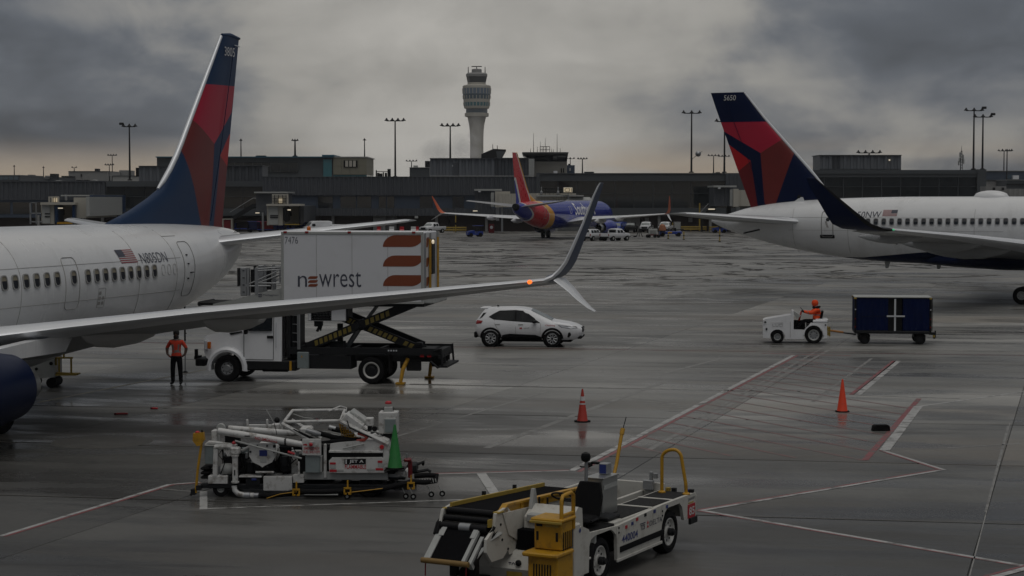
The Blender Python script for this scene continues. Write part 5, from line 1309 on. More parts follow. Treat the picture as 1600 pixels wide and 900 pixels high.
# cab: hood and doors
hood = [(X_(316), .95), (X_(314), 1.22), (X_(316), 1.45), (X_(321), 1.58), (X_(340), 1.72), (X_(372), 1.82), (X_(378), 1.82), (X_(378), .72), (X_(385), .62)] 
hood = [(X_(314.5), .98), (X_(310.5), 1.10), (X_(310.5), 1.46), (X_(314.5), 1.56), (X_(340), 1.70), (X_(376), 1.82), (X_(376), .72)] + [p for p in arch(X_(351), .47, .60, .62)][1:-1][::-1][::-1]
hp = [(X_(314.5), .80), (X_(310.5), 1.0), (X_(310.5), 1.46), (X_(314.5), 1.57), (X_(338), 1.70), (X_(376), 1.82), (X_(376), .62)] + arch(X_(351), .47, .60, .62)[::-1]
o = MB().prism(hp, -1.02, 1.02, 'xz').build('hood', M_TRUCK, tk, 30)
taper(o, lambda x, y, z: (x, y * (1 - .18 * max(0, min(1, (x - X_(376)) / 1.3)) - .14 * max(0, (z - 1.3) / .5)), z))
# flared front fenders
for sd in (1, -1):
    rs = []
    for k in range(13):
        a = rad(-8 + 196 * k / 12); c, q = math.cos(a), math.sin(a)
        rs.append([(X_(351) + rr * c, sd * yy, .47 + rr * q) for rr, yy in ((.56, .78), (.74, .78), (.72, 1.10), (.64, 1.16), (.56, 1.14))])
    MB().rings(rs).build('fender', M_TRUCK, tk, 40)
cab = [(X_(376), .72), (X_(376), 1.82), (X_(384), 1.86), (X_(399), 2.28), (X_(405), 2.34), (X_(432), 2.36), (X_(438), 2.30), (X_(438), .72)]
o = MB().prism(cab, -1.06, 1.06, 'xz').build('cab', M_TRUCK, tk, 30)
tin = lambda y, z: y * (1 - .10 * max(0, (z - 1.75) / .6))
taper(o, lambda x, y, z: (x, tin(y, z), z))
yc = lambda z: tin(1.06, z)
for sd in (1, -1):
    mp = lambda u, v, sd=sd: Vector((u, sd * (yc(v) + .008), v))
    drape('door_window', [([(X_(381), 1.86), (X_(395), 2.26), (X_(423), 2.26), (X_(423), 1.76), (X_(386), 1.76)], 0)], mp, [M_CARGLASS], tk, ys=[1.76])
    MB().tube([mp(x, z) for x, z in ((X_(378), .78), (X_(378), 1.80), (X_(381), 1.90), (X_(396), 2.29), (X_(425), 2.29), (X_(425), .78), (X_(378), .78))], .010, 5).build('door_seam', M_DARK, tk)
    MB().box((X_(420), sd * 1.075, 1.55), (.22, .03, .10), bev=.01).build('door_handle', M_BLKP, tk)
    m = MB().box((X_(384), sd * 1.28, 1.83), (.12, .16, .34), bev=.03); m.tube([(X_(384), sd * 1.0, 1.72), (X_(384), sd * 1.2, 1.75)], .02, 6); m.build('mirror', M_BLKP, tk)
    drape('stripe_mark', [([(X_(430), 1.2), (X_(428.5), 1.2), (X_(428.5), 2.05), (X_(430), 2.05)], 0)], mp, [M_CLEAR], tk, ys=[1.76])
    MB().box((X_(314.5), sd * .80, 1.24), (.10, .26, .34), bev=.03).build('headlight', M_CLEAR, tk); MB().box((X_(321), sd * .96, 1.24), (.12, .10, .24), bev=.02).build('turn_lamp', M_AMBER, tk)
mb = MB(); mb.add([(X_(384) + .02, -1.0, 1.86), (X_(384) + .02, 1.0, 1.86), (X_(399) + .02, .93, 2.27), (X_(399) + .02, -.93, 2.27)], [(0, 1, 2, 3)]); mb.build('windscreen', M_WSHIELD, tk, 0)
mb = MB().box((X_(315), 0, 1.26), (.06, 1.15, .46), bev=.02, mi=0)
for k in range(5): mb.box((X_(314.2), 0, 1.09 + .085 * k), (.05, 1.05, .03), mi=1)
mb.build('grille', [M_BLKP, M_LGREY], tk)
mb = MB().box((X_(308), 0, .66), (.35, 2.2, .26), bev=.03).box((X_(299), .7, .80), (.12, .5, .10)).box((X_(299), -.7, .80), (.12, .5, .10)).box((X_(300), .95, .95), (.10, .10, .30)); mb.box((X_(303), .2, .62), (.3, .8, .14)); mb.build('front_bumper', M_BLKP, tk)
drape('hood_vent', [([(X_(355), 1.60), (X_(352), 1.66), (X_(372), 1.74), (X_(375), 1.70)], 0)], lambda u, v: Vector((u, 1.02 * (1 - .14 * (v - 1.3) / .5) * (1 - .18 * max(0, (u - X_(376)) / 1.3)) + .012, v)), [M_DARK], tk)
for sd in (1, -1):
    wheel(tk, (X_(351), sd * .98, .46), .46, .28, .27, M_DARK, side=sd, core=M_GALV)
    wheel(tk, (0, sd * 1.0, .46), .46, .26, .29, M_RIM, side=sd, core=M_DARK); wheel(tk, (0, sd * .70, .46), .46, .24, .27, M_DARK, side=sd)
    MB().box((X_(609), sd * 1.0, .72), (.03, .55, .7)).build('mud_flap', M_BLACK, tk, 0)
    o = MB().prism([(X_(600), 1.04), (X_(560), 1.04), (X_(556), .98), (X_(604), .98)], sd * .62, sd * 1.12, 'xz').build('wheel_guard', M_DARK, tk, 0)
mb = MB()
for sd in (1, -1):
    mb.box(((X_(440) + X_(690)) / 2, sd * .45, .86), (X_(440) - X_(690), .10, .28))
    mb.box(((X_(450) + X_(688)) / 2, sd * 1.02, 1.10), (X_(450) - X_(688), .10, .24))
for k in range(6): mb.box((X_(455 + 44 * k), 0, 1.06), (.1, 2.0, .2))
mb.box(((X_(470) + X_(548)) / 2, .62, .72), (X_(470) - X_(548), .9, .46)); mb.box(((X_(380) + X_(462)) / 2, .8, .58), (X_(380) - X_(462), .55, .36), bev=.05); mb.box(((X_(380) + X_(440)) / 2, -.8, .58), (1.3, .55, .36))
mb.cyl((X_(400), .4, .46), (X_(440), .4, .46), .16, n=12)
mb.build('chassis', M_DARK, tk, 0)
mb = MB()
for x in (441, 447, 456): mb.cyl((X_(x), .95, .9), (X_(x), .95, 2.32), .05, n=8)
mb.cyl((X_(452), .6, .8), (X_(452), .6, 2.45), .10, n=12); mb.box((X_(449), 0, 1.6), (.10, 2.0, 1.5)); mb.box((X_(449), 0, 2.34), (.45, 2.0, .06))
mb.build('headboard', M_DARK, tk, 0)
mb = MB(); P = [(X_(465), 1.12, 1.15), (X_(465), 1.12, 2.45), (X_(467.5), 1.12, 2.45), (X_(467.5), 1.12, 1.15)]
mb.tube(P, .025, 6); 
for z in (1.4, 1.7, 2.0, 2.3): mb.cyl((X_(465), 1.12, z), (X_(455), 1.0, z), .015, n=5)
mb.build('ladder_frame', M_GALV, tk)
MB().box((X_(473), 1.08, .78), (.40, .20, .56), bev=.02).build('tool_box', M_GSEG, tk)
drape('warning_mark', [([(X_(470), .88), (X_(473), .88), (X_(471.5), .96)], 0)], side_print(tk, 1.182), [M_YEL], tk)
MB().box((X_(453), 1.12, .58), (.07, .06, .32)).build('step_marker', M_YEL, tk, 0)
mb = MB().box((X_(668), 0, 1.06), (.9, 2.1, .20)).box((X_(687), 0, .95), (.10, 2.3, .10)).box((X_(692), 0, .62), (.30, 2.3, .07))
for sd in (1, -1):
    mb.tube([(X_(678), sd * 1.1, 1.15), (X_(689), sd * 1.1, 1.22), (X_(691), sd * 1.1, .62), (X_(684), sd * 1.1, .58), (X_(672), sd * 1.1, .80)], .04, 6)
mb.build('rear_bumper', M_DARK, tk)
for x in (659, 670): MB().box((X_(x), 1.05, .98), (.14, .04, .10)).build('tail_lamp', M_REDL, tk, 0)
for k in range(4): MB().box((X_(607 + 4 * k), 1.075, 1.14), (.05, .01, .05)).build('rivet_plate', M_CLEAR, tk, 0)
for sd, px in ((1, 626), (-1, 652)):
    mb = MB().tube([(X_(px + 9), sd * .85, .85), (X_(px + 3), sd * 1.05, .5), (X_(px), sd * 1.12, .08)], [.07, .07, .06], 8); mb.box((X_(px), sd * 1.12, .04), (.30, .30, .06)); mb.build('outrigger', M_YEL, tk)
    MB().box((X_(px + 18), sd * .8, .62), (.5, .16, .36), bev=.03).build('outrigger_housing', M_DARK, tk)
# scissor lift with chevron plates
def beam(p, q, w_, t, name, stripes=()):
    p, q = Vector(p), Vector(q); d = (q - p).normalized(); n = Vector((0, 1, 0)); u = d.cross(n) * w_ / 2; h = n * t / 2
    o = MB().rings([[p + u + h, p - u + h, p - u - h, p + u - h], [q + u + h, q - u + h, q - u - h, q + u - h]]).build(name, M_DARK, tk, 0)
    L = (q - p).length
    for a, b in stripes:
        k = int((b - a) * L / .16)
        for i in range(k):
            s0 = a * L + (b - a) * L * i / k; s1 = s0 + (b - a) * L / k * .66
            f = lambda s, g: p + d * s + u * g + h + n * .004
            MB().add([f(s0, .62), f(s1, .62), f(s1 + .04, -.62), f(s0 + .04, -.62)], [(0, 1, 2, 3)]).build('stripe', mat('grimy_yellow_paint', (.20, .15, .025), .5, var=.2, dirt=.4), o, 0)
    return o
zt = 2.72
for sd in (1, -1):
    st = ((.10, .42), (.62, .92)) if sd > 0 else ()
    beam((X_(474), sd * .78, 1.2), (X_(641), sd * .78, zt), .28, .10, 'scissor_arm', ((.08, .44), (.56, .80)) if sd > 0 else ())
    beam((X_(494), sd * .60, zt - .2), (X_(648), sd * .60, 1.2), .26, .10, 'scissor_arm', ((.15, .38), (.50, .80), (.86, .97)) if sd > 0 else ())
MB().box((X_(556), 0, 1.95), (.35, 1.5, .32), bev=.05).cyl((X_(556), -.95, 1.95), (X_(556), .95, 1.95), .10, n=12).build('pivot', M_DARK, tk)
MB().cyl((X_(530), .1, 1.1), (X_(560), .1, 2.1), .09, n=12).cyl((X_(545), .1, 1.6), (X_(580), .1, 2.6), .06, n=10).build('lift_ram', M_GALV, tk)
mb = MB().box((X_(525), .5, 1.55), (.16, .2, .9)).box((X_(521), .5, 1.25), (.5, .3, .3)); mb.build('lift_post', M_DARK, tk, 0)
mb = MB().box((X_(651), .6, 1.3), (.24, .3, .2), bev=.03).box((X_(656), .7, 1.28), (.3, .1, .06)); mb.build('slide_block', M_DARK, tk)
# the box
bx0, bx1, bz0, bz1 = X_(663.5), X_(440), 2.74, 5.16
MB().box(((bx0 + bx1) / 2, 0, (bz0 + bz1) / 2), (bx1 - bx0, 2.44, bz1 - bz0), bev=.035).build('cargo_box', mat('cargo_box_white', (0.66, .67, .70), .35, var=.035, scale=.6, dirt=.14, dirtcol=(.4, .39, .37)), tk)
for z in (bz0 + .04, bz1 - .05): MB().box(((bx0 + bx1) / 2, 1.226, z), (bx1 - bx0 - .02, .03, .09), bev=.008).build('box_rail', M_LGREY, tk)
for x in (bx0 + .05, bx1 - .05): MB().box((x, 1.228, (bz0 + bz1) / 2), (.09, .03, bz1 - bz0 - .2), bev=.008).build('corner_post', M_LGREY, tk)
for k in range(1, 4): MB().box((bx0 + (bx1 - bx0) * k / 4, 1.221, 3.95), (.012, .008, 2.2)).build('panel_joint', M_SEAM, tk, 0)
SP = side_print(tk, 1.2205, .006)
# box printing: swooshes, number, name
def swoosh(x0, x1, z0, z1, n=8):
    """leaf shape: round at lower left and upper right"""
    h = z1 - z0; w_ = x1 - x0; P = [(x0, z0)]
    for k in range(n + 1): a = rad(180 - 90 * k / n); P.append((x0 + h * 1.15 + h * 1.15 * math.cos(a), z1 - h + h * math.sin(a)))
    P.append((x1, z1))
    for k in range(n + 1): a = rad(0 - 90 * k / n); P.append((x1 - h * 1.15 + h * 1.15 * math.cos(a), z0 + h + h * math.sin(a)))
    Q = []
    for p in P:
        if not Q or (abs(p[0] - Q[-1][0]) + abs(p[1] - Q[-1][1])) > 1e-4: Q.append(p)
    return Q
flip = lambda u, v: SP(-u, v)
zz = lambda py: 2.74 + (473 - py) / 110.0 * 2.42
for y0, y1 in ((368, 386), (399, 416), (429, 446)):
    drape('swoosh', [(swoosh(-X_(600), -X_(663), zz(y1), zz(y0)), 0)], flip, [M_BROWN], tk)
    w0 = 1.2 - (663 - 663) ; 
    drape('swoosh', [(swoosh(.30, 1.0, zz(y1 + 1) , zz(y0 + 4)), 0)], lambda u, v: Vector((bx0 - .006, 1.22 - u + .05, v)), [M_BROWN], tk)
word('fleet_number', '7476', (-X_(446.5), zz(381.5), -X_(467), zz(371)), flip, M_INK, tk, bold=-.012)
for (s, a, b) in (('n', 466.5, 481), ('wrest', 500, 566)):
    word('lettering', s, (-X_(a), zz(448 if s == 'n' else 448), -X_(b), zz(431 if s == 'n' else 424.5)), flip, M_INK, tk, bold=-.005)
for k in range(3): drape('letter_stripe', [(swoosh(-X_(482.5), -X_(498), zz(447.8 - 6.0 * k), zz(447.8 - 6.0 * k - 4.2)), 0)], flip, [M_BROWN], tk)
for x in (447, 481, 548, 648): MB().box((X_(x), 1.235, bz1 - .02), (.12, .05, .07), bev=.01).build('marker_lamp', M_REDL, tk)
MB().lathe([(.07, 0), (.07, .10), (.03, .15)], n=12).build('beacon', M_AMBER, tk, loc=(X_(477), .6, bz1 + .03))
mb = MB()
for y in (1.15, .2, -1.15): mb.box((bx0 - .04, y, (bz0 + bz1) / 2), (.05, .07, bz1 - bz0 - .1))
mb.build('rear_door_post', M_GALV, tk, 0)
for y in (.42, .30): MB().box((bx0 - .06, y, 3.9), (.05, .05, 2.0)).build('grab_rail', M_YEL, tk, 0)
MB().box((bx0 - .07, -.1, 4.3), (.05, .5, 1.2)).build('roller_door', M_DARK, tk, 0); MB().box((bx0 - .1, -.9, 3.9), (.06, .05, 2.1)).build('grab_rail', M_YEL, tk, 0)
MB().box((bx0 - .18, 0, bz0 + .16), (.38, 2.4, .30), bev=.03).build('tail_ledge', M_LGREY, tk)
MB().lathe([(.07, 0), (.07, .06), (.02, .08)], axis='x', n=12).build('work_lamp', M_LAMPW, tk, loc=(bx0 - .16, .2, bz1 - .35))
MB().box(((bx0 + bx1) / 2, 0, bz0 - .06), (bx1 - bx0 - .1, 1.9, .12)).build('box_frame', M_DARK, tk, 0)
# refrigeration unit under the front of the box
mb = MB().box((X_(509), .55, 2.34), (1.32, .9, .46), bev=.03, mi=0)
for k in range(7): mb.box((X_(500.5), 1.005, 2.17 + .055 * k), (.66, .02, .03), mi=1)
mb.box((X_(500.5), .99, 2.335), (.72, .02, .40), mi=1)
mb.build('cooling_unit', [M_TRUCK, M_BLKP], tk); MB().box((X_(518.5), .5, 2.63), (.5, .9, .14)).box((X_(539), .5, 2.38), (.08, .8, .5)).build('unit_bracket', M_DARK, tk, 0)
mb = MB().box((X_(493), .7, 2.02), (.26, .3, .22), bev=.03).cyl((X_(495), .75, 1.92), (X_(491), .75, 1.74), .05, n=8).cyl((X_(497), .65, 1.92), (X_(495), .65, 1.76), .03, n=8); mb.build('hose_coupling', M_DARK, tk)
word('unit_label', '+ THERMO', (-X_(519), 2.2, -X_(535), 2.24), lambda u, v: Vector((-u, 1.006, v)), M_INK, tk) if False else None
# front loading platform with rails and gate
for y0 in (1.10, -1.14): MB().prism([(X_(440), 2.70), (X_(440), 3.24), (X_(403), 3.06), (X_(366), 2.84), (X_(330), 2.68), (X_(330), 2.58), (X_(366), 2.60)], y0, y0 + .04, 'xz').build('platform_side', M_LGREY, tk, 0)
mb = MB().box(((X_(440) + X_(345)) / 2, 0, 2.70), (X_(345) - X_(440), 2.2, .08)).box(((X_(362) + X_(304)) / 2, 0, 2.66), (X_(304) - X_(362), 1.7, .10), bev=.02).box((X_(303.5), 0, 2.66), (.10, 1.8, .16), bev=.04); mb.build('platform_floor', M_DARK, tk)
for sd in (1, -1):
    mb = MB()
    for (p, q) in (((441, 418), (401, 421)), ((441, 421.5), (401, 424)), ((402, 421), (402, 462)), ((402, 443), (436, 443)), ((378, 449), (434, 424)), ((402, 443), (436, 430)), ((378, 448), (422, 447)), ((437, 420), (437, 442))):
        mb.cyl((X_(p[0]), sd * 1.12, zz(p[1])), (X_(q[0]), sd * 1.12, zz(q[1])), .028, n=6)
    mb.build('guard_rail', M_GALV, tk)
for sd in (1, -1):
    mb = MB().box((X_(379), sd * 1.10, zz(441)), (.22, .10, zz(419) - zz(463)), bev=.02, mi=0).box((X_(386.5), sd * 1.08, zz(441)), (.08, .14, zz(421) - zz(464)), mi=0).box((X_(393), sd * 1.0, zz(440)), (.16, .10, zz(424) - zz(460)), mi=1).box((X_(399.5), sd * 1.1, zz(440)), (.10, .10, zz(418) - zz(460)), mi=0).box((X_(369.8), sd * 1.0, zz(434)), (.05, .2, zz(420) - zz(448)), mi=1)
    for k in range(4): mb.box((X_(379.5), sd * 1.155, zz(424 + 11 * k)), (.07, .02, .03), mi=1)
    mb.build('gate', [M_GALV, M_DARK], tk)
word('maker_mark', 'Mallaghan', (-X_(410), zz(463.5), -X_(434.5), zz(460)), lambda u, v: Vector((-u, 1.146, v)), M_INK, tk)
mb = MB(); 
for a in (0, 90, 180, 270): mb.box((X_(405.5) + .045 * math.cos(rad(a + 45)), 1.146, zz(462) + .045 * math.sin(rad(a + 45))), (.045, .006, .045))
mb.build('maker_emblem', M_INK, tk, 0)

# ---- white sport utility car
def loft_car(t, stations, name, m, smooth=32):
    """stations: (x, [(y, z) ... from sill to roof centre])"""
    rs = []
    for x, pts in stations: rs.append([(x, y, z) for y, z in pts] + [(x, -y, z) for y, z in pts[::-1]])
    return MB().rings(rs).build(name, m, t, smooth)
def car_y(stations, x, z):
    def at(pts):
        best = None
        for (y0, z0), (y1, z1) in zip(pts, pts[1:]):
            if min(z0, z1) - 1e-6 <= z <= max(z0, z1) + 1e-6 and abs(z1 - z0) > 1e-6:
                y = y0 + (y1 - y0) * (z - z0) / (z1 - z0); best = y if best is None else max(best, y)
        return best if best is not None else (pts[0][0] if z < pts[0][1] else pts[-2][0])
    S = stations
    for (xa, pa), (xb, pb) in zip(S, S[1:]):
        if xa <= x <= xb or xb <= x <= xa:
            k = (x - xa) / (xb - xa); P = [(p[0] + (q[0] - p[0]) * k, p[1] + (q[1] - p[1]) * k) for p, q in zip(pa, pb)]
            return at(P)
    return at(S[0][1] if abs(x - S[0][0]) < abs(x - S[-1][0]) else S[-1][1])

suv = thing('sport_utility_car', 'white compact sport utility car driving right along the wet apron', 'car', (0, 0, 0), rad(-7))
fd = Vector((math.cos(rad(-7)), math.sin(rad(-7)), 0)); rt_ = Vector((fd.y, -fd.x, 0))
suv.location = gp(767, 541.5) - fd * 0.70 - rt_ * .80
def st(x, zb, w0, zs, w1, zbelt, wbelt, zr, wr, zc):
    return (x, [(w0 - .12, zb), (w0, zb + .12), (w1, zs), (wbelt, zbelt), (wr + .05, zr - .06), (wr, zr), (wr * .5, (zr + zc) / 2 + .012), (0.0, zc)])
ST = [st(.04, .50, .62, .74, .72, .98, .70, 1.10, .62, 1.12), st(.10, .42, .74, .76, .83, 1.04, .80, 1.14, .70, 1.16), st(.30, .34, .84, .78, .90, 1.06, .86, 1.44, .62, 1.46), st(.42, .32, .86, .80, .915, 1.07, .88, 1.57, .58, 1.60), st(.60, .30, .87, .80, .92, 1.07, .885, 1.60, .59, 1.63), st(1.0, .30, .87, .80, .92, 1.06, .885, 1.62, .60, 1.655),
      st(1.6, .30, .87, .80, .92, 1.05, .885, 1.635, .605, 1.675), st(2.0, .30, .87, .80, .92, 1.04, .885, 1.62, .605, 1.66), st(2.34, .30, .87, .80, .92, 1.03, .885, 1.55, .61, 1.615), st(2.6, .30, .87, .80, .92, 1.02, .885, 1.42, .645, 1.50), st(3.0, .30, .87, .80, .92, 1.02, .885, 1.24, .72, 1.31), st(3.36, .30, .87, .80, .92, 1.01, .885, 1.08, .78, 1.135),
      st(3.6, .30, .87, .80, .92, .98, .88, 1.05, .74, 1.10), st(4.0, .30, .86, .78, .90, .93, .86, .99, .70, 1.045), st(4.25, .32, .83, .74, .87, .86, .82, .92, .66, .98), st(4.42, .36, .74, .66, .80, .80, .74, .85, .60, .90), st(4.55, .42, .56, .62, .64, .74, .60, .78, .48, .81)]
loft_car(suv, ST, 'body', M_TRUCK, 38)
sy = lambda sd, off=.008: (lambda u, v: Vector((u, sd * (car_y(ST, u, v) + off), v)))
xs_st = [s[0] for s in ST]
for sd in (-1, 1):
    drape('side_window', [([(.66, 1.25), (.84, 1.18), (1.72, 1.11), (1.72, 1.51), (1.08, 1.48), (.84, 1.37)], 0)], sy(sd), [M_CARGLASS], suv, xs=xs_st, ys=[1.06, 1.2, 1.3, 1.4])
    drape('side_window', [([(1.79, 1.105), (2.72, 1.045), (2.56, 1.22), (2.30, 1.40), (2.05, 1.48), (1.79, 1.505)], 0)], sy(sd), [M_CARGLASS], suv, xs=xs_st, ys=[1.06, 1.2, 1.3, 1.4])
    drape('window_trim', [([(.60, 1.26), (.82, 1.155), (1.76, 1.08), (2.80, 1.015), (2.80, 1.04), (1.76, 1.105), (.84, 1.185), (.70, 1.26), (.86, 1.38), (1.1, 1.50), (1.75, 1.53), (2.08, 1.50), (2.08, 1.525), (1.75, 1.555), (1.06, 1.525), (.80, 1.39)], 0), ([(1.715, 1.08), (1.795, 1.08), (1.795, 1.53), (1.715, 1.53)], 0)], sy(sd, .005), [M_BLKP], suv, xs=xs_st, ys=[1.06, 1.2, 1.3, 1.4])
    # black cladding
    def clad(cx, r0, r1):
        P = [(cx + r1 * math.cos(rad(a)), .36 + r1 * math.sin(rad(a))) for a in range(0, 181, 15)] + [(cx + r0 * math.cos(rad(a)), .36 + r0 * math.sin(rad(a))) for a in range(180, -1, -15)]
        return P
    for cx in (.70, 3.32):
        drape('arch_cladding', [(clad(cx, .38, .47), 0)], sy(sd, .016), [M_BLACK], suv, xs=xs_st, ys=[.44, .8])
        mb = MB().cyl((cx, sd * .60, .36), (cx, sd * .885, .36), .40, n=28); mb.build('wheel_well', M_DARKIN, suv)
        wheel(suv, (cx, sd * .80, .36), .36, .235, .235, M_GALV, side=sd, spokes=9)
    drape('sill_cladding', [([(1.14, .30), (2.88, .30), (2.84, .44), (2.6, .52), (1.5, .56), (1.2, .50)], 0)], sy(sd, .014), [M_BLACK], suv, xs=xs_st, ys=[.42, .44])
    drape('door_seam', [([(1.755, .55), (1.77, .55), (1.77, 1.10), (1.755, 1.10)], 0), ([(2.80, .55), (2.815, .55), (2.84, 1.01), (2.825, 1.01)], 0), ([(.86, 1.14), (.84, 1.0), (1.10, .60), (1.115, .60), (.86, 1.0), (.875, 1.14)], 0)], sy(sd, .004), [M_SEAM], suv, xs=xs_st, ys=[.8])
    for x in (1.0, 1.98): MB().box((x, sd * (car_y(ST, x, .96) + .012), .96), (.2, .03, .035), bev=.01).build('door_handle', M_LGREY, suv)
    m = MB().box((2.58, sd * 1.0, 1.08), (.17, .2, .13), bev=.04); m.build('mirror', M_BLKP, suv)
    drape('headlight', [([(3.60, .93), (3.75, .85), (4.10, .80), (4.36, .815), (4.30, .86), (3.90, .885)], 0)], sy(sd, .010), [M_CLEAR], suv, xs=xs_st, ys=[.8, .93])
    drape('headlight_bezel', [([(3.56, .94), (3.72, .84), (4.10, .785), (4.40, .80), (4.32, .875), (3.90, .905)], 0)], sy(sd, .006), [M_DARK], suv, xs=xs_st, ys=[.8, .93])
    drape('air_intake', [([(3.96, .44), (4.06, .40), (4.12, .55), (4.08, .64), (4.0, .62)], 0)], sy(sd, .008), [M_BLKP], suv, xs=xs_st)
    drape('tail_lamp', [([(.045, .96), (.30, .99), (.36, 1.10), (.20, 1.115), (.06, 1.12)], 0)], sy(sd, .012), [M_REDL], suv, xs=xs_st, ys=[1.04, 1.06])
    drape('quarter_window', [([(.20, 1.17), (.33, 1.24), (.50, 1.44), (.36, 1.42)], 0)], sy(sd, .008), [M_CARGLASS], suv, xs=xs_st, ys=[1.2, 1.3, 1.4])
def cap_pts(x, f0=.92): return None
# windscreen and rear glass follow the loft between two stations
def across(name, xa, xb, m, wf=.93, n=8, off=.010):
    mb = MB(); rs = []
    for k in range(5):
        x = xa + (xb - xa) * k / 4; row = []
        S = None
        for (p, q) in zip(ST, ST[1:]):
            if p[0] <= x <= q[0]: t = (x - p[0]) / (q[0] - p[0]); S = [(a[0] + (b[0] - a[0]) * t, a[1] + (b[1] - a[1]) * t) for a, b in zip(p[1], q[1])]; break
        wr, zr, zm, zc = S[5][0], S[5][1], S[6][1], S[7][1]
        for i in range(-n, n + 1):
            f = abs(i) / n * wf; z = zc + (zm - zc) * f * 2 if f < .5 else zm + (zr - zm) * (f - .5) * 2
            row.append((x, wr * wf * i / n, z + off))
        rs.append(row)
    mb.rings(rs, cap=False, closed=False); return mb.build(name, m, suv, 40, recalc=True)
across('windscreen', 2.40, 3.30, M_WSHIELD); across('rear_window', .14, .36, M_CARGLASS)
MB().box((.38, 0, 1.615), (.34, 1.15, .05), bev=.02).build('spoiler', M_TRUCK, suv)
MB().box((4.53, 0, .72), (.10, .88, .24), bev=.05).build('grille', M_BLKP, suv); MB().lathe([(.07, 0), (.06, .02), (.01, .025)], axis='x', n=14).build('grille_badge', M_LGREY, suv, loc=(4.585, 0, .72))
o = MB().box((4.46, 0, .42), (.22, 1.40, .14), bev=.05).build('front_bumper', M_BLACK, suv); MB().box((.05, 0, .50), (.16, 1.58, .26), bev=.05).build('rear_bumper', M_BLACK, suv)
MB().box((2.3, 0, .30), (3.6, 1.5, .16)).build('underbody', M_DARKIN, suv, 0)
MB().prism([(.86, 1.66), (.98, 1.66), (.92, 1.72), (.88, 1.73)], -.015, .015, 'xz').build('roof_aerial', M_BLKP, suv, 0)
word('door_lettering', 'swissport', (2.10, .79, 2.36, .85), sy(-1, .010), M_INK, suv, xs=xs_st, ys=[.8]) if False else None
drape('door_emblem', [([(1.93, .80), (1.97, .76), (2.01, .80), (1.97, .84)], 0), ([(1.985, .80), (2.02, .765), (2.055, .80), (2.02, .84)], 0)], sy(-1, .010), [M_INKRED], suv, xs=xs_st, ys=[.8])
word('door_lettering', 'unifi', (2.12, .775, 2.36, .845), sy(-1, .010), mat('grey_print', (.25, .25, .24), .4), suv, xs=xs_st, ys=[.8])
word('fender_lettering', 'Cleaning', (3.03, .88, 3.45, .965), sy(-1, .010), M_INKRED, suv, xs=xs_st, ys=[.8], shear=.15)

# ---- baggage tractor
tg_rz = rad(173)
tfw, tlf = Vector((math.cos(tg_rz), math.sin(tg_rz), 0)), Vector((-math.sin(tg_rz), math.cos(tg_rz), 0))
tg = thing('baggage_tractor', 'white open baggage tractor pulling a dark blue covered cart', 'tractor', tuple(gp(1271.2, 537) - tlf * .55), tg_rz)
bd = [(2.16, .24), (2.18, .62), (2.16, 1.0), (2.06, 1.05), (.98, 1.24), (.93, 1.40), (.86, 1.42), (.86, .60), (.36, .58), (.30, .70), (.12, .90), (-.56, .90), (-.58, .26), (-.42, .22)] + arch(0, .375, .43, .24)[::-1] + [(.44, .20), (1.17, .20)] + arch(1.55, .28, .33, .22)[::-1] + [(1.9, .22)]
o = MB().prism(bd, -.60, .60, 'xz').build('body', M_TRUCK, tg, 30)
taper(o, lambda x, y, z: (x, y * (1 - .22 * max(0, min(1, (x - .95) / .3)) * max(0, min(1, (z - .85) / .35))), z))
for sd in (1, -1):
    wheel(tg, (1.55, sd * .50, .28), .28, .20, .15, M_LGREY, side=sd, core=M_GALV); wheel(tg, (0, sd * .50, .375), .375, .24, .24, M_LGREY, side=sd, core=M_GALV)
    MB().prism([(0 + .45 * math.cos(rad(a)), .375 + .47 * math.sin(rad(a))) for a in range(0, 181, 12)] + [(.40 * math.cos(rad(a)), .375 + .42 * math.sin(rad(a))) for a in range(180, -1, -12)], sd * .50, sd * .63, 'xz').build('fender', M_TRUCK, tg, 40)
    MB().lathe([(.045, 0), (.04, .03), (.01, .035)], axis='y', n=12).build('side_lamp', M_DARK, tg, loc=(2.08, sd * .60 if sd > 0 else -.63, .92)); MB().box((2.02, sd * .605, .62), (.07, .03, .09)).build('side_lamp', M_DARK, tg, 0)
    MB().box((-.50, sd * .61, .82), (.06, .03, .06)).build('tail_lamp', M_DARK, tg, 0)
    MB().tube([(1.85, sd * .607, .90), (1.3, sd * .607, .90)], .006, 4).tube([(1.0, sd * .607, .95), (1.0, sd * .607, .25)], .006, 4).build('panel_seam', M_SEAM, tg)
mb = MB()
for (a, b) in (((1.76, .74), (1.76, .85)), ((1.76, .74), (1.66, .74)), ((1.62, .74), (1.62, .85)), ((1.62, .74), (1.52, .74)), ((1.52, .74), (1.52, .85)), ((1.46, .74), (1.34, .74)), ((1.34, .74), (1.34, .85)), ((1.34, .85), (1.46, .85)), ((1.46, .85), (1.46, .74))):
    mb.cyl((a[0], .604, a[1]), (b[0], .604, b[1]), .007, n=4)
mb.build('embossed_mark', M_SEAM, tg)
MB().rings([[(.92, y, 1.38), (.84, y, 1.40), (.55, y, 1.20), (.72, y, 1.05)] for y in (-.50, .50)]).build('dash_cowl', M_LGREY, tg, 0)
MB().box((-.28, 0, .97), (.62, 1.06, .10), bev=.02).box((-.35, 0, 1.04), (.55, .9, .05), bev=.02).build('rear_deck', M_TRUCK, tg)
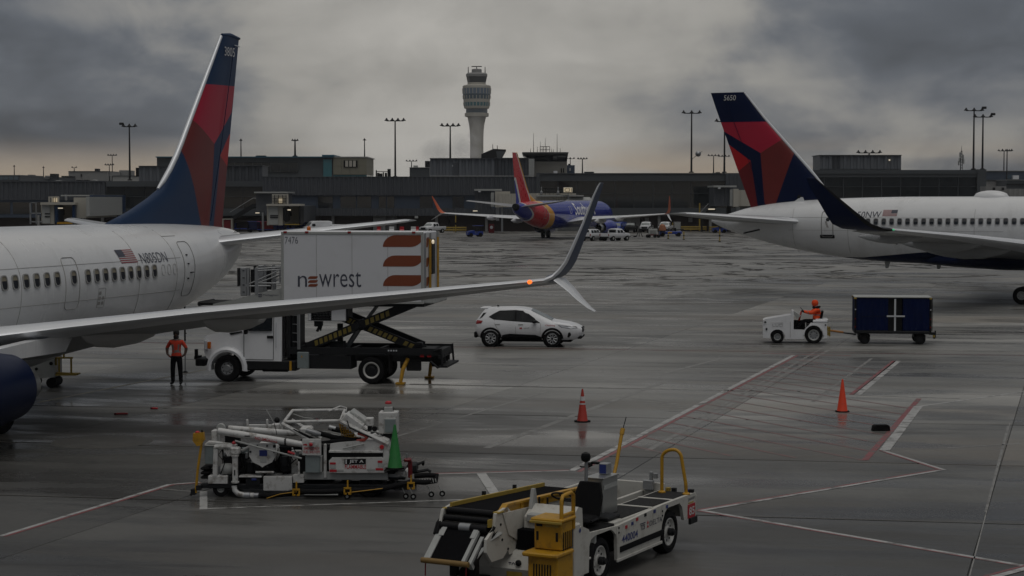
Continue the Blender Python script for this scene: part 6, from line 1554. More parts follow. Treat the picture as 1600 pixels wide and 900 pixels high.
MB().box((.10, 0, .80), (.40, .9, .14), bev=.04).build('seat', M_BLKP, tg); MB().box((.60, -.10, .76), (.50, .6, .40)).build('footwell', M_DARKIN, tg, 0); o = MB().box((-.30, 0, 1.12), (.10, .55, .60), bev=.04).build('seat_back', M_BLKP, tg); taper(o, lambda x, y, z: (x - .18 * (z - .9), y, z))
mb = MB().lathe([(.165, -.012), (.185, 0), (.165, .012), (.15, 0), (.165, -.012)], n=24, cap=False); mb.cyl((-.16, 0, 0), (.16, 0, 0), .012, n=6).cyl((0, -.16, 0), (0, .16, 0), .012, n=6)
mb.build('steering_wheel', M_BLKP, tg, loc=(.46, .05, 1.42), rot=(0, rad(-50), 0)); MB().cyl((.70, .05, .62), (.51, .05, 1.38), .05, .035, 10).build('steering_column', M_REDCONE, tg)
mb = MB()
for k in range(3): mb.box((-.62, -.3 + .3 * k, .52), (.06, .1, .36))
mb.box((-.62, 0, .42), (.09, .7, .08)).box((-.62, 0, .66), (.09, .7, .06)); mb.cyl((-.70, .25, .30), (-.70, .25, .72), .03, n=8); mb.build('rear_hitch', M_DYEL, tg)
MB().tube([(-.55, .45, .9), (-.78, .45, .92), (-.80, .45, .6)], .015, 6).build('hitch_rail', M_LGREY, tg)
word('rear_stencil', '104', (.18, .92, .42, .985), lambda u, v: Vector((.25 - u, .608, v)), M_INK, tg) if False else None

# ---- covered baggage cart behind it
bc = thing('baggage_cart', 'dark blue curtained baggage cart with a white cross bar towed by the tractor', 'cart', tuple(gp(1394.5, 538) - tlf * .68), tg_rz)
hx = 1.62
MB().box((0, 0, .52), (2 * hx, 1.5, .12), bev=.02).build('deck', M_DARK, bc)
MB().box((0, 0, 2.03), (2 * hx + .04, 1.54, .05), bev=.015).build('roof', M_LGREY, bc)
MB().box((0, -.70, 1.27), (2 * hx - .1, .05, 1.46)).build('back_panel', M_DBLUE, bc, 0)
for sx in (1, -1):
    MB().box((sx * (hx - .02), 0, 1.27), (.05, 1.45, 1.42)).build('end_panel', M_DBLUE, bc, 0)
    for sy_ in (1, -1):
        MB().box((sx * (hx - .03), sy_ * .73, 1.27), (.08, .06, 1.5)).build('corner_post', M_BLKP, bc, 0); MB().box((sx * (hx - .02), sy_ * .735, 1.98), (.12, .09, .07), bev=.01).build('corner_cap', M_DYEL, bc)
    for z in (.75, 1.1, 1.5): MB().box((sx * (hx - .03), .768, z), (.05, .02, .05)).build('reflector', M_REDL if z < 1.2 else M_CLEAR, bc, 0)
def curtain(x0, x1, name='curtain'):
    n = max(8, int((x1 - x0) / .05)); mb = MB(); rs = []; rnd = random.Random(int(x0 * 100))
    for k in range(n + 1):
        x = x0 + (x1 - x0) * k / n; d = .02 * math.sin(k * 1.3 + rnd.random()) + .012 * rnd.random()
        rs.append([(x, .70 + d, .60), (x, .715 + d * .9, 1.1), (x, .72 + d * .7, 1.6), (x, .735 + d * .2, 1.97), (x, .72 + d * .2, 1.97), (x, .70 + d * .7, 1.6), (x, .695 + d * .9, 1.1), (x, .685 + d, .60)])
    mb.rings(rs); return mb.build(name, M_DBLUE, bc, 60)
curtain(.20, hx - .08); curtain(-hx + .08, -.42)
MB().box((-.08, .66, 1.27), (.60, .03, 1.40)).build('inner_curtain', M_BLKP, bc, 0)
MB().box((-.09, .74, 1.27), (.075, .03, 1.38)).build('cross_bar', M_CLEAR, bc, 0); MB().box((-.12, .77, 1.22), (.76, .025, .065)).build('cross_bar', M_CLEAR, bc, 0)
MB().tube([(.20, .76, 1.22), (1.3, .775, 1.20)], .008, 5).build('strap', M_BLACK, bc)
for x in (1.18, -1.17):
    for sd in (1, -1): wheel(bc, (x, sd * .60, .23), .23, .16, .11, M_DARK, side=sd)
    MB().box((x, 0, .34), (.5, .9, .12), bev=.02).cyl((x, -.55, .23), (x, .55, .23), .04, n=8).build('axle', M_DARK, bc)
mb = MB().tube([(1.5, 0, .36), (2.1, .0, .44), (2.72, 0, .52)], [.035, .03, .03], 8); mb.build('tow_bar', M_DARK, bc)
MB().tube([(2.05, .03, .45), (2.75, .0, .54)], .045, 8).build('tow_handle', mat('rusty_orange_paint', (.40, .16, .03), .6, var=.2), bc)
mb = MB().box((-hx - .10, 0, .44), (.25, .5, .10)).box((-hx - .18, .3, .36), (.10, .12, .26), bev=.02).cyl((-hx - .22, .3, .3), (-hx - .22, .3, .58), .03, n=8); mb.build('rear_coupler', M_DARK, bc); MB().box((-hx - .16, .34, .34), (.10, .05, .10)).build('coupler_tag', M_DYEL, bc, 0)
MB().tube([(-hx - .03, .78, 2.0), (-hx - .03, .80, .6)], .018, 6).build('curtain_rod', M_BLKP, bc)

# ---- distant pickups, vans, tugs
def pickup(label, loc, rz, paint_m=M_TRUCK, bed=True, L=5.6, cap=None, van=False, group=None, cat='pickup truck', nm='pickup_truck', sc=1.0):
    t = thing(nm, label, cat, tuple(loc), rz, group); t.scale = (sc, sc, sc)
    if van: S = [st(.0, .45, .86, .7, .92, 1.1, .92, 2.0, .80, 2.05), st(.3, .38, .9, .7, .96, 1.1, .95, 2.1, .82, 2.16), st(3.4, .38, .9, .7, .96, 1.1, .95, 2.1, .82, 2.16), st(3.9, .38, .9, .7, .96, 1.1, .94, 1.9, .78, 1.98), st(4.5, .38, .9, .7, .95, 1.1, .93, 1.22, .84, 1.28), st(5.3, .42, .86, .7, .9, .95, .86, 1.02, .76, 1.06), st(5.5, .48, .7, .68, .76, .85, .7, .9, .6, .93)]; wb = (.95, 4.5)
    elif bed: S = [st(.0, .55, .86, .8, .94, 1.08, .94, 1.14, .90, 1.14), st(.05, .50, .9, .8, .97, 1.1, .97, 1.16, .93, 1.16), st(2.05, .45, .9, .8, .97, 1.1, .97, 1.16, .93, 1.16), st(2.10, .45, .9, .8, .97, 1.16, .95, 1.78, .72, 1.84), st(2.4, .45, .9, .8, .97, 1.16, .95, 1.84, .72, 1.90), st(3.4, .45, .9, .8, .97, 1.16, .95, 1.84, .72, 1.90), st(3.7, .45, .9, .8, .97, 1.16, .94, 1.66, .76, 1.74), st(4.25, .45, .9, .8, .97, 1.12, .93, 1.20, .86, 1.24), st(5.2, .48, .88, .8, .94, 1.05, .9, 1.12, .8, 1.16), st(5.5, .52, .8, .78, .88, 1.0, .84, 1.05, .74, 1.08)]; wb = (1.05, 4.6)
    else: S = [st(.0, .50, .80, .8, .9, 1.05, .88, 1.5, .7, 1.55), st(.15, .45, .86, .8, .95, 1.1, .92, 1.72, .72, 1.78), st(3.0, .42, .88, .8, .97, 1.1, .94, 1.74, .74, 1.80), st(3.3, .42, .88, .8, .97, 1.1, .93, 1.6, .76, 1.68), st(3.85, .42, .88, .8, .96, 1.1, .92, 1.18, .84, 1.22), st(4.8, .45, .86, .78, .93, 1.0, .88, 1.08, .78, 1.12), st(5.0, .5, .76, .76, .84, .95, .8, 1.0, .7, 1.03)]; wb = (.95, 4.05)
    rs = []
    for x, p in S: rs.append([(x, y, z) for y, z in p] + [(x, -y, z) for y, z in p[::-1]])
    MB().rings(rs).build('body', paint_m, t, 32)
    X0 = S[0][0]; X1 = S[-1][0]
    yy = lambda sd, off=.01: (lambda u, v: Vector((u, sd * (car_y(S, u, v) + off), v)))
    sx = [s[0] for s in S]
    for sd in (1, -1):
        for a, b in ([(2.2, 2.85), (2.92, 3.62)] if bed and not van else [(3.3, 4.0)] if van else [(.4, 1.2), (1.28, 2.3), (2.36, 3.3)]):
            drape('side_window', [([(a, 1.22), (b, 1.22), (b - .05, 1.62), (a + .05, 1.66)], 0)], yy(sd), [M_CARGLASS], t, xs=sx)
        for cx in wb:
            MB().cyl((cx, sd * .6, .40), (cx, sd * .94, .40), .47, n=20).build('wheel_well', M_DARKIN, t)
            w_ = MB().lathe([(.2, -.1), (.36, -.12), (.39, -.06), (.39, .08), (.34, .11), (.2, .09)], axis='y', n=18, mi=0); w_.lathe([(.24, sd * .085), (.20, sd * .10), (.02, sd * .11)], axis='y', n=14, mi=1)
            w_.build('wheel', [M_BLACK, M_LGREY], t, loc=(cx, sd * .88, .39))
        MB().box((X1 - .06, sd * .68, .90), (.12, .26, .16), bev=.02).build('headlight', M_CLEAR, t); MB().box((X0 + .02, sd * .84, .92), (.08, .14, .30)).build('tail_lamp', M_REDL, t, 0)
        MB().box((3.65 if bed else 3.1, sd * 1.06, 1.22), (.1, .18, .16), bev=.03).build('mirror', M_BLKP, t)
    a, b = [s for s in S if s[1][5][1] > 1.5][-1], [s for s in S if s[1][5][1] < 1.3 and s[0] > 3][0]
    wsf = lambda k, f: (a[0] + (b[0] - a[0]) * k + .02, (a[1][5][0] + (b[1][5][0] - a[1][5][0]) * k) * f * .94, a[1][5][1] + (b[1][5][1] - a[1][5][1]) * k + (1 - f * f) * .07 + .02)
    mb = MB(); mb.rings([[wsf(k, f) for f in (-1, -.5, 0, .5, 1)] for k in (.08, .9)], cap=False, closed=False); mb.build('windscreen', M_WSHIELD, t, 40)
    xb = 2.075 if bed and not van else X0 + .05
    MB().box((xb, 0, 1.48), (.10, 1.3, .40), bev=.03).build('rear_window', M_CARGLASS, t)
    MB().box((X1 + .02, 0, .86), (.08, 1.05, .30), bev=.03).build('grille', M_DARK, t); MB().box((X1 + .04, 0, .58), (.16, 1.7, .2), bev=.04).build('bumper', M_DARK, t); MB().box((X0 - .04, 0, .58), (.16, 1.7, .2), bev=.04).build('bumper', M_DARK, t)
    if bed and not van: MB().box((1.05, 0, 1.13), (1.9, 1.66, .10)).build('cargo_bed', M_DARKIN, t, 0)
    if cap: MB().box((2.75, 0, 1.96), (.3, 1.0, .10), bev=.03).build('light_bar', cap, t)
    return t
def place_rear(px, py, rz, **k):    # rear wheels stand at the pixel
    return gp(px, py)
def centre(px, py, rz, L): p = gp(px, py); return p - Vector((math.cos(rz), math.sin(rz), 0)) * L / 2
def CT(label, px, py, deg, L=5.5, **k): rz = rad(deg); return pickup(label, centre(px, py, rz, L), rz, **k)
CT('white sport utility car parked nose away behind the tall winglet', 926, 376, 62, 5.0, bed=False, cat='car', nm='sport_utility_car', sc=.95)
CT('white pickup truck seen from behind next to the white sport utility car', 962, 376, 50, 5.5, sc=.95)
CT('left of two white pickup trucks facing out from the far concourse', 1010, 362.5, 258, 5.5, sc=1.0)
CT('right of two white pickup trucks facing out beyond the blue airliner wing', 1040, 362.5, 255, 5.5, sc=1.0)
CT('white pickup truck at the far wall right behind the catering truck box', 676, 364, 235, 5.5)
CT('white van parked among blue carts by the far concourse wall', 494, 364, 212, 5.5, van=True, cat='van', nm='van')
CT('small white car to the right of the far white van', 521, 364, 205, 5.0, bed=False, cat='car', nm='parked_car', sc=.85)
CT('dark pickup truck left of the two facing white pickups', 986, 363, 260, 5.5, paint_m=M_DARK)  # whole body in the dark steel material
CT('dark blue service van left of the dark pickup under the wing', 966, 363.5, 250, 5.5, paint_m=M_BLUEP, van=True, cat='van', nm='van', sc=.9)

def small_tug(label, px, py, deg, m=M_BLUEP, sc=1.0):
    t = thing('baggage_tractor', label, 'tractor', tuple(gp(px, py)), rad(deg)); t.scale = (sc,) * 3
    bd = [(1.3, .3), (1.3, .85), (.3, 1.05), (.2, 1.05), (.2, .55), (-.25, .55), (-.35, .9), (-1.2, .9), (-1.2, .3)]
    MB().prism(bd, -.65, .65, 'xz').build('body', m, t, 0)
    MB().box((-.45, 0, 1.1), (.12, .9, .5), bev=.05).build('seat_back', M_BLKP, t)
    mb = MB()
    for x in (.15, -1.1):
        for y in (.6, -.6): mb.cyl((x, y, .9), (x, y, 1.75), .03, n=6)
    mb.build('canopy_post', M_BLKP, t); MB().box((-.5, 0, 1.78), (1.5, 1.3, .07), bev=.02).build('canopy', m, t)
    for x in (.85, -.75):
        for sd in (1, -1): MB().cyl((x, sd * .5, .32), (x, sd * .72, .32), .32, n=16).build('wheel', M_BLACK, t)
    MB().box((1.31, .4, .7), (.04, .2, .14)).build('headlight', M_CLEAR, t, 0)
    return t
small_tug('small blue tractor standing alone left of the blue airliner tail', 742, 370, 200)
small_tug('blue tractor at the far wall partly behind the right tail cone', 1124, 364, 185)

def flat_cart(label, px, py, deg, m=M_BLUEP, load=None, group=None):
    t = thing('baggage_cart', label, 'cart', tuple(gp(px, py)), rad(deg), group)
    MB().box((0, 0, .55), (3.2, 1.5, .16), bev=.03).build('deck', m, t)
    for x in (-1.1, 1.1):
        for sd in (1, -1): MB().cyl((x, sd * .5, .24), (x, sd * .66, .24), .24, n=14).build('wheel', M_BLACK, t)
    MB().tube([(1.6, 0, .5), (2.5, 0, .45)], .04, 6).build('tow_bar', M_DARK, t)
    for sx in (1, -1): MB().box((sx * 1.57, 0, 1.1), (.06, 1.45, 1.0), bev=.02).build('end_panel', m, t)
    if load: load(t)
    return t
def roofed(m2):
    def f(t):
        MB().box((0, 0, 1.98), (3.25, 1.55, .06), bev=.02).build('roof', m2, t); MB().box((0, -.68, 1.28), (3.1, .06, 1.36)).build('back_panel', m2, t, 0)
        mb = MB()
        for sx in (1, -1):
            for sd in (1, -1): mb.box((sx * 1.57, sd * .7, 1.3), (.07, .07, 1.4))
        mb.build('corner_post', M_DARK, t, 0)
    return f
rowg = 'covered baggage carts lined up at the far concourse'
spots = [(381, 362, M_BRICK, 'dark red covered cart at the left end of the far cart row'), (401, 363, M_BLUEP, 'blue covered cart second from the left in the far cart row'), (417, 363.5, M_RED2, 'covered cart with blue roof and red side in the far cart row'),
         (433, 362.5, M_BLUEP, 'blue covered cart in the middle of the far cart row'), (449, 362, M_BLUEP, 'blue covered cart beside the lower left corner of the second jet bridge'), (467, 362, M_BLUEP, 'blue covered cart in front of the second jet bridge cab'), (511, 361, M_BLUEP, 'blue covered cart right of the far white van'), (536, 361, M_RED2, 'dark red cart partly behind the left tailplane')]
for k, (px, py, m, lab) in enumerate(spots):
    flat_cart(lab, px, py, 172 + 9 * math.sin(k * 2.1), M_DBLUE if k % 2 else M_BLUEP, roofed(m), rowg)
def barrier_box(t): MB().box((0, 0, .8), (2.6, .5, .7), bev=.05).build('panel', M_INKRED, t)
rc = thing('fire_cart', 'tall white framed cart with a red panel just right of the left tail fin', 'cart', tuple(gp(356, 366)), rad(175))
mb = MB()
for x in (-.75, .75):
    for y in (-.4, .4): mb.box((x, y, 1.4), (.14, .14, 2.4))
mb.box((0, 0, 2.6), (1.7, 1.0, .12)).box((0, 0, .3), (1.7, 1.0, .12)); mb.build('frame', M_CONC, rc, 0); MB().box((0, 0, 1.5), (1.2, .7, 1.9), bev=.05).build('red_panel', M_DRED, rc)
for x in (-.6, .6): MB().cyl((x, -.5, .16), (x, .5, .16), .16, n=12).build('wheel', M_BLACK, rc)
for k, (px, w_, m) in enumerate(((592, 7, M_RED2), (612, 9, M_INKW), (628, 8, M_RED2), (646, 9, M_INKW), (652, 5, M_RED2))):
    t = thing('traffic_barrier', ('red block barrier beyond the left tailplane tip, leftmost of its row', 'white block barrier second in the row beyond the tailplane', 'red block barrier in the middle of the row beyond the tailplane', 'white block barrier fourth in the row beyond the tailplane', 'red block barrier at the right end of the row beyond the tailplane')[k], 'barrier', tuple(gp(px, 362)), 0, 'red and white block barriers along the far wall')
    MB().prism([(-.35, 0), (.35, 0), (.28, .25), (.12, .45), (.10, .95), (-.10, .95), (-.12, .45), (-.28, .25)], -w_ * .05, w_ * .05, 'yz').build('block', m, t, 0)

# ---- small distant equipment
eq = thing('air_start_cart', 'grey boxy equipment cart on small wheels right of the far pickups', 'equipment cart', tuple(gp(1020, 371.5)), rad(178))
MB().box((0, 0, .95), (1.4, 1.2, .9), bev=.06).build('housing', M_LGREY, eq); MB().box((0, .62, .9), (.9, .05, .5)).build('louvre_panel', M_CONCG, eq, 0); MB().box((0, 0, .45), (1.9, 1.3, .14)).build('chassis', M_DRED, eq, 0)
for x in (-.85, .85, -.3, .6): MB().cyl((x, .45, .27), (x, .7, .27), .27, n=14).build('wheel', M_BLACK, eq)
MB().tube([(-.4, 0, 1.4), (-.2, 0, 1.85), (.5, 0, 1.75), (.7, 0, 1.3)], .07, 8).tube([(-.9, .3, .5), (-.9, .3, 1.5), (-.6, .3, 1.6)], .04, 6).build('hose', M_BLACK, eq); MB().box((.75, 0, 1.1), (.3, .6, .7), bev=.04).build('control_box', M_DARK, eq)
bl2 = thing('belt_loader', 'low blue belt loader parked behind the grey equipment cart', 'belt loader', tuple(gp(1047, 369.5)), rad(184))
MB().box((0, 0, .62), (3.6, 1.6, .5), bev=.06).build('body', M_BLUEP, bl2); o = MB().box((0, -.3, 1.02), (4.6, .8, .14), bev=.03).build('conveyor', M_DARK, bl2); o.rotation_euler = (0, rad(3), 0)
for x in (-1.3, 1.3): 
    for sd in (1, -1): MB().cyl((x, sd * .6, .33), (x, sd * .84, .33), .33, n=16).build('wheel', M_BLACK, bl2)
MB().box((.1, .82, .66), (.6, .03, .28)).build('side_panel', M_YEL, bl2, 0); MB().box((-.7, .5, 1.1), (.4, .5, .6), bev=.06).build('seat', M_BLKP, bl2)
tp = thing('tripod_stand', 'dark A-shaped stand on the apron left of the grey equipment cart', 'stand', tuple(gp(999, 370.5)), 0)
mb = MB()
for x, y in ((-.55, -.3), (.5, -.3), (0, .5)): mb.cyl((x, y, 0), (0, 0, 1.25), .06, n=6)
mb.build('legs_frame', M_DARK, tp); MB().box((0, 0, 1.28), (.3, .25, .16), bev=.03).build('head', M_DARK, tp); MB().box((-.75, -.3, .12), (.45, .3, .2), bev=.05).build('foot_weight', M_BLACK, tp)
ob = thing('equipment_cover', 'dull orange covered bundle on the blue belt loader', 'cover', tuple(gp(1035, 369.8) + Vector((0, 0, .87)) + Vector((0, .2, 0))), .2)
MB().lathe([(.62, 0), (.60, .5), (.45, .95), (.15, 1.15), (.02, 1.17)], n=14).build('cover', mat('faded_orange_cloth', (.30, .12, .06), .8, var=.2), ob)
MB().lathe([(.64, .0), (.66, .06), (.64, .12)], n=14, cap=False).build('hem', M_DARK, ob)
def post(px, py, h, label, m=M_DYEL, r=.09, group=None):
    t = thing('bollard', label, 'bollard', tuple(gp(px, py)), 0, group)
    MB().cyl((0, 0, 0), (0, 0, h), r, n=10).lathe([(r, h), (r * .6, h + .05), (.01, h + .06)], n=10).build('post', m, t); MB().lathe([(r * 2.2, 0), (r * 2.0, .08), (r, .12)], n=10).build('foot', M_DARK, t); MB().cyl((0, 0, h * .45), (0, 0, h * .6), r * 1.15, n=10).build('band', M_BLKP, t)
post(1044, 373.5, 1.0, 'yellow bollard in front of the blue belt loader'); post(1068.5, 374.5, 1.15, 'yellow bollard right of the blue belt loader'); post(1124.5, 378, 1.7, 'yellow bollard below the right aircraft tailplane')
post(1051, 362, 1.6, 'yellow post behind the blue belt loader'); post(1093, 361.5, 5.2, 'tall yellow post rising from the yellow guard rail', r=.14); post(712, 363, 3.0, 'tall yellow post left of the small blue tractor', r=.10)
def guard(px0, px1, py, label, h=.75):
    a, b = gp(px0, py), gp(px1, py); L = (b - a).length
    t = thing('guard_rail', label, 'guard rail', tuple((a + b) / 2), math.atan2(b.y - a.y, b.x - a.x))
    for z in (.45, .85): MB().box((0, 0, z), (L, .10, .26), bev=.03).build('rail', M_DYEL, t)
    for k in range(max(2, int(L / 2.2)) + 1): MB().box((-L / 2 + .1 + (L - .2) * k / max(2, int(L / 2.2)), .12, .5), (.12, .12, 1.0)).build('post', M_DYEL, t, 0)
guard(1055, 1104, 361.8, 'yellow double guard rail by the far wall under the right tailplane'); guard(689, 729, 363, 'yellow double guard rail by the far wall right of the catering box'); guard(1108, 1122, 362, 'short yellow guard rail beside the tall yellow post')
hb = thing('hydrant_cabinet', 'red cabinet against the far wall left of the blue airliner', 'cabinet', tuple(gp(768, 364)), 0)
MB().box((0, 0, .8), (1.0, .6, 1.6), bev=.08).build('housing', M_DRED, hb); MB().lathe([(.28, 0), (.26, .06), (.02, .08)], axis='y', n=16).build('dial', M_CLEAR, hb, loc=(0, -.33, 1.0), rot=(0, 0, math.pi))
db = thing('utility_box', 'cream utility cabinet by the far wall right of the two pickups', 'cabinet', tuple(gp(1058, 361.9)), 0)
MB().box((0, 0, .9), (1.3, .8, 1.8), bev=.05).build('housing', M_CONCG, db); MB().box((0, -.41, .9), (1.0, .03, 1.5)).build('door', M_LGREY, db, 0)

# ---- passenger bridges at the far concourse
def sign_box(t, c, w_, h_, lit_c=None, body=None):
    MB().box(c, (w_, .3, h_), bev=.04).build('sign_box', body or M_CONC, t)
    if lit_c: MB().box((c[0] + lit_c, c[1] - .17, c[2]), (w_ * .22, .03, h_ * .6)).build('sign_light', M_LIT, t, 0)
def bridge(label, Y, cab, tunnel, louvre=None, dark_opening=None, extra=None):
    a, b = dp(cab[0], cab[1], Y), dp(cab[2], cab[3], Y)
    t = thing('jet_bridge', label, 'jet bridge', ((a.x + b.x) / 2, Y, 0))
    def fb(name, m, px0, py0, px1, py1, yy, dep, bev=0.0): return facade(name, m, px0, py0, px1, py1, yy, dep, t, bev)
    return t, fb
# leftmost bridge
t, fb = bridge('pale passenger bridge with an open lit cab end at the far left', 310, (64, 317, 116, 350), None)
fb('tunnel', M_CONC, 115, 308.5, 135, 341, 311, 24); fb('tunnel_sleeve', M_LGREY, 134.5, 307.5, 140, 338, 309, 26); fb('tunnel_dark_side', M_NAVY2, 140, 305, 146, 333, 312, 26); fb('tunnel_roof', M_LGREY, 95, 304.5, 146, 306.5, 314, 24)  # navy box along the right side of the tunnel
fb('cab_wall', M_CONC, 64, 317.5, 85, 350, 310, .4); fb('shutter', M_LGREY, 65.5, 320, 78, 349, 309.7, .3)
for k in range(2): fb('shutter_slot', M_DARK, 70, 333 + 4.5 * k, 78, 335 + 4.5 * k, 309.6, .12)
fb('cab_back', M_CONC, 85, 320, 114, 348, 314, .4); fb('cab_floor', M_YEL, 89, 347, 113, 350, 309.6, 4.5); fb('cab_side', M_NAVY2, 84.5, 320, 90, 350, 309.5, 4.6, .3); fb('cab_side', M_NAVY2, 112, 319, 116.5, 350, 309.5, 4.6, .3); fb('cab_roof', M_CONC, 63, 316.2, 117, 320, 309, 6)
fb('cab_door', M_DARKIN, 96, 328, 100.5, 336, 313.8, .2); fb('cab_lamp', M_LAMPW, 90.5, 324.5, 97.5, 326, 309.8, .4)
fb('sign_box', M_CONC, 75.5, 307, 91, 317, 309.5, .8); fb('sign_light', M_LIT, 82.5, 309.5, 89, 315.5, 309.2, .25)
for q in (78.5, 83.2, 86): fb('sign_frame', M_DARK, q, 308.5, q + .7, 316, 309.1, .2)
fb('service_stair', M_GALV, 46, 316, 48.3, 350, 309.5, .4); fb('service_stair', M_GALV, 55.5, 316, 57, 350, 309.5, .4); fb('stair_landing', M_GALV, 46, 332.5, 64, 334, 309.5, 1.2); fb('stair_rail', M_GALV, 46, 316, 57, 317.2, 309.5, .4); fb('stair_landing', M_GALV, 46, 346, 66, 347.3, 309.5, 1.2)
fb('rooftop_fan', M_GALV, 101, 304.5, 104, 313, 309.5, .6, .1); fb('support_leg', M_GALV, 128, 338, 133, 366, 316, .8)
# second bridge
t, fb = bridge('passenger bridge with an open cab and sign frame behind the left tailplane', 310, (417, 320, 470, 351), None)
fb('rotunda', M_CORR, 400, 302, 448, 330, 318, 8); fb('rotunda_roof', M_LGREY, 397, 299.5, 450, 301.8, 317, 10)
fb('cab_wall', M_CONC, 417, 320.5, 442, 352, 310, .5); fb('shutter', M_LGREY, 419.5, 322.5, 434.5, 351, 309.7, .3); fb('shutter_slot', M_DARK, 422, 336, 434.5, 337.4, 309.55, .12); fb('shutter_slot', M_DARK, 422, 338.8, 434.5, 340.4, 309.55, .12)
fb('cab_back', M_CONC, 442, 322, 468, 351, 314, .5); fb('cab_side', M_DARK, 442, 322, 449, 347, 309.4, 4.4, .4); fb('cab_side', M_DARK, 466.5, 321, 470.5, 351, 309.4, 4.4, .3); fb('cab_roof', M_CONC, 416, 318.8, 470, 321.8, 309, 6); fb('cab_door', M_DARKIN, 453, 331.5, 455.5, 337.5, 313.8, .2); fb('cab_lamp', M_LAMPW, 449, 327, 454, 329, 309.8, .4); fb('cab_floor', M_DYEL, 445, 350, 468, 351.5, 309.6, 4.5)
fb('sign_box', M_CONC, 425, 303.2, 449.5, 319, 311, 1.2); fb('sign_light', M_LIT, 435, 310, 441.5, 316.5, 310.7, .3)
for q in (428.5, 434.5, 441.2, 446.5): fb('sign_frame', M_DARK, q, 304.5, q + .8, 318.5, 310.6, .25)
for q in (306, 309.5, 314): fb('sign_frame', M_DARK, 425.5, q, 447.5, q + .7, 310.55, .2)
fb('wall_lamp', M_LAMPW, 399, 332, 405, 333.3, 317, .4); fb('support_leg', M_GALV, 409, 332, 412, 362, 318, .6); fb('tunnel', M_CORR, 440, 322, 470, 348, 316, 24)
# centre bridge by the blue airliner
t, fb = bridge('pale ribbed passenger bridge left of the blue airliner tail with a sign C31 beyond it', 322, (742, 296, 960, 330), None)
corrugated('rotunda', M_CORR, 742, 298.5, 768, 327, 324, 8, .7, .12, t); fb('rotunda_roof', M_LGREY, 741, 295.3, 784, 298, 323, 10); fb('wall_lamp', M_CLEAR, 747.5, 298.3, 751, 300.3, 322.5, .4)
fb('tunnel_sleeve', M_LGREY, 767, 301, 772, 323, 322, 4); fb('tunnel_sleeve', M_CONC, 773.5, 299, 797, 324, 321, 4); corrugated('tunnel', M_CONC, 779, 302.5, 806, 323.5, 320.6, 4, .5, .06, t)
corrugated('tunnel', M_CONC, 826, 302, 900, 318, 322, 4, .5, .06, t); fb('tunnel_roof', M_LGREY, 838, 304.6, 905, 307, 321, 5); fb('cab', M_LGREY, 885, 308, 926, 322, 320, 5, .5); fb('cab_roof', M_ROOF, 889, 304.8, 912, 307, 319.5, 5)
fb('bridge_leg', M_GALV, 775, 324, 780, 345, 323, .8); fb('bridge_leg', M_GALV, 783, 324, 786, 362, 323, .8); fb('wall_lamp', M_LAMPW, 739, 329, 746, 330.2, 323, .4)
for q in (846, 872): fb('rooftop_fan', M_GALV, q - 2, 297.5, q + 2, 304.6, 321, 1, .2); fb('fan_stack', M_GALV, q - .8, 292, q + .8, 297.5, 321.3, .5, .1)
for q in (852, 858, 864): fb('roof_rail', M_DARK, q, 294, q + .5, 304.6, 321.5, .1)
fb('roof_rail', M_DARK, 849, 294, 880, 294.6, 321.5, .1); fb('roof_rail', M_DARK, 849, 299, 880, 299.5, 321.5, .1)
fb('sign_box', M_CONC, 880, 292.6, 895, 301.2, 320, .8, .1); fb('sign_light', M_LIT, 881, 293.5, 894, 300.2, 319.8, .25); fb('sign_post', M_GALV, 887, 301, 888.5, 312, 320.3, .3)
a, b = dp(882.4, 299.8, 319.75), dp(893.2, 294.0, 319.75)
word('sign_lettering', 'C31', (0, 0, b.x - a.x, b.z - a.z), lambda u, v: Vector((a.x + u, 319.72, a.z + v)) - t.location, M_DARK, t)
# bridge behind the right tail
t, fb = bridge('ribbed grey passenger bridge with a white tunnel behind the right tail fin', 322, (1115, 290, 1180, 325), None)
corrugated('rotunda', M_CORR, 1115.5, 293, 1141, 322, 322, 8, .8, .12, t); fb('rotunda_roof', M_LGREY, 1115, 289.8, 1151, 292.6, 321, 10); fb('wall_lamp', M_CLEAR, 1122, 292.8, 1126, 295, 320.7, .4)
fb('tunnel_sleeve', M_LGREY, 1141, 296, 1145, 322, 321, 4); fb('tunnel_sleeve', M_CONC, 1146, 295, 1154, 323, 320.5, 4); corrugated('tunnel', M_CONC, 1154, 297, 1210, 322, 321, 4, .9, .06, t); fb('wall_lamp', M_LAMPW, 1107, 326, 1117, 327.6, 322, .4)
fb('bridge_leg', M_GALV, 1150, 323, 1156, 345, 322, .8); fb('bridge_leg', M_DARK, 1136, 322, 1142, 362, 326, 1.2)
# dark stair under the bridge
for (lab, p) in (('dark metal stair climbing to the bridge behind the right tail', [(1094, 340), (1106, 327), (1118, 327), (1118, 330), (1108, 331), (1098, 343)]), ('dark metal stair leaning to the wall between the left tail and the second bridge', [(360, 340), (396, 318), (402, 318), (402, 322), (366, 343)])):
    c = dp(*p[0], 336); q = [dp(a, b, 336) for a, b in p]
    t = thing('metal_stair', lab, 'stair', (c.x, 336, 0)); MB().prism([(v.x - c.x, v.z) for v in q], -.6, .6, 'xz').build('flight', M_DARK, t, 0)
    MB().box((q[0].x - c.x + .3, 0, q[0].z / 2), (.3, .6, q[0].z)).build('leg', M_DARK, t, 0)
    MB().tube([(q[0].x - c.x, -.6, q[0].z + 1), (q[1].x - c.x, -.6, q[1].z + 1), (q[2].x - c.x, -.6, q[2].z + 1)], .05, 6).build('hand_rail', M_GALV, t)
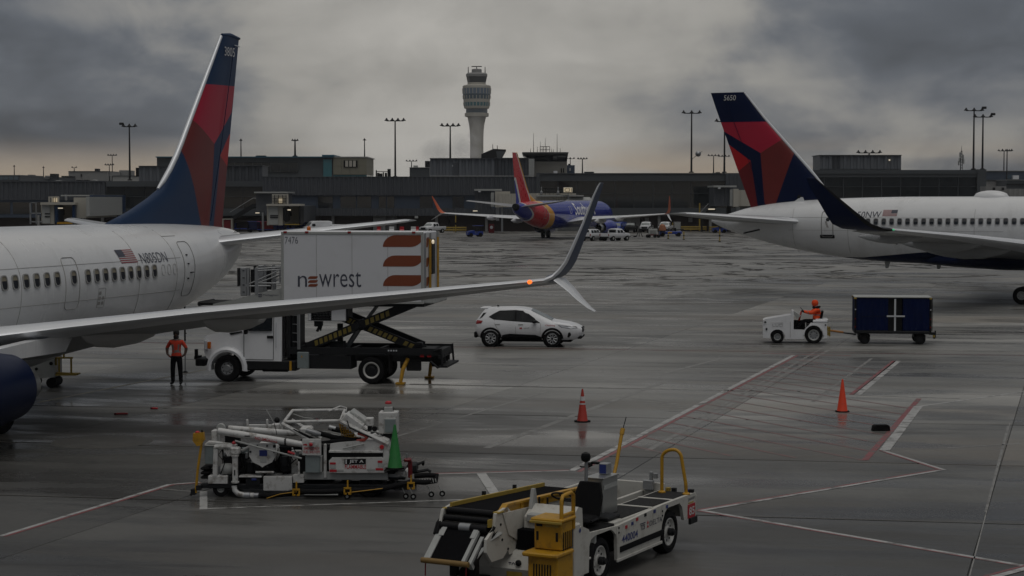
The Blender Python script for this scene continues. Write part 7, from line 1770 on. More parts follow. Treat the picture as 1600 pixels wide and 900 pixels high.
# ------------------------------------------------------------------ hydrant fuel cart in the foreground
fc_l, fc_r = gp(330, 776), gp(640, 770)
fc = thing('fuel_cart', 'white hydrant fuel cart crowded with pipes and a JET A flammable panel', 'fuel cart', tuple(gp(315, 772) + Vector((0, .55, 0))), rad(-2.5))
u2 = lambda u: (u - 95) / 278.0            # enlarged photo measure to metres
v2 = lambda v: (617 - v) / 278.0
def fbx(name, m, u0, v0, u1, v1, y, d, bev=.012, parent=None, ry=0.0, mi=None):
    w_, h = u2(u1) - u2(u0), v2(v0) - v2(v1)
    return MB().box((0, 0, 0), (w_, d, h), bev=bev).build(name, m, parent or fc, 35, loc=((u2(u0) + u2(u1)) / 2, y + d / 2, (v2(v0 + lift(y)) + v2(v1 + lift(y))) / 2), rot=(0, ry, 0))
def ftb(name, m, pts, r, n=8, parent=None): return MB().tube([(u2(a), y, max(r if isinstance(r, float) else .05, v2(b + lift(y)))) for a, b, y in pts], r, n).build(name, m, parent or fc, 40)
NY = -.95                                  # near side
lift = lambda y: 43.0 * max(0.0, y - NY - .1)    # rows farther back stand higher in the picture
WG, GG = M_GSE, M_GSEG
fbx('chassis_beam', M_DARK, 120, 538, 1345, 566, NY + .02, .12); fbx('chassis_beam', M_DARK, 120, 520, 1345, 560, .70, .12)
for u in (200, 420, 690, 930, 1210): fbx('cross_member', M_DARK, u, 535, u + 40, 560, NY + .1, 1.7)
fbx('deck_plate', M_DARK, 130, 500, 1320, 512, NY + .15, 1.6)
fbx('frame_box', WG, 165, 490, 280, 538, NY - .01, .3); fbx('frame_box', WG, 345, 490, 480, 500, NY, .3); fbx('frame_box', WG, 490, 492, 660, 578, NY, .5); fbx('frame_box', WG, 665, 480, 730, 530, NY, .4)
fbx('valve_block', M_DARK, 385, 500, 470, 560, NY + .02, .3); fbx('blue_tag', M_INKBLUE, 420, 505, 450, 518, NY, .03); fbx('dark_box', M_DARK, 282, 494, 345, 540, NY + .05, .4)
for (u, y, r) in ((235, NY + .12, .17), (235, .62, .17)):
    wheel(fc, (u2(u), y, r), r, .14, .08, M_LGREY, side=-1)
for y in (NY + .2, .55): wheel(fc, (u2(1110), y, .235), .235, .2, .12, M_DARK, side=-1)
wheel(fc, (u2(760), .6, .2), .2, .2, .1, M_DARK, side=-1)
fbx('axle_housing', M_DARK, 1040, 520, 1180, 600, NY + .3, .9, .04); fbx('lower_tank', M_DARK, 720, 560, 930, 612, NY + .25, 1.0, .05); fbx('lower_skirt', M_LGREY, 730, 594, 930, 604, NY + .02, .05)
# left end: meter cabinet, columns, hanging lamp pole
fbx('meter_cabinet', GG, 140, 318, 196, 425, NY + .10, .4); fbx('cabinet_lid', M_LGREY, 138, 312, 198, 320, NY + .08, .44); fbx('column', WG, 195, 318, 222, 497, NY - .02, .12, ry=.04); fbx('tall_box', WG, 168, 226, 203, 320, NY + .3, .3); fbx('dark_panel', M_BLKP, 206, 225, 300, 300, .1, .08)
ftb('elbow_pipe', WG, [(150, 330, NY + .2), (150, 310, NY + .15), (165, 298, NY + .15), (200, 300, NY + .15), (330, 318, NY + .12)], .045)
ftb('elbow_pipe', WG, [(205, 322, NY + .02), (270, 318, NY), (330, 322, NY)], .055)
ftb('lamp_pole', M_YEL, [(92, 590, NY - .02), (106, 450, NY - .02), (128, 300, NY)], .028)
MB().prism([(-.11, .12), (.11, .14), (.13, -.02), (.05, -.14), (-.03, -.15), (-.12, -.04)], -.06, .06, 'xz').build('lamp_head', M_YEL, fc, 0, loc=(u2(112), NY, v2(272)))
MB().lathe([(.05, 0), (.05, .03), (.02, .05)], n=12).build('red_button', M_INKRED, fc, loc=(u2(105), NY, v2(240))); MB().cyl((0, 0, 0), (0, 0, .09), .025, n=8).build('key_post', M_DARK, fc, loc=(u2(132), NY, v2(246)))
mb = MB().tube([(u2(95), NY, v2(560)), (u2(75), NY, v2(590)), (u2(60), NY, v2(606))], .03, 6).box((u2(78), NY, v2(585)), (.09, .14, .12)).box((u2(110), NY, v2(560)), (.1, .12, .1)); mb.build('hydrant_hook', M_DARK, fc)
for k in range(3): fbx('rubber_pad', M_BLACK, 112, 445 + 26 * k, 170, 462 + 26 * k, NY + .1, .5, .03)
# vertical intake pipe and horizontal nozzle
ftb('intake_pipe', WG, [(328, 530, NY - .05), (328, 440, NY - .05), (328, 370, NY - .05)], .062, 12)
MB().lathe([(.085, 0), (.085, .03)], n=14).build('pipe_flange', WG, fc, loc=(u2(328), NY - .05, v2(372))); MB().lathe([(.085, 0), (.085, .03)], n=14).build('pipe_flange', WG, fc, loc=(u2(328), NY - .05, v2(528)))
fbx('pipe_slot', M_BLKP, 325, 450, 332, 482, NY - .12, .02, .003); fbx('pipe_head', WG, 300, 318, 358, 362, NY - .1, .2, .03); MB().lathe([(.04, 0), (.045, .03), (.02, .06)], n=10).build('red_valve_knob', M_INKRED, fc, loc=(u2(322), NY - .05, v2(300)))
ftb('nozzle_pipe', WG, [(322, 545, NY - .05), (325, 572, NY - .06), (345, 592, NY - .07), (385, 602, NY - .07), (440, 602, NY - .07)], .058, 12)
ftb('nozzle_end', M_GALV, [(382, 602, NY - .07), (415, 602, NY - .07), (420, 602, NY - .07), (470, 600, NY - .07)], [.075, .075, .055, .055], 14)
for k in range(4): ftb('small_pipe', WG, [(275 + 14 * k, 300, NY + .02), (268 + 12 * k, 345, NY - .02), (285 + 10 * k, 372, NY - .02)], .016, 6)
ftb('small_pipe', WG, [(360, 345, NY + .1), (405, 320, NY + .12), (405, 300, NY + .15)], .03); ftb('cable', M_BLACK, [(362, 380, NY), (372, 430, NY), (366, 480, NY)], .012, 5); ftb('cable', M_BLACK, [(372, 350, NY), (388, 420, NY - .02), (380, 480, NY)], .010, 5); ftb('cable', M_BLACK, [(250, 340, NY), (262, 420, NY), (240, 480, NY)], .012, 5)
fbx('pump_body', M_DARK, 240, 370, 300, 480, NY + .25, .5, .05); fbx('pump_body', M_DARK, 370, 400, 430, 480, NY + .25, .5, .05); MB().lathe([(.10, 0), (.12, .06), (.12, .2), (.08, .26)], axis='x', n=14).build('pump_motor', M_LGREY, fc, loc=(u2(235), NY + .15, v2(455))); fbx('white_backing', WG, 225, 330, 300, 480, NY + .5, .08)
# crowded small pipework behind the front row
rq = random.Random(11)
for k in range(46):
    u, v, y = rq.uniform(215, 720), rq.uniform(310, 500), NY + rq.uniform(.08, .5)
    if k % 3 == 0: fbx('fitting', (M_DARK, M_GSEG, M_GALV, M_BLKP)[k % 4], u, v, u + rq.uniform(12, 40), v + rq.uniform(12, 44), y, rq.uniform(.05, .2), .008)
    elif k % 3 == 1: ftb('hose', M_BLACK, [(u, v - 40, y), (u + rq.uniform(-30, 30), v, y - .06), (u + rq.uniform(-40, 40), min(520, v + rq.uniform(20, 60)), y)], rq.uniform(.008, .018), 5)
    else: ftb('rod', (WG, M_GALV, M_DARK)[k % 3 if k % 2 else 2], [(u, v, y), (u + rq.uniform(-60, 60), v + rq.choice((0, 0, 50, -50)), y)], rq.uniform(.008, .02), 6)
for k in range(16):
    u, v, y = rq.uniform(640, 1120), rq.uniform(215, 300), rq.uniform(-.6, .5)
    ftb('hose', (M_BLACK, M_BLACK, M_LGREY)[k % 3], [(u, v, y), (u + 40, v + rq.uniform(-20, 25), y), (u + rq.uniform(70, 130), v + rq.uniform(-10, 40), y)], rq.uniform(.008, .024), 6)
fbx('dark_core', M_DARKIN, 215, 320, 880, 530, -.35, .5)
# filter vessel
mb = MB().prism([(-.27, .27), (.27, .27), (.28, 0.0), (.20, -.13), (.05, -.20), (0, -.24), (-.05, -.20), (-.20, -.13), (-.28, 0)], -.04, .04, 'xz'); mb.build('filter_plate', WG, fc, 0, loc=(u2(487), NY + .02, v2(372)))
MB().lathe([(.02, -.30), (.2, -.28), (.27, -.2), (.27, .25), (.2, .32), (.02, .34)], axis='y', n=24).build('filter_vessel', WG, fc, loc=(u2(487), NY + .45, v2(372)))
fbx('blue_notice', M_INKBLUE, 470, 336, 516, 371, NY - .03, .012, .002); fbx('grey_notice', M_LGREY, 474, 378, 512, 408, NY - .03, .012, .002)
for k in range(8):
    q = rad(45 * k + 22); MB().cyl((0, -.02, 0), (0, .02, 0), .022, n=6).build('bolt', M_DARK, fc, loc=(u2(487) + .27 * math.cos(q), NY - .03, v2(372) + .24 * math.sin(q)))
fbx('dark_frame', M_BLKP, 425, 405, 550, 460, NY + .12, .3); fbx('lower_plate', WG, 443, 462, 553, 474, NY, .06); fbx('pump_block', M_DARK, 580, 385, 640, 470, NY + .2, .4, .04); MB().lathe([(.09, -.1), (.11, 0), (.09, .1)], n=14).build('regulator', M_DARK, fc, loc=(u2(612), NY + .12, v2(405)))
for k, (a, b) in enumerate(((560, 470), (600, 478), (640, 470), (575, 440), (655, 400), (670, 350))): ftb('cable', M_BLACK, [(a, 330, NY + .1), (a - 8, b - 40, NY + .02), (a + 10, b, NY + .05)], .011, 5)
fbx('side_panel', WG, 640, 340, 705, 480, NY + .35, .1); fbx('round_cap', M_BLKP, 550, 305, 566, 322, NY - .03, .05, .01)
# pipes over the top: two long booms with lettering
ftb('boom_pipe', WG, [(228, 226, NY - .02), (430, 255, NY - .03), (620, 284, NY - .04), (735, 302, NY - .04)], [.072, .075, .072, .06], 14)
ftb('boom_pipe', WG, [(240, 208, -.1), (440, 222, -.1), (640, 236, -.1)], .065, 12); MB().lathe([(.085, -.05), (.1, 0), (.085, .05)], axis='y', n=16).build('boom_joint', M_LGREY, fc, loc=(u2(228), NY + .3, v2(218))); fbx('boom_clamp', M_BLKP, 622, 265, 630, 308, NY - .13, .2, .004); fbx('boom_slot', M_BLKP, 388, 248, 420, 254, NY - .11, .02, .003)
bm_dir = Vector((u2(735) - u2(228), 0, v2(302) - v2(226))).normalized()
word('boom_lettering', 'NO SMOKING', (0, -.032, .47, .032), plane_map((u2(450), NY - .108, v2(262)), bm_dir, (-bm_dir.z, 0, bm_dir.x)), M_INKRED, fc, bold=.01)
ftb('tie_rod', M_LGREY, [(330, 280, NY - .08), (520, 330, NY - .09), (720, 382, NY - .06)], .020, 8); ftb('red_sleeve', M_INKRED, [(640, 342, NY - .085), (680, 356, NY - .08)], .026, 8)
fbx('rear_panel', WG, 330, 180, 540, 230, .45, .06); fbx('panel_post', WG, 318, 150, 330, 230, .42, .08); fbx('panel_post', WG, 440, 148, 452, 230, .42, .08); fbx('panel_box', WG, 480, 178, 525, 225, .30, .2)
MB().lathe([(.02, -.062), (.055, -.03), (.062, 0), (.055, .03), (.02, .062)], n=16).build('round_mirror', M_BLKP, fc, loc=(u2(550), NY + .5, v2(177)))
ftb('whip_aerial', M_LGREY, [(487, 97, NY + .5), (532, 178, NY + .5)], .010, 5); ftb('wire', M_BLACK, [(532, 178, NY + .5), (555, 230, NY + .3), (565, 250, NY + .1)], .007, 4)
# lift platform: rail frame, scissor beams, basket
fr = [(610, 178), (945, 166)]
z_r = v2(172); yn, yf = NY + .05, .80
P0, P1 = Vector((u2(612), yn, z_r)), Vector((u2(945), yn, z_r + .03)); P2, P3_ = Vector((u2(905), yf, z_r + .06)), Vector((u2(585), yf, z_r + .04))
mb = MB()
for a, b in ((P0, P1), (P1, P2), (P2, P3_), (P3_, P0)): mb.cyl(a, b, .032, n=8)
mb.build('platform_frame', WG, fc)
ftb('frame_brace', WG, [(820, 95, .5), (880, 62, .75), (918, 72, .78), (915, 95, .75)], .018, 6); ftb('frame_cable', M_LGREY, [(590, 110, .7), (680, 138, .3), (800, 150, 0)], .010, 5)
for (a, b, y, r) in (((600, 180), (800, 292), NY + .02, .045), ((590, 150), (770, 260), .55, .045), ((945, 168), (1225, 300), NY + .05, .048), ((905, 110), (1180, 280), .6, .045)): ftb('lift_arm', WG, [(a[0], a[1], y), (b[0], b[1], y)], r, 6)
for k in range(3): ftb('hydraulic_line', M_BLACK, [(640 + 30 * k, 200 + 12 * k, NY), (720 + 30 * k, 240 + 10 * k, NY - .02), (800 + 20 * k, 285, NY)], .012, 5)
fbx('basket_panel', WG, 950, 150, 1078, 205, NY + .05, .5, .02, ry=.62); fbx('basket_panel', M_LGREY, 978, 135, 1100, 160, NY + .3, .5, .02, ry=.62); fbx('basket_joint', WG, 945, 130, 990, 180, NY + .1, .3, .03, ry=.5)
ftb('hand_loop', WG, [(1012, 165, NY + .1), (1030, 120, NY + .1), (1080, 158, NY + .1), (1066, 178, NY + .1)], .014, 6); ftb('hand_loop', WG, [(1022, 150, NY + .3), (1046, 128, NY + .3), (1074, 150, NY + .3)], .012, 6)
ftb('cable', M_BLACK, [(985, 160, NY), (1000, 200, NY - .03), (1060, 230, NY - .02), (1130, 262, NY)], .012, 5)
fbx('small_box', WG, 1088, 148, 1130, 195, NY + .2, .2); fbx('small_box_stem', M_DARK, 1096, 195, 1120, 225, NY + .25, .1); MB().lathe([(.05, -.03), (.06, 0), (.05, .03)], axis='y', n=12).build('reel', M_BLKP, fc, loc=(u2(1140), NY + .2, v2(215)))
fbx('pump_head', M_DARK, 740, 150, 790, 172, -.1, .2, .02); ftb('red_strut', M_DRED, [(770, 150, -.15), (810, 170, -.1)], .02, 6)
# black hoses, yellow mesh and red hose loop
ftb('thick_hose', M_BLACK, [(800, 236, NY + .25), (900, 262, NY + .2), (1000, 278, NY + .2), (1060, 276, NY + .2)], .055, 10); ftb('thick_hose', M_BLACK, [(860, 205, 0), (930, 222, 0), (990, 250, -.1)], .06, 10); ftb('thick_hose', M_BLACK, [(880, 286, NY + .15), (960, 282, NY + .15), (1040, 284, NY + .15)], .045, 10)
ftb('red_hose', mat('salmon_hose', (.45, .07, .05), .5, var=.15), [(1046, 238, NY + .1), (1082, 246, NY + .06), (1100, 262, NY + .04), (1084, 276, NY + .06), (1040, 284, NY + .1)], .036, 10)
ftb('hose_coupling', M_GALV, [(740, 222, NY + .1), (790, 238, NY + .1), (820, 246, NY + .15)], [.05, .06, .05], 10); ftb('hose_coupling', M_GALV, [(840, 198, 0), (880, 208, 0)], .06, 10); fbx('coupling_block', WG, 690, 205, 760, 265, NY + .3, .4, .04); ftb('boom_pipe', WG, [(640, 236, -.1), (720, 240, -.2), (800, 238, NY + .3)], .05, 10)
mb = MB()
for k in range(7):
    mb.cyl((u2(930 + 16 * k), NY + .32, v2(182 + 12 * k)), (u2(945 + 13 * k), NY + .32, v2(272)), .010, n=4)
    mb.cyl((u2(930 + 4 * k), NY + .32, v2(182 + 14 * k)), (u2(935 + 17 * k), NY + .32, v2(190 + 13.5 * k)), .012, n=4)
mb.build('yellow_mesh', M_YEL, fc, 0)['kind'] = 'stuff'
ftb('yellow_mesh_rim', M_YEL, [(928, 180, NY + .32), (950, 274, NY + .32), (1042, 274, NY + .32)], .014, 5)
# emergency panel and box below
fbx('emergency_panel', WG, 726, 266, 836, 362, NY - .10, .05, .006)
word('panel_lettering', 'EMERGENCY', (u2(736), v2(329), u2(826), v2(314)), lambda a, b: Vector((a, NY - .104, b)), M_INKRED, fc, bold=.01); word('panel_lettering', 'FUEL SHUTOFF', (u2(733), v2(350), u2(830), v2(334)), lambda a, b: Vector((a, NY - .104, b)), M_INKRED, fc, bold=.01)
fbx('button_box', M_LGREY, 765, 280, 796, 312, NY - .16, .06, .01); MB().lathe([(.035, 0), (.04, -.02), (.02, -.035)], axis='y', n=12).build('red_button', M_INKRED, fc, loc=(u2(780), NY - .16, v2(296))); drape('arrow', [([(u2(732), v2(304)), (u2(748), v2(304)), (u2(748), v2(309)), (u2(758), v2(301)), (u2(748), v2(293)), (u2(748), v2(298)), (u2(732), v2(298))], 0)], lambda a, b: Vector((a, NY - .104, b)), [M_INKRED], fc)
fbx('control_box', GG, 741, 368, 826, 467, NY - .06, .25, .012); fbx('box_hinge', M_LGREY, 826, 372, 836, 464, NY - .02, .2, .005); fbx('dark_cavity', M_BLKP, 690, 370, 742, 480, NY + .1, .4); fbx('post', WG, 845, 300, 862, 500, NY + .02, .08)
fbx('post', WG, 697, 400, 708, 480, NY - .06, .04)
# hood with the JET A panel
mb = MB().prism([(u2(880), v2(352)), (u2(884), v2(300)), (u2(935), v2(292)), (u2(1190), v2(268)), (u2(1222), v2(282)), (u2(1232), v2(330)), (u2(1226), v2(352))], NY + .05, .65, 'xz'); mb.build('hood', WG, fc, 0)
fbx('hood_gap', M_BLKP, 882, 348, 1192, 384, NY + .03, 1.4, .01); fbx('hood_rim', WG, 878, 338, 1194, 349, NY - .02, .1, .004)
mb = MB().prism([(u2(882), v2(466)), (u2(880), v2(394)), (u2(896), v2(378)), (u2(1190), v2(374)), (u2(1200), v2(384)), (u2(1202), v2(462))], NY - .06, NY + .5, 'xz'); mb.build('fuel_panel', WG, fc, 0)
fy = lambda a, b: Vector((a, NY - .066, b))
drape('black_label', [([(u2(972), v2(416)), (u2(1097), v2(413)), (u2(1097), v2(381)), (u2(972), v2(384))], 0)], fy, [M_BLKP], fc); drape('label_bar', [([(u2(978), v2(412)), (u2(985), v2(412)), (u2(985), v2(386)), (u2(978), v2(386))], 0)], lambda a, b: Vector((a, NY - .070, b)), [M_INKW], fc)
word('fuel_lettering', 'JET A', (u2(1000), v2(410), u2(1084), v2(388)), lambda a, b: Vector((a, NY - .071, b)), M_INKW, fc, bold=.02); word('fuel_lettering', 'FLAMMABLE', (u2(974), v2(441), u2(1099), v2(417)), fy, M_INKRED, fc, bold=.01)
for (a, b, c, d) in ((886, 404, 920, 416), (884, 446, 926, 460), (1166, 392, 1194, 405), (1154, 436, 1198, 449)): fbx('red_sticker', M_INKRED, a, b, c, d, NY - .068, .006, 0)
for (a, b) in ((886, 420), (1168, 408)): fbx('grey_sticker', M_LGREY, a, b, a + 34, b + 20, NY - .068, .006, 0)
fbx('reflector_strip', M_LGREY, 928, 446, 966, 457, NY - .068, .006, 0); fbx('reflector_strip', M_LGREY, 1104, 440, 1150, 451, NY - .068, .006, 0)
mb = MB().prism([(u2(1196), v2(468)), (u2(1196), v2(350)), (u2(1228), v2(345)), (u2(1240), v2(380)), (u2(1238), v2(425)), (u2(1226), v2(455))], NY + .02, .4, 'xz'); mb.build('end_cowl', WG, fc, 30)
fbx('lower_apron', M_LGREY, 722, 466, 1222, 512, NY + .06, .1, .01); fbx('rear_box', WG, 1150, 462, 1330, 500, NY + .2, .6, .02); fbx('dark_void', M_BLKP, 1205, 450, 1260, 478, NY + .1, .3); fbx('white_tag', WG, 1280, 456, 1320, 490, NY + .02, .1)
fbx('red_strip', M_INKRED, 988, 308, 1090, 322, NY + .3, .02, 0, ry=.12); ftb('support_rod', M_LGREY, [(960, 325, NY), (1085, 296, NY)], .02, 6); MB().lathe([(.04, 0), (.05, .03), (.03, .06)], axis='y', n=10).build('red_knob', M_INKRED, fc, loc=(u2(1188), NY - .02, v2(316)))
# tall electrical cabinet with a red topped beacon
fbx('cabinet', WG, 1155, 112, 1266, 238, NY + .42, .40, .015); fbx('cabinet_door', M_LGREY, 1188, 146, 1262, 236, NY + .39, .04, .01); fbx('cabinet_louvre', GG, 1196, 154, 1256, 230, NY + .375, .02, .004); fbx('beacon_box', M_LGREY, 1184, 80, 1232, 112, NY + .55, .16, .01); MB().lathe([(.07, 0), (.07, .035), (.04, .06)], n=14).build('beacon_lens', M_NAVRED if False else M_INKRED, fc, loc=(u2(1208), NY + .63, v2(81)))
for u in (1180, 1236): fbx('beacon_post', M_DARK, u, 78, u + 3, 112, NY + .60, .02, 0)
fbx('cabinet_post', WG, 1215, 238, 1262, 400, NY + .55, .2); fbx('cabinet_vent', M_DARK, 1180, 236, 1262, 262, NY + .45, .3)
# low hose with hangers and casters
ftb('ground_hose', M_BLACK, [(470, 600, NY - .07), (520, 602, NY - .12), (620, 588, NY - .16), (700, 572, NY - .16), (850, 572, NY - .16), (1000, 566, NY - .16), (1180, 556, NY - .16), (1300, 528, NY - .14), (1370, 512, NY - .1), (1440, 520, NY), (1500, 514, NY + .15), (1505, 486, NY + .25), (1440, 482, NY + .32), (1370, 488, NY + .34)], .058, 10)
for k in range(9):
    q = k / 8; ftb('hose_band', M_LGREY, [(1385 + 120 * q - 6, 500, NY - .05 + .12 * q), (1392 + 112 * q, 530 - 8 * q, NY - .06 + .12 * q)], .010, 5)
ftb('yellow_strap', M_YEL, [(520, 612, NY - .2), (600, 585, NY - .22), (700, 570, NY - .23)], .010, 5); ftb('yellow_strap', M_YEL, [(995, 574, NY - .225), (1090, 562, NY - .23), (1200, 548, NY - .22)], .010, 5)
for u, v in ((695, 575), (995, 565), (1365, 532)):
    mb = MB()
    for du, dv, w_, h in ((-18, 0, 8, 36), (18, 0, 8, 36), (0, -18, 44, 10), (-12, 14, 14, 10), (12, 14, 14, 10)): mb.box((u2(u + du), NY - .24, v2(v + dv)), (w_ / 278, .03, h / 278))
    mb.box((u2(u), NY - .20, v2(v - 40)), (.03, .03, .16)); mb.build('hose_hanger', M_YEL, fc, 0)
for u, v, y in ((1330, 572, NY - .05), (1375, 582, NY - .1), (1475, 560, NY + .1), (1537, 556, NY + .2), (990, 606, NY - .15)):
    e = MB().lathe([(.03, -.02), (.062, -.018), (.062, .018), (.03, .02)], axis='y', n=14, mi=0).lathe([(.03, -.024), (.01, -.026)], axis='y', n=10, mi=1).tube([(0, 0, .0), (-.03, 0, .08), (-.08, 0, .17)], .012, 5, mi=1); e.build('caster', [M_BLACK, M_LGREY], fc, loc=(u2(u), y, .062 if v > 570 else .08))
ftb('tow_arm', M_DARK, [(1300, 440, 0), (1380, 412, .1), (1408, 400, .1), (1400, 420, .15)], .03, 6); ftb('tow_arm', M_DARK, [(1320, 470, 0), (1430, 450, .1), (1450, 462, .1)], .035, 6); fbx('tow_plate', M_DARK, 1310, 420, 1370, 470, -.2, .5, .03); fbx('red_post', M_DRED, 1338, 400, 1362, 500, NY + .1, .07, .01); MB().cyl((0, 0, 0), (0, 0, .12), .02, n=8).build('post_knob', M_GALV, fc, loc=(u2(1330), NY + .15, v2(390))); fbx('red_clamp', M_DRED, 1315, 385, 1358, 405, NY + .05, .2, .02)
fbx('cone_rack', M_BLKP, 1205, 444, 1325, 452, NY - .12, .5, .01)
# green cone standing on its rack
def cone(name, label, cat, loc, h, r, m, base_m, base, band=None, group=None, hole=True, par_rz=0.0):
    t = thing(name, label, cat, tuple(loc), par_rz, group)
    MB().lathe([(r, .03), (r * .93, .05), (r * .16, h - .02), (r * .12, h), (r * .07, h - .005)], n=24).build('cone_body', m, t, 40)
    MB().prism([(base * math.cos(rad(a)) * (1 if i % 2 else 1), base * math.sin(rad(a))) for i, a in enumerate(range(22, 382, 45))], 0, .035, 'xy').build('foot', base_m, t, 0)
    for (a, b, bmn) in (band or []):
        f = lambda z: r * .93 + (r * .16 - r * .93) * (z - .05) / (h - .07)
        MB().lathe([(f(a) + .004, a), (f(b) + .004, b)], n=24, cap=False).build('reflective_band', bmn, t, 40)
    return t
gc = fc.matrix_world if False else Matrix.Translation(fc.location) @ Matrix.Rotation(rad(-2.5), 4, 'Z')
cone('traffic_cone', 'green traffic cone standing on the rack at the right end of the fuel cart', 'cone', gc @ Vector((u2(1263), NY + .06, v2(444) + .002)), .93, .165, M_GREEN, M_BLKP, .21)
cone('traffic_cone', 'faded red traffic cone with a white reflective collar standing on the apron', 'cone', gp(910, 659), .93, .16, M_REDCONE, M_BLACK, .245, [(.60, .72, M_INKW), (.495, .53, M_INKW)])
cone('traffic_cone', 'bright orange traffic cone standing inside the hatched red lines', 'cone', gp(1316, 643.5), .97, .165, M_ORANGE, M_BLACK, .215)
o = bpy.data.objects
nt_ = gp(1316, 643.5) + Vector((-.02, -.085, .64))
ch = thing('wheel_chock', 'black rubber chock lying on the wet apron beside the red line', 'chock', tuple(gp(1376, 673)), rad(4))
MB().prism([(-.24, 0), (.24, 0), (.225, .13), (.19, .16), (-.17, .165), (-.215, .13)], -.10, .10, 'xz').build('block', M_BLACK, ch, 0); MB().box((0, 0, .168), (.30, .05, .012), bev=.004).build('ridge', M_BLKP, ch)
for (px, py, l, a, lab) in ((189, 648, .40, 3, 'longer red marker stick lying on the dark apron near the engine'), (241, 639.5, .24, -18, 'shorter red marker stick lying nearer the standing worker')):
    s = thing('marker_stick', lab, 'marker stick', tuple(gp(px, py)), rad(a))
    MB().box((0, 0, .03), (l, .07, .05), bev=.015).build('stick', M_INKRED, s); MB().box((-l / 2 + .04, 0, .03), (.06, .075, .055)).build('handle', M_DRED, s, 0)
sp = thing('tail_stand_pole', 'thin dark pole with a yellow cross marker standing behind the worker', 'pole', tuple(gp(289.5, 582)), 0)
MB().cyl((0, 0, 0), (0, 0, 2.42), .022, n=8).build('pole', M_GALV, sp); MB().box((0, 0, 1.74), (.15, .03, .05), bev=.01).build('cross_marker', M_DYEL, sp); MB().cyl((0, 0, 1.15), (0, 0, 2.42), .032, n=8).build('sleeve', M_BLKP, sp); MB().lathe([(.10, 0), (.09, .03), (.03, .06)], n=12).build('foot', M_DARK, sp); MB().box((.03, 0, 1.42), (.06, .03, .03)).build('pin', M_DARK, sp, 0)
# ground equipment under the left aircraft
ge = thing('service_cart', 'pale service cart with a yellow step frame under the belly of the left aircraft', 'service cart', tuple(gp(76, 604)), rad(0))
MB().prism([(-.50, .30), (.33, .36), (.33, 1.05), (.20, 1.0), (-.20, .86), (-.70, .76), (-.62, .42)], -.5, .5, 'xz').build('housing', M_LGREY, ge, 0)
for x, z, r in ((-.27, .64, .05), (.22, .82, .06)): MB().lathe([(r, 0), (r, -.02), (.01, -.022)], axis='y', n=16).build('port', M_BLKP, ge, loc=(x, -.5, z), rot=None)
mb = MB()
for (a, b) in (((.36, 1.0), (.92, 1.0)), ((.36, .50), (1.10, .46)), ((.46, .48), (.46, 1.0)), ((.86, .48), (.86, 1.0)), ((.62, 1.0), (.62, 1.34)), ((.36, .75), (.36, 1.2))): mb.cyl((a[0], -.4, a[1]), (b[0], -.4, b[1]), .035, n=6)
mb.build('step_frame', M_DYEL, ge); MB().box((.70, -.2, .44), (.7, .6, .05)).build('step', M_DYEL, ge, 0)
for x in (-.5, .2): MB().cyl((x, -.45, .17), (x, .45, .17), .17, n=14).build('wheel', M_BLACK, ge)
MB().cyl((-.62, -.52, .38), (-.30, -.52, .36), .09, n=10).build('motor', M_BLACK, ge)
mb = MB().box((-.85, .1, .2), (.7, .6, .2), bev=.04); mb.build('tow_gear', M_BLACK, ge)

# ------------------------------------------------------------------ belt loader in the foreground (x forward, y left, near side y = 0)
bl_f = Vector((-.4652, -.8852, 0)); bl_rz = math.atan2(bl_f.y, bl_f.x)
bl = thing('belt_loader', 'white and yellow baggage belt loader with a black conveyor in the foreground', 'belt loader', tuple(gp(1050, 864)), bl_rz)
M_BL = mat('scuffed_white_paint', (0.53, 0.52, 0.48), 0.45, var=0.06, scale=2.2, dirt=0.42, dirtcol=(0.20, 0.17, 0.13), bump=0.06)
M_GRIP = mat('grip_tape', (0.022, 0.022, 0.023), 0.85, var=0.3, scale=9.0, dirt=0.25, dirtcol=(0.10, 0.10, 0.095), bump=0.4, spec=0.2)
M_BELT = mat('conveyor_belt', (0.007, 0.007, 0.008), 0.9, var=0.25, scale=5.0, dirt=0.2, dirtcol=(0.018, 0.018, 0.018), bump=0.15, spec=0.04)
def lbx(name, m, a, b, bev=.012, parent=None, smooth=35):
    return MB().box(tuple((p + q) / 2 for p, q in zip(a, b)), tuple(abs(q - p) for p, q in zip(a, b)), bev=bev).build(name, m, parent or bl, smooth)
# side body: platform with wheel arches
pr = [(-1.10, .44), (-1.10, .93), (.42, .925), (1.3, .90), (2.30, .86), (2.38, .78), (2.34, .28)] + [(.44, .28), (.50, .40)] + arch(-.03, .39, .49, .44)[2:]
pr = [(-1.10, .46), (-1.10, .93), (.44, .93), (2.36, .86), (2.34, .28), (.46, .28)] + [(.46, .28 + .0)] 
pr = [(-1.10, .50), (-1.10, .93), (.44, .93), (2.38, .86), (2.34, .28), (.56, .26), (.45, .60), (.33, .78), (.20, .84), (-.34, .84), (-.46, .76), (-.56, .50)]
MB().prism(pr, -.06, 0.0, 'xz').build('side_panel', M_BL, bl, 0)
lbx('platform', M_BL, (-1.10, -.74, .84), (2.36, -.06, .915), .01)
for (a, b) in ((-1.02, -.18), (-.10, .72), (.82, 1.95)): lbx('grip_mat', M_GRIP, (a, -.68, .917), (b, -.10, .927), .002)
for x in (-.14, .77): lbx('platform_strip', M_BL, (x - .035, -.72, .917), (x + .035, -.05, .935), .004)
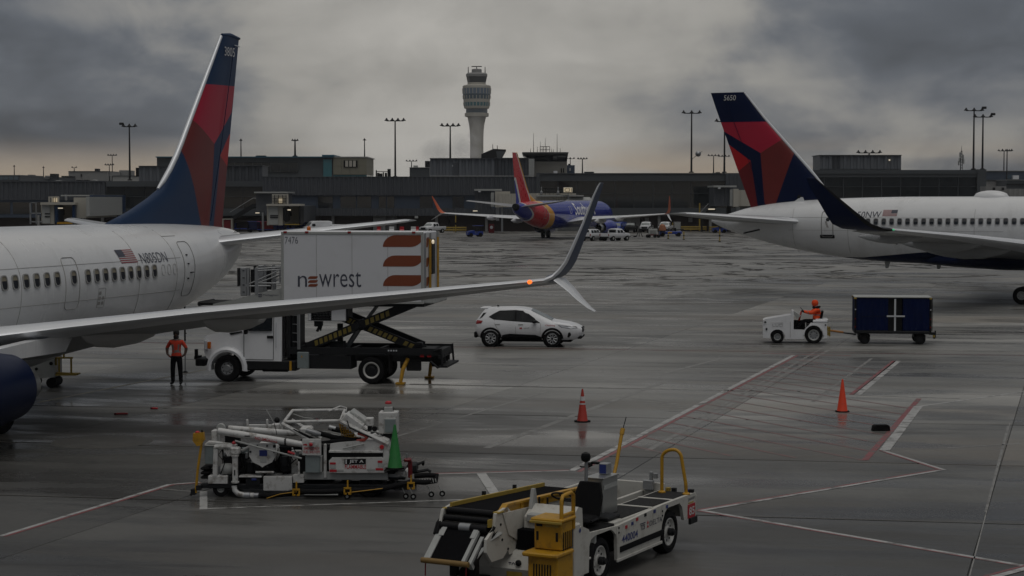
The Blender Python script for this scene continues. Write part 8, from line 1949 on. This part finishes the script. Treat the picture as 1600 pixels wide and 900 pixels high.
lbx('inner_wall', M_BL, (-1.12, -1.08, .55), (1.3, -1.02, .90), .01); lbx('inner_wall', M_BL, (-1.12, -2.05, .55), (4.2, -1.99, 1.05), .01); lbx('rear_wall', M_BL, (-1.14, -2.05, .46), (-1.08, -.62, 1.05), .01); lbx('rear_wall', M_BL, (-1.14, -.62, .46), (-1.08, 0, .90), .01); lbx('tray_frame', M_DARK, (-1.0, -1.9, .60), (1.3, -1.75, .78), .02); lbx('tray_frame', M_LGREY, (-.6, -1.6, .62), (.1, -1.3, .80), .03)
lbx('engine_tray', M_DARK, (-1.05, -1.02, .50), (2.3, -.74, .80), .02)
lbx('rubber_strip', M_BLACK, (.40, .0, .40), (2.26, .025, .50), .01); lbx('lower_edge', M_BL, (.46, -.02, .25), (2.36, .012, .30), .006)
LS = lambda u, v: Vector((-u, .006, v))
word('fleet_number', '440004', (-2.17, .54, -1.52, .67), LS, M_INKBLUE, bl, bold=.008); word('maker_mark', 'TCB', (-1.40, .63, -1.22, .72), LS, M_INK, bl, bold=.02); lbx('mark_bar', M_INK, (1.20, .004, .735), (1.42, .008, .75), 0)
word('company_lettering', 'DELTA', (-1.02, .645, -.46, .735), LS, M_INK, bl, bold=.0)
drape('triangle_mark', [([(-1.14, .635), (-1.05, .635), (-1.095, .685)], 0), ([(-1.135, .66 + .04), (-1.055, .66 + .04), (-1.095, .765)], 0)], LS, [M_INKRED], bl)
lbx('red_sign', M_INKRED, (-1.06, .0, .50), (-.72, .012, .75), .003); word('sign_lettering', '85', (.76, .55, 1.02, .70), lambda u, v: Vector((-u, .016, v)), M_INKW, bl, bold=.02)
word('maker_mark', 'power', (.75, .80, 1.06, .87), LS, M_INK, bl); lbx('yellow_tag', M_DYEL, (-1.0, .0, .765), (-.75, .006, .785), 0)
for x, z, m in ((1.95, .78, M_INKRED), (1.70, .80, M_INKBLUE), (1.15, .86, M_DARK), (.75, .86, M_INKBLUE), (.2, .86, M_INKBLUE), (1.5, .84, M_INKRED)): lbx('sticker', m, (x, .0, z - .02), (x + .09, .006, z + .035), 0)
for x in (.45, 2.30):
    for z in (.82, .74): MB().cyl((x, 0, z), (x, .012, z), .018, n=8).build('bolt', M_DARK, bl)
lbx('rear_bumper', M_INKBLUE if False else M_DARK, (-1.14, -.02, .38), (-.80, .03, .50), .01); ftw = MB().tube([(-1.12, -.1, .52), (-1.25, -.1, .50), (-1.28, -.1, .42), (-1.12, -.1, .38)], .03, 6); ftw.build('tow_hook', M_YEL, bl)
lbx('tail_lamp', M_REDL, (-1.17, -.16, .66), (-1.13, -.08, .78), .006)
# wheels
for x in (0, 2.92):
    wheel(bl, (x, -.16, .375), .385, .26, .25, M_RIM, side=1); wheel(bl, (x, -1.85, .375), .385, .26, .25, M_LGREY, side=-1)
    for k, (r, l) in enumerate(((.07, .05), (.05, .09))): MB().cyl((x, -.06, .375), (x, -.03 + l, .375), r, n=12).build('hub_cap', M_DARK, bl)
lbx('arch_liner', M_DARKIN, (-.54, -.60, .40), (.44, -.30, .83), .02); lbx('arch_liner', M_DARKIN, (2.40, -.9, .2), (3.5, -.32, .84), .02); lbx('underbody', M_DARKIN, (-1.0, -1.95, .30), (4.0, -.35, .55), .02)
# driver's area
MB().prism([(2.34, .86), (2.36, .70), (2.50, .80), (2.60, .84), (3.20, .84), (3.36, .80), (3.42, .70), (3.44, .28), (3.86, .28), (3.86, 1.02), (3.72, 1.08), (3.44, .98), (3.40, .92)], -.05, -.01, 'xz').build('front_side_panel', M_BL, bl, 0)
lbx('seat_deck', M_BLACK, (2.36, -.80, .84), (3.15, -.05, .90), .01); lbx('foot_step', M_BL, (3.10, -.55, .46), (3.45, -.05, .50), .01); lbx('step_riser', M_LGREY, (3.06, -.6, .48), (3.12, -.05, .86), .01)
lbx('white_post', M_BL, (3.76, -.10, .26), (3.98, .0, 1.14), .02)
for z in (.62, .70): lbx('red_reflector', M_INKRED, (3.985, -.09, z), (3.992, -.05, z + .06), 0)
drape('post_emblem', [([(3.80 + .04 * math.cos(rad(a)), 1.02 + .04 * math.sin(rad(a))) for a in range(0, 360, 60)], 0)], lambda u, v: Vector((u, .004, v)), [M_INKBLUE], bl)
sb = MB().box((0, 0, 0), (.50, .50, .12), bev=.05); sb.build('seat', M_BLACK, bl, loc=(2.78, -.46, 1.0))
rs = []
for k in range(9):
    z = k / 8; w_ = .25 * (1 - .35 * max(0, z - .6) ** 1.2 / .4) * (.85 + .3 * min(z, .5)); d = .05
    x = 2.60 - .14 * z
    rs.append([(x - d, -w_ - .46, .98 + .60 * z), (x + d * .4, -w_ - .46, .98 + .60 * z), (x + d * .1, -.46, .98 + .60 * z), (x + d * .4, w_ - .46, .98 + .60 * z), (x - d, w_ - .46, .98 + .60 * z), (x - d * 1.4, -.46, .98 + .60 * z)])
MB().rings(rs).build('seat_back', M_BLACK, bl, 60)
MB().tube([(2.70, -.2, 1.0), (2.85, -.14, 1.05), (3.1, -.13, 1.04)], .02, 6).build('lever', M_BLKP, bl)
# dash and wheel
MB().prism([(3.42, .90), (3.46, 1.32), (3.60, 1.36), (3.86, 1.18), (3.88, .86)], -.96, -.12, 'xz').build('dash_console', M_BL, bl, 0); lbx('dash_panel', M_LGREY, (3.50, -.9, 1.10), (3.92, -.15, 1.24), .02)
MB().prism([(3.50, 1.34), (3.58, 1.60), (3.63, 1.60), (3.72, 1.28)], -.96, -.90, 'xz').build('screen_fin', M_LGREY, bl, 0)
mb = MB(); n = 28; mb.tube([(.19 * math.cos(2 * math.pi * k / n), .19 * math.sin(2 * math.pi * k / n), 0) for k in range(n + 1)], .016, 8)
for a in (0, 120, 240): mb.cyl((0, 0, -.03), (.18 * math.cos(rad(a)), .18 * math.sin(rad(a)), 0), .014, n=6)
mb.cyl((0, 0, -.3), (0, 0, .0), .035, n=10); mb.build('steering_wheel', M_BLKP, bl, loc=(3.38, -.50, 1.46), rot=(0, rad(-28), 0))
for y in (-.85, -.70): MB().cyl((3.55, y, 1.34), (3.55, y, 1.46), .018, n=8).build('switch', M_BLKP, bl)
# metal cabinet, mirror mast and grab bars
lbx('steel_cabinet', M_METAL, (1.42, -.74, .93), (2.02, -.42, 1.56), .01); lbx('cabinet_stripe', M_LGREY, (1.45, -.416, 1.38), (2.0, -.410, 1.46), .002); lbx('cabinet_top', M_METAL, (1.40, -.76, 1.56), (2.04, -.40, 1.585), .004)
lbx('camera_box', M_GALV, (1.50, -.66, 1.59), (1.68, -.50, 1.78), .01); lbx('camera_face', M_INKBLUE, (1.685, -.64, 1.61), (1.69, -.52, 1.76), 0); lbx('seat_base', M_DARK, (1.9, -.8, .92), (2.40, -.15, .99), .02)
MB().cyl((2.30, -.60, .95), (2.30, -.60, 1.92), .030, n=10).build('mirror_mast', M_GALV, bl)
MB().lathe([(.02, -.085), (.07, -.06), (.085, 0), (.07, .06), (.02, .085)], n=18).build('round_mirror', M_BLKP, bl, loc=(2.32, -.60, 1.97))
mb = MB().box((2.2, -.60, 1.84), (.16, .10, .05), bev=.015).box((2.16, -.50, 1.86), (.08, .14, .04), bev=.01).tube([(2.3, -.72, 1.8), (2.2, -.62, 1.78), (2.16, -.55, 1.82)], .012, 5); mb.build('camera_bracket', M_BLKP, bl); MB().tube([(2.22, -.64, 1.82), (2.24, -.62, 1.74), (2.18, -.58, 1.76)], .006, 4).build('red_wire', M_INKRED, bl)
def bar(name, pts, r=.032, m=M_YEL): return MB().tube(pts, r, 10).build(name, m, bl, 50)
bar('grab_bar', [(.86, -.92, 1.10), (.70, -.92, 1.20), (.50, -.92, 1.34), (.36, -.92, 1.60), (.18, -.92, 2.02), (.12, -.92, 2.14)]); bar('whip', [(.12, -.92, 2.14), (.0, -.9, 2.38)], .008, M_DARK); MB().cyl((.15, -.92, 2.08), (.10, -.92, 2.18), .042, n=10).build('bar_cap', M_YEL, bl)
ap = [(-.86, .0 - .06, .93)]
AR = []
for k in range(15):
    a = math.pi * k / 14
    AR.append((-.80, -.30 + .24 * math.cos(a) * (1.0 if math.cos(a) < 0 else .62), 1.56 + .17 * math.sin(a)))
bar('grab_arch', [(-.80, -.06, .93), (-.80, -.07, 1.12)] + AR[:] + [(-.80, -.54, 1.2), (-.80, -.54, .93)])
for y in (-.06, -.54): MB().lathe([(.07, 0), (.07, .02), (.04, .04)], n=12).build('bar_foot', M_YEL, bl, loc=(-.80, y, .928))
lbx('lock_box', M_GALV, (-1.07, -1.0, .92), (-.98, -.80, 1.10), .01); lbx('lock_arm', M_GALV, (-1.06, -.88, 1.08), (-1.0, -.82, 1.26), .01); lbx('lock_arm', M_GALV, (-1.06, -.80, 1.14), (-1.0, -.72, 1.24), .01)
for x, m in ((-.55, M_DYEL), (-.68, M_DARK), (-.98, M_INKBLUE), (-1.06, M_DARK)): lbx('sticker', m, (-1.08, -.60 + (-.5 - x) * .9, .90), (-1.0, -.52 + (-.5 - x) * .9, .99), .004)
# conveyor
cx0, cx1, cz0, cz1 = 1.2, 4.62, 1.225, 1.37
czf = lambda x: cz0 + (cz1 - cz0) * (x - cx0) / (cx1 - cx0)
def slab(name, m, x0, x1, y0, y1, d0, d1, bev=0):
    vs = [(x0, y0, czf(x0) + d0), (x1, y0, czf(x1) + d0), (x1, y1, czf(x1) + d0), (x0, y1, czf(x0) + d0), (x0, y0, czf(x0) + d1), (x1, y0, czf(x1) + d1), (x1, y1, czf(x1) + d1), (x0, y1, czf(x0) + d1)]
    return MB().add(vs, [(0, 1, 2, 3), (4, 5, 6, 7), (0, 1, 5, 4), (1, 2, 6, 5), (2, 3, 7, 6), (3, 0, 4, 7)]).build(name, m, bl, 0)
slab('belt', M_BELT, cx0, cx1, -1.92, -1.14, -.05, .0); slab('conveyor_frame', M_BL, cx0, 4.4, -1.97, -1.09, -.30, -.055)
slab('side_rail', M_YEL, 1.3, 4.30, -1.13, -1.07, -.06, .085); slab('rail_lip', M_YEL, 1.3, 4.30, -1.07, -1.03, .05, .085); slab('side_rail', M_DYEL, 1.2, 4.5, -1.98, -1.93, -.03, .06)
MB().prism([(4.30, czf(4.3) + .085), (4.52, czf(4.5) - .06), (4.30, czf(4.3) - .06)], -1.13, -1.03, 'xz').build('rail_end', M_YEL, bl, 0)
for x in (1.7, 2.9, 3.7): slab('rail_post', M_YEL, x, x + .09, -1.075, -1.055, -.30, .05)
for x in (2.2, 3.3): slab('rail_stud', M_DARK, x, x + .06, -2.02, -1.97, .03, .12)
slab('roller_box', M_LGREY, 3.20, 3.60, -1.06, -.92, -.34, -.12); lbx('white_box', M_LGREY, (3.3, -1.05, 1.0), (3.75, -.90, 1.18), .015)
# front support plate, nose and rollers
MB().prism([(4.70, 1.34), (4.32, 1.40), (3.95, 1.12), (3.86, .96), (3.84, .78), (4.02, .74), (4.06, .62), (4.25, .62), (4.30, .70), (4.46, .60), (4.84, .60), (5.02, .78), (5.0, .98), (4.74, 1.12)], -1.08, -1.03, 'xz').build('front_plate', M_BL, bl, 0)
MB().prism([(4.70, 1.34), (4.32, 1.40), (3.95, 1.12), (3.86, .96), (4.10, .70), (4.60, .70), (4.86, .90)], -2.03, -1.98, 'xz').build('front_plate', M_BL, bl, 0)
MB().prism([(4.50, 1.32), (3.05, 1.26), (3.05, 1.04), (3.45, .94), (3.80, .86), (3.98, .80), (4.3, .95)], -1.05, -1.01, 'xz').build('side_skin', M_BL, bl, 0); lbx('slotted_plate', M_BL, (3.2, -1.04, .84), (3.95, -.99, .92), .006)
for k in range(3): lbx('plate_slot', M_BLKP, (3.35 + .2 * k, -.988, .87), (3.45 + .2 * k, -.984, .89), 0)
for (x, z) in ((4.35, 1.2), (4.20, 1.0), (4.5, .9), (4.3, .72), (4.1, .86), (4.55, 1.15)): MB().cyl((x, -1.03, z), (x, -1.02, z), .022, n=8).build('plate_hole', M_BLKP, bl)
for y in (-1.06, -1.98): lbx('yellow_corner', M_DYEL, (4.46, y - .05, 1.335), (4.66, y + .05, 1.36), .004)
for (x, z, r) in ((4.62, 1.32, .055), (4.72, 1.22, .05), (4.80, 1.10, .07)): MB().cyl((x, -1.95, z), (x, -1.12, z), r, n=14).build('roller', M_BLKP, bl)
MB().cyl((4.80, -1.62, 1.10), (4.80, -1.42, 1.10), .073, n=14).build('roller_band', M_GALV, bl)
NS, NE = Vector((4.84, 0, 1.08)), Vector((5.34, 0, .66)); nd = (NE - NS).normalized(); nn = Vector((-nd.z, 0, nd.x)) * -1
nn = Vector((nd.z * -1, 0, nd.x)); nn = nn if nn.z > 0 else -nn
def nose(name, m, y0, y1, t0, t1, a=0.0, b=1.0):
    rs = []
    for q in (a, b):
        p = NS + (NE - NS) * q
        rs.append([p + nn * t0 + Vector((0, y0, 0)), p + nn * t0 + Vector((0, y1, 0)), p + nn * t1 + Vector((0, y1, 0)), p + nn * t1 + Vector((0, y0, 0))])
    return MB().rings(rs).build(name, m, bl, 0)
nose('nose_belt', M_BELT, -1.86, -1.30, -.06, .0); nose('nose_rail', M_LGREY, -1.92, -1.86, -.04, .02, .02, .98); nose('nose_rail', M_LGREY, -1.30, -1.24, -.04, .02, .02, .98); nose('nose_plate', M_LGREY, -1.90, -1.82, .02, .03, .0, .28); nose('nose_plate', M_LGREY, -1.34, -1.26, .02, .03, .0, .28)
nose('nose_side', M_LGREY, -2.0, -1.94, -.14, -.02, .05, .95); nose('nose_side', M_LGREY, -1.20, -1.14, -.16, -.02, .15, 1.0); nose('nose_frame', M_BLKP, -1.98, -1.12, -.16, -.065, -.1, .9)
mb = MB().cyl(NE + Vector((.02, -2.0, -.02)), NE + Vector((.02, -1.16, -.02)), .045, n=12); mb.build('nose_bumper', mat('worn_brown_rubber', (.20, .12, .035), .6, var=.25, scale=6), bl)
for y in (-1.93, -1.20): MB().tube([NE + Vector((.02, y, -.05)), NE + Vector((.03, y, -.26))], .012, 6).build('hanging_strap', M_DRED, bl)
for y in (-1.66, -1.30): lbx('nose_strut', M_BLKP, (4.86, y - .06, .34), (4.98, y + .06, .72), .01)
MB().lathe([(.02, -.05), (.09, -.05), (.09, .05), (.02, .05)], axis='y', n=16).build('nose_wheel', M_BLACK, bl, loc=(4.92, -1.48, .40))
MB().tube([(4.6, -1.0, 1.02), (4.86, -1.05, .95), (5.10, -1.14, .74), (5.22, -1.16, .64)], .03, 6).build('nose_arm', M_LGREY, bl)
for k, (a, b) in enumerate((((4.5, 1.25), (4.95, .92)), ((4.6, 1.2), (4.9, .8)), ((4.55, 1.1), (5.0, .85)))): MB().tube([(a[0], -1.10 + .02 * k, a[1]), ((a[0] + b[0]) / 2 + .05, -1.04, (a[1] + b[1]) / 2 + .02), (b[0], -1.12, b[1])], .025, 6).build('hydraulic_line', M_BLACK, bl)
for y in (-1.98, -2.02): MB().tube([(4.55, y, 1.28), (4.78, y - .03, 1.12), (4.92, y, .98)], .03, 6).build('hydraulic_line', M_BLACK, bl)
lbx('chevron_tag', M_DYEL, (4.72, -1.11, 1.14), (4.84, -1.08, 1.26), 0)
# chassis front
MB().prism([(4.20, .20), (4.28, .40), (4.10, .66), (3.40, .70), (3.40, .14), (4.05, .14)], -1.95, -.12, 'xz').build('front_bumper', M_BL, bl, 0); lbx('chassis_cross', M_DARK, (3.6, -1.8, .66), (4.0, -.9, .9), .02)
word('bumper_lettering', 'TOW', (0, .40, .22, .50), lambda u, v: Vector((4.245, -1.05 + u, v)), M_INK, bl, bold=.02); lbx('tow_plate', M_DYEL, (4.235, -1.08, .22), (4.262, -.80, .38), .004); lbx('red_reflector', M_INKRED, (4.15, -1.92, .50), (4.22, -1.74, .62), .004)
MB().lathe([(.05, 0), (.05, .03), (.02, .05)], axis='x', n=12).build('bumper_lamp', M_DARK, bl, loc=(4.25, -.86, .50)); MB().box((4.30, -1.5, .2), (.08, .3, .12), bev=.02).build('tow_jaw', M_DARK, bl)
# yellow step cabinet at the front left
n0_ = set(bl.children)
YF, YB_ = 4.62, 4.05
lbx('step_cabinet', M_YEL, (4.04, -.66, .70), (4.44, -.18, 1.14), .015); lbx('top_step', M_YEL, (3.98, -.70, 1.14), (4.50, -.14, 1.20), .02); lbx('low_step', M_YEL, (4.10, -.74, .62), (4.72, -.12, .69), .02); lbx('low_cabinet', M_YEL, (4.06, -.68, -.02), (4.62, -.16, .62), .015)
lbx('step_lip', M_DYEL, (4.50, -.70, 1.12), (4.53, -.14, 1.16), .006); lbx('bottom_step', M_YEL, (4.2, -.76, .06), (4.84, -.1, .12), .02)
for y in (-.60, -.26): lbx('step_slot', M_BROWN if False else M_DARK, (4.441, y - .02, .84), (4.446, y + .02, .98), 0)
for y in (-.56, -.40, -.28): lbx('step_label', M_DARK if y < -.5 else M_DYEL, (4.443, y - .06, 1.06), (4.447, y + .05, 1.10), 0)
for k in range(7): lbx('grille_slot', M_BROWN if False else M_DARK, (4.622, -.58 + .048 * k, .28), (4.630, -.56 + .048 * k, .50), 0)
for k in range(5): lbx('side_slot', M_DARK, (4.06 + .075 * k, -.176, .30), (4.085 + .075 * k, -.170, .98), 0)
bar('step_rail', [(4.40, -.20, 1.20), (4.40, -.20, 1.48), (4.36, -.20, 1.55), (4.06, -.20, 1.57), (3.98, -.20, 1.52), (3.97, -.20, .98)], .032); MB().box((4.2, -.2, 1.24), (.42, .05, .05), bev=.01).build('rail_tie', M_YEL, bl)
for o in bl.children:
    if o not in n0_: o.location.y += .17; o.location.z += .10
lbx('dark_gap', M_DARKIN, (3.7, -1.0, .66), (4.04, -.2, 1.0), .01)

# ------------------------------------------------------------------ people
def body(name, label, J, E_, mats, fn, loc, rz): 
    return person(name, label, [j[0] for j in J], [j[1] for j in J], E_, (mats, fn), loc, rz)
# standing worker, hands on hips, facing the camera (local -y is forward)
J = [((0, 0, .98), (.165, .115)), ((0, .005, 1.12), (.155, .11)), ((0, .01, 1.30), (.175, .12)), ((0, .01, 1.44), (.165, .10)), ((0, 0, 1.54), (.062, .06)), ((0, -.012, 1.62), (.075, .085)), ((0, -.015, 1.72), (.082, .098)), ((0, -.005, 1.80), (.060, .07)),
     ((.19, .01, 1.45), (.078, .075)), ((.335, .05, 1.23), (.066, .062)), ((.30, -.02, 1.02), (.042, .042)), ((.215, -.06, .965), (.040, .030)), 
     ((-.19, .01, 1.45), (.078, .075)), ((-.335, .05, 1.23), (.066, .062)), ((-.30, -.02, 1.02), (.042, .042)), ((-.215, -.06, .965), (.040, .030)),
     ((.10, 0, .88), (.112, .115)), ((.135, -.01, .50), (.078, .085)), ((.145, .02, .12), (.068, .072)), ((.15, -.02, .055), (.055, .055)), ((.165, -.17, .04), (.045, .035)),
     ((-.10, 0, .88), (.112, .115)), ((-.125, -.01, .50), (.078, .085)), ((-.13, .02, .12), (.068, .072)), ((-.135, -.02, .055), (.055, .055)), ((-.16, -.17, .04), (.045, .035)),
     ((.175, -.115, .945), (.013, .012)), ((.165, -.105, .925), (.012, .012)), ((.155, -.09, .905), (.012, .012)), ((.150, -.075, .890), (.011, .011)), ((.25, -.085, .94), (.014, .014)),
     ((-.175, -.115, .945), (.013, .012)), ((-.165, -.105, .925), (.012, .012)), ((-.155, -.09, .905), (.012, .012)), ((-.150, -.075, .890), (.011, .011)), ((-.25, -.085, .94), (.014, .014))]
E_ = [(0, 1), (1, 2), (2, 3), (3, 4), (4, 5), (5, 6), (6, 7), (3, 8), (8, 9), (9, 10), (10, 11), (3, 12), (12, 13), (13, 14), (14, 15), (0, 16), (16, 17), (17, 18), (18, 19), (19, 20), (0, 21), (21, 22), (22, 23), (23, 24), (24, 25),
      (11, 26), (11, 27), (11, 28), (11, 29), (11, 30), (15, 31), (15, 32), (15, 33), (15, 34), (15, 35)]
def wk(c):
    if c.z > 1.50: return 0
    if c.z < .10: return 3
    if abs(c.x) > .20 and c.z < 1.245 and c.z > .86: return 0
    if c.z < .955 and abs(c.x) < .2 and c.y > -.13: return 2
    if c.z < .955: return 2 if abs(c.x) < .145 or c.z < .87 else 0
    if abs(c.x) < .2 and (1.145 < c.z < 1.185 or 1.085 < c.z < 1.12): return 4
    if .06 < abs(c.x) < .11 and 1.18 < c.z < 1.36 and c.y < 0: return 4
    return 1
wl = gp(276, 600.5)
wkr = body('person', 'worker in an orange shirt and black trousers standing with hands on hips', J, E_, [M_SKIN, M_HIVIS2, M_CLOTH, M_BLKP, M_SILV], wk, tuple(wl), rad(-4))
MB().lathe([(.092, -.03), (.104, .02), (.104, .08), (.085, .13), (.04, .155), (.002, .16)], n=18).build('hair', M_HAIR, wkr, loc=(0, .008, 1.70)); 
mb = MB()
for sx in (-1, 1): mb.lathe([(.002, -.006), (.013, -.004), (.013, .004)], o=(sx * .034, -.108, 1.725), axis='y', n=8)
mb.build('eyes', M_BLKP, wkr); MB().prism([(-.016, 0), (.016, 0), (0, .05)], -.135, -.095, 'xz').build('nose', M_SKIN, wkr, 0, loc=(0, 0, 1.675)); MB().box((0, -.098, 1.645), (.05, .012, .010), bev=.004).build('mouth', M_DRED, wkr); MB().lathe([(.088, 0), (.096, -.06), (.06, -.12), (.01, -.14)], n=14).build('beard', M_HAIR, wkr, loc=(0, -.012, 1.655))
MB().lathe([(.075, 0), (.085, .03), (.07, .05)], n=14, cap=False).build('collar', M_SILV, wkr, loc=(0, -.002, 1.495)); MB().tube([(.175 * math.cos(2 * math.pi * k / 16), .125 * math.sin(2 * math.pi * k / 16), .955) for k in range(17)], .018, 6).build('belt', M_BLKP, wkr)
# seated driver on the tractor (local x forward)
J = [((0, 0, .16), (.14, .15)), ((-.05, 0, .32), (.15, .17)), ((-.04, 0, .50), (.155, .185)), ((-.01, 0, .62), (.12, .17)), ((.04, 0, .70), (.07, .07)), ((.065, 0, .77), (.085, .075)), ((.075, 0, .85), (.098, .085)), ((.06, 0, .91), (.07, .062)),
     ((.0, .20, .59), (.095, .09)), ((.17, .26, .46), (.078, .075)), ((.40, .18, .50), (.056, .056)), ((.485, .15, .525), (.036, .036)),
     ((.0, -.20, .59), (.095, .09)), ((.17, -.26, .46), (.078, .075)), ((.40, -.12, .50), (.046, .046)), ((.485, -.08, .525), (.036, .036)),
     ((.08, .10, .12), (.11, .10)), ((.44, .13, .16), (.075, .075)), ((.74, .13, -.16), (.06, .06)), ((.78, .13, -.22), (.045, .045)), ((.90, .13, -.20), (.04, .035)),
     ((.08, -.10, .12), (.11, .10)), ((.46, -.12, .14), (.075, .075)), ((.72, -.12, -.17), (.06, .06)), ((.76, -.12, -.22), (.045, .045)), ((.88, -.12, -.20), (.04, .035)),
     ((.53, .125, .56), (.012, .012)), ((.54, .13, .545), (.012, .012)), ((.545, .14, .53), (.012, .012)), ((.535, .15, .51), (.011, .011)), ((.50, .185, .55), (.013, .013)),
     ((.53, -.06, .56), (.012, .012)), ((.54, -.065, .545), (.012, .012)), ((.545, -.075, .53), (.012, .012)), ((.535, -.085, .51), (.011, .011)), ((.50, -.12, .55), (.013, .013))]
def dv(c):
    if c.z > .68 and c.x > -.1: return 1 if not (c.x > .125 and .72 < c.z < .86) else 0
    if c.x > .455 and c.z > .40: return 3
    if c.z < .235 or (c.x > .12 and c.z < .30): return 2
    if .645 < c.z < .68: return 4
    if (.37 < c.z < .41 and c.x < .14) or (.29 < c.x < .32 and c.z > .38): return 5
    return 1
dM = Matrix.Translation(tg.location) @ Matrix.Rotation(tg_rz, 4, 'Z')
drv = body('person', 'driver in an orange hooded rain jacket steering the white baggage tractor', J, E_, [M_SKIN, M_HIVIS, M_CLOTH, M_BLKP, M_CLOTH, M_SILV], dv, tuple(dM @ Vector((-.12, .05, .80))), tg_rz); drv.scale = (1.17, 1.2, 1.1)
MB().lathe([(.100, -.10), (.125, -.02), (.122, .05), (.085, .115), (.01, .135)], n=18).build('hood', M_HIVIS, drv, loc=(.045, 0, .845)); MB().tube([(.06, -.16, .66), (.10, -.05, .68), (.10, .05, .68), (.06, .16, .66), (-.08, .15, .68), (-.12, 0, .70), (-.08, -.15, .68), (.06, -.16, .66)], .045, 8).build('scarf', M_CLOTH, drv)
for y in (.085, ): MB().box((.02, .12, .69), (.05, .05, .09), bev=.01).build('reflective_patch', M_SILV, drv)
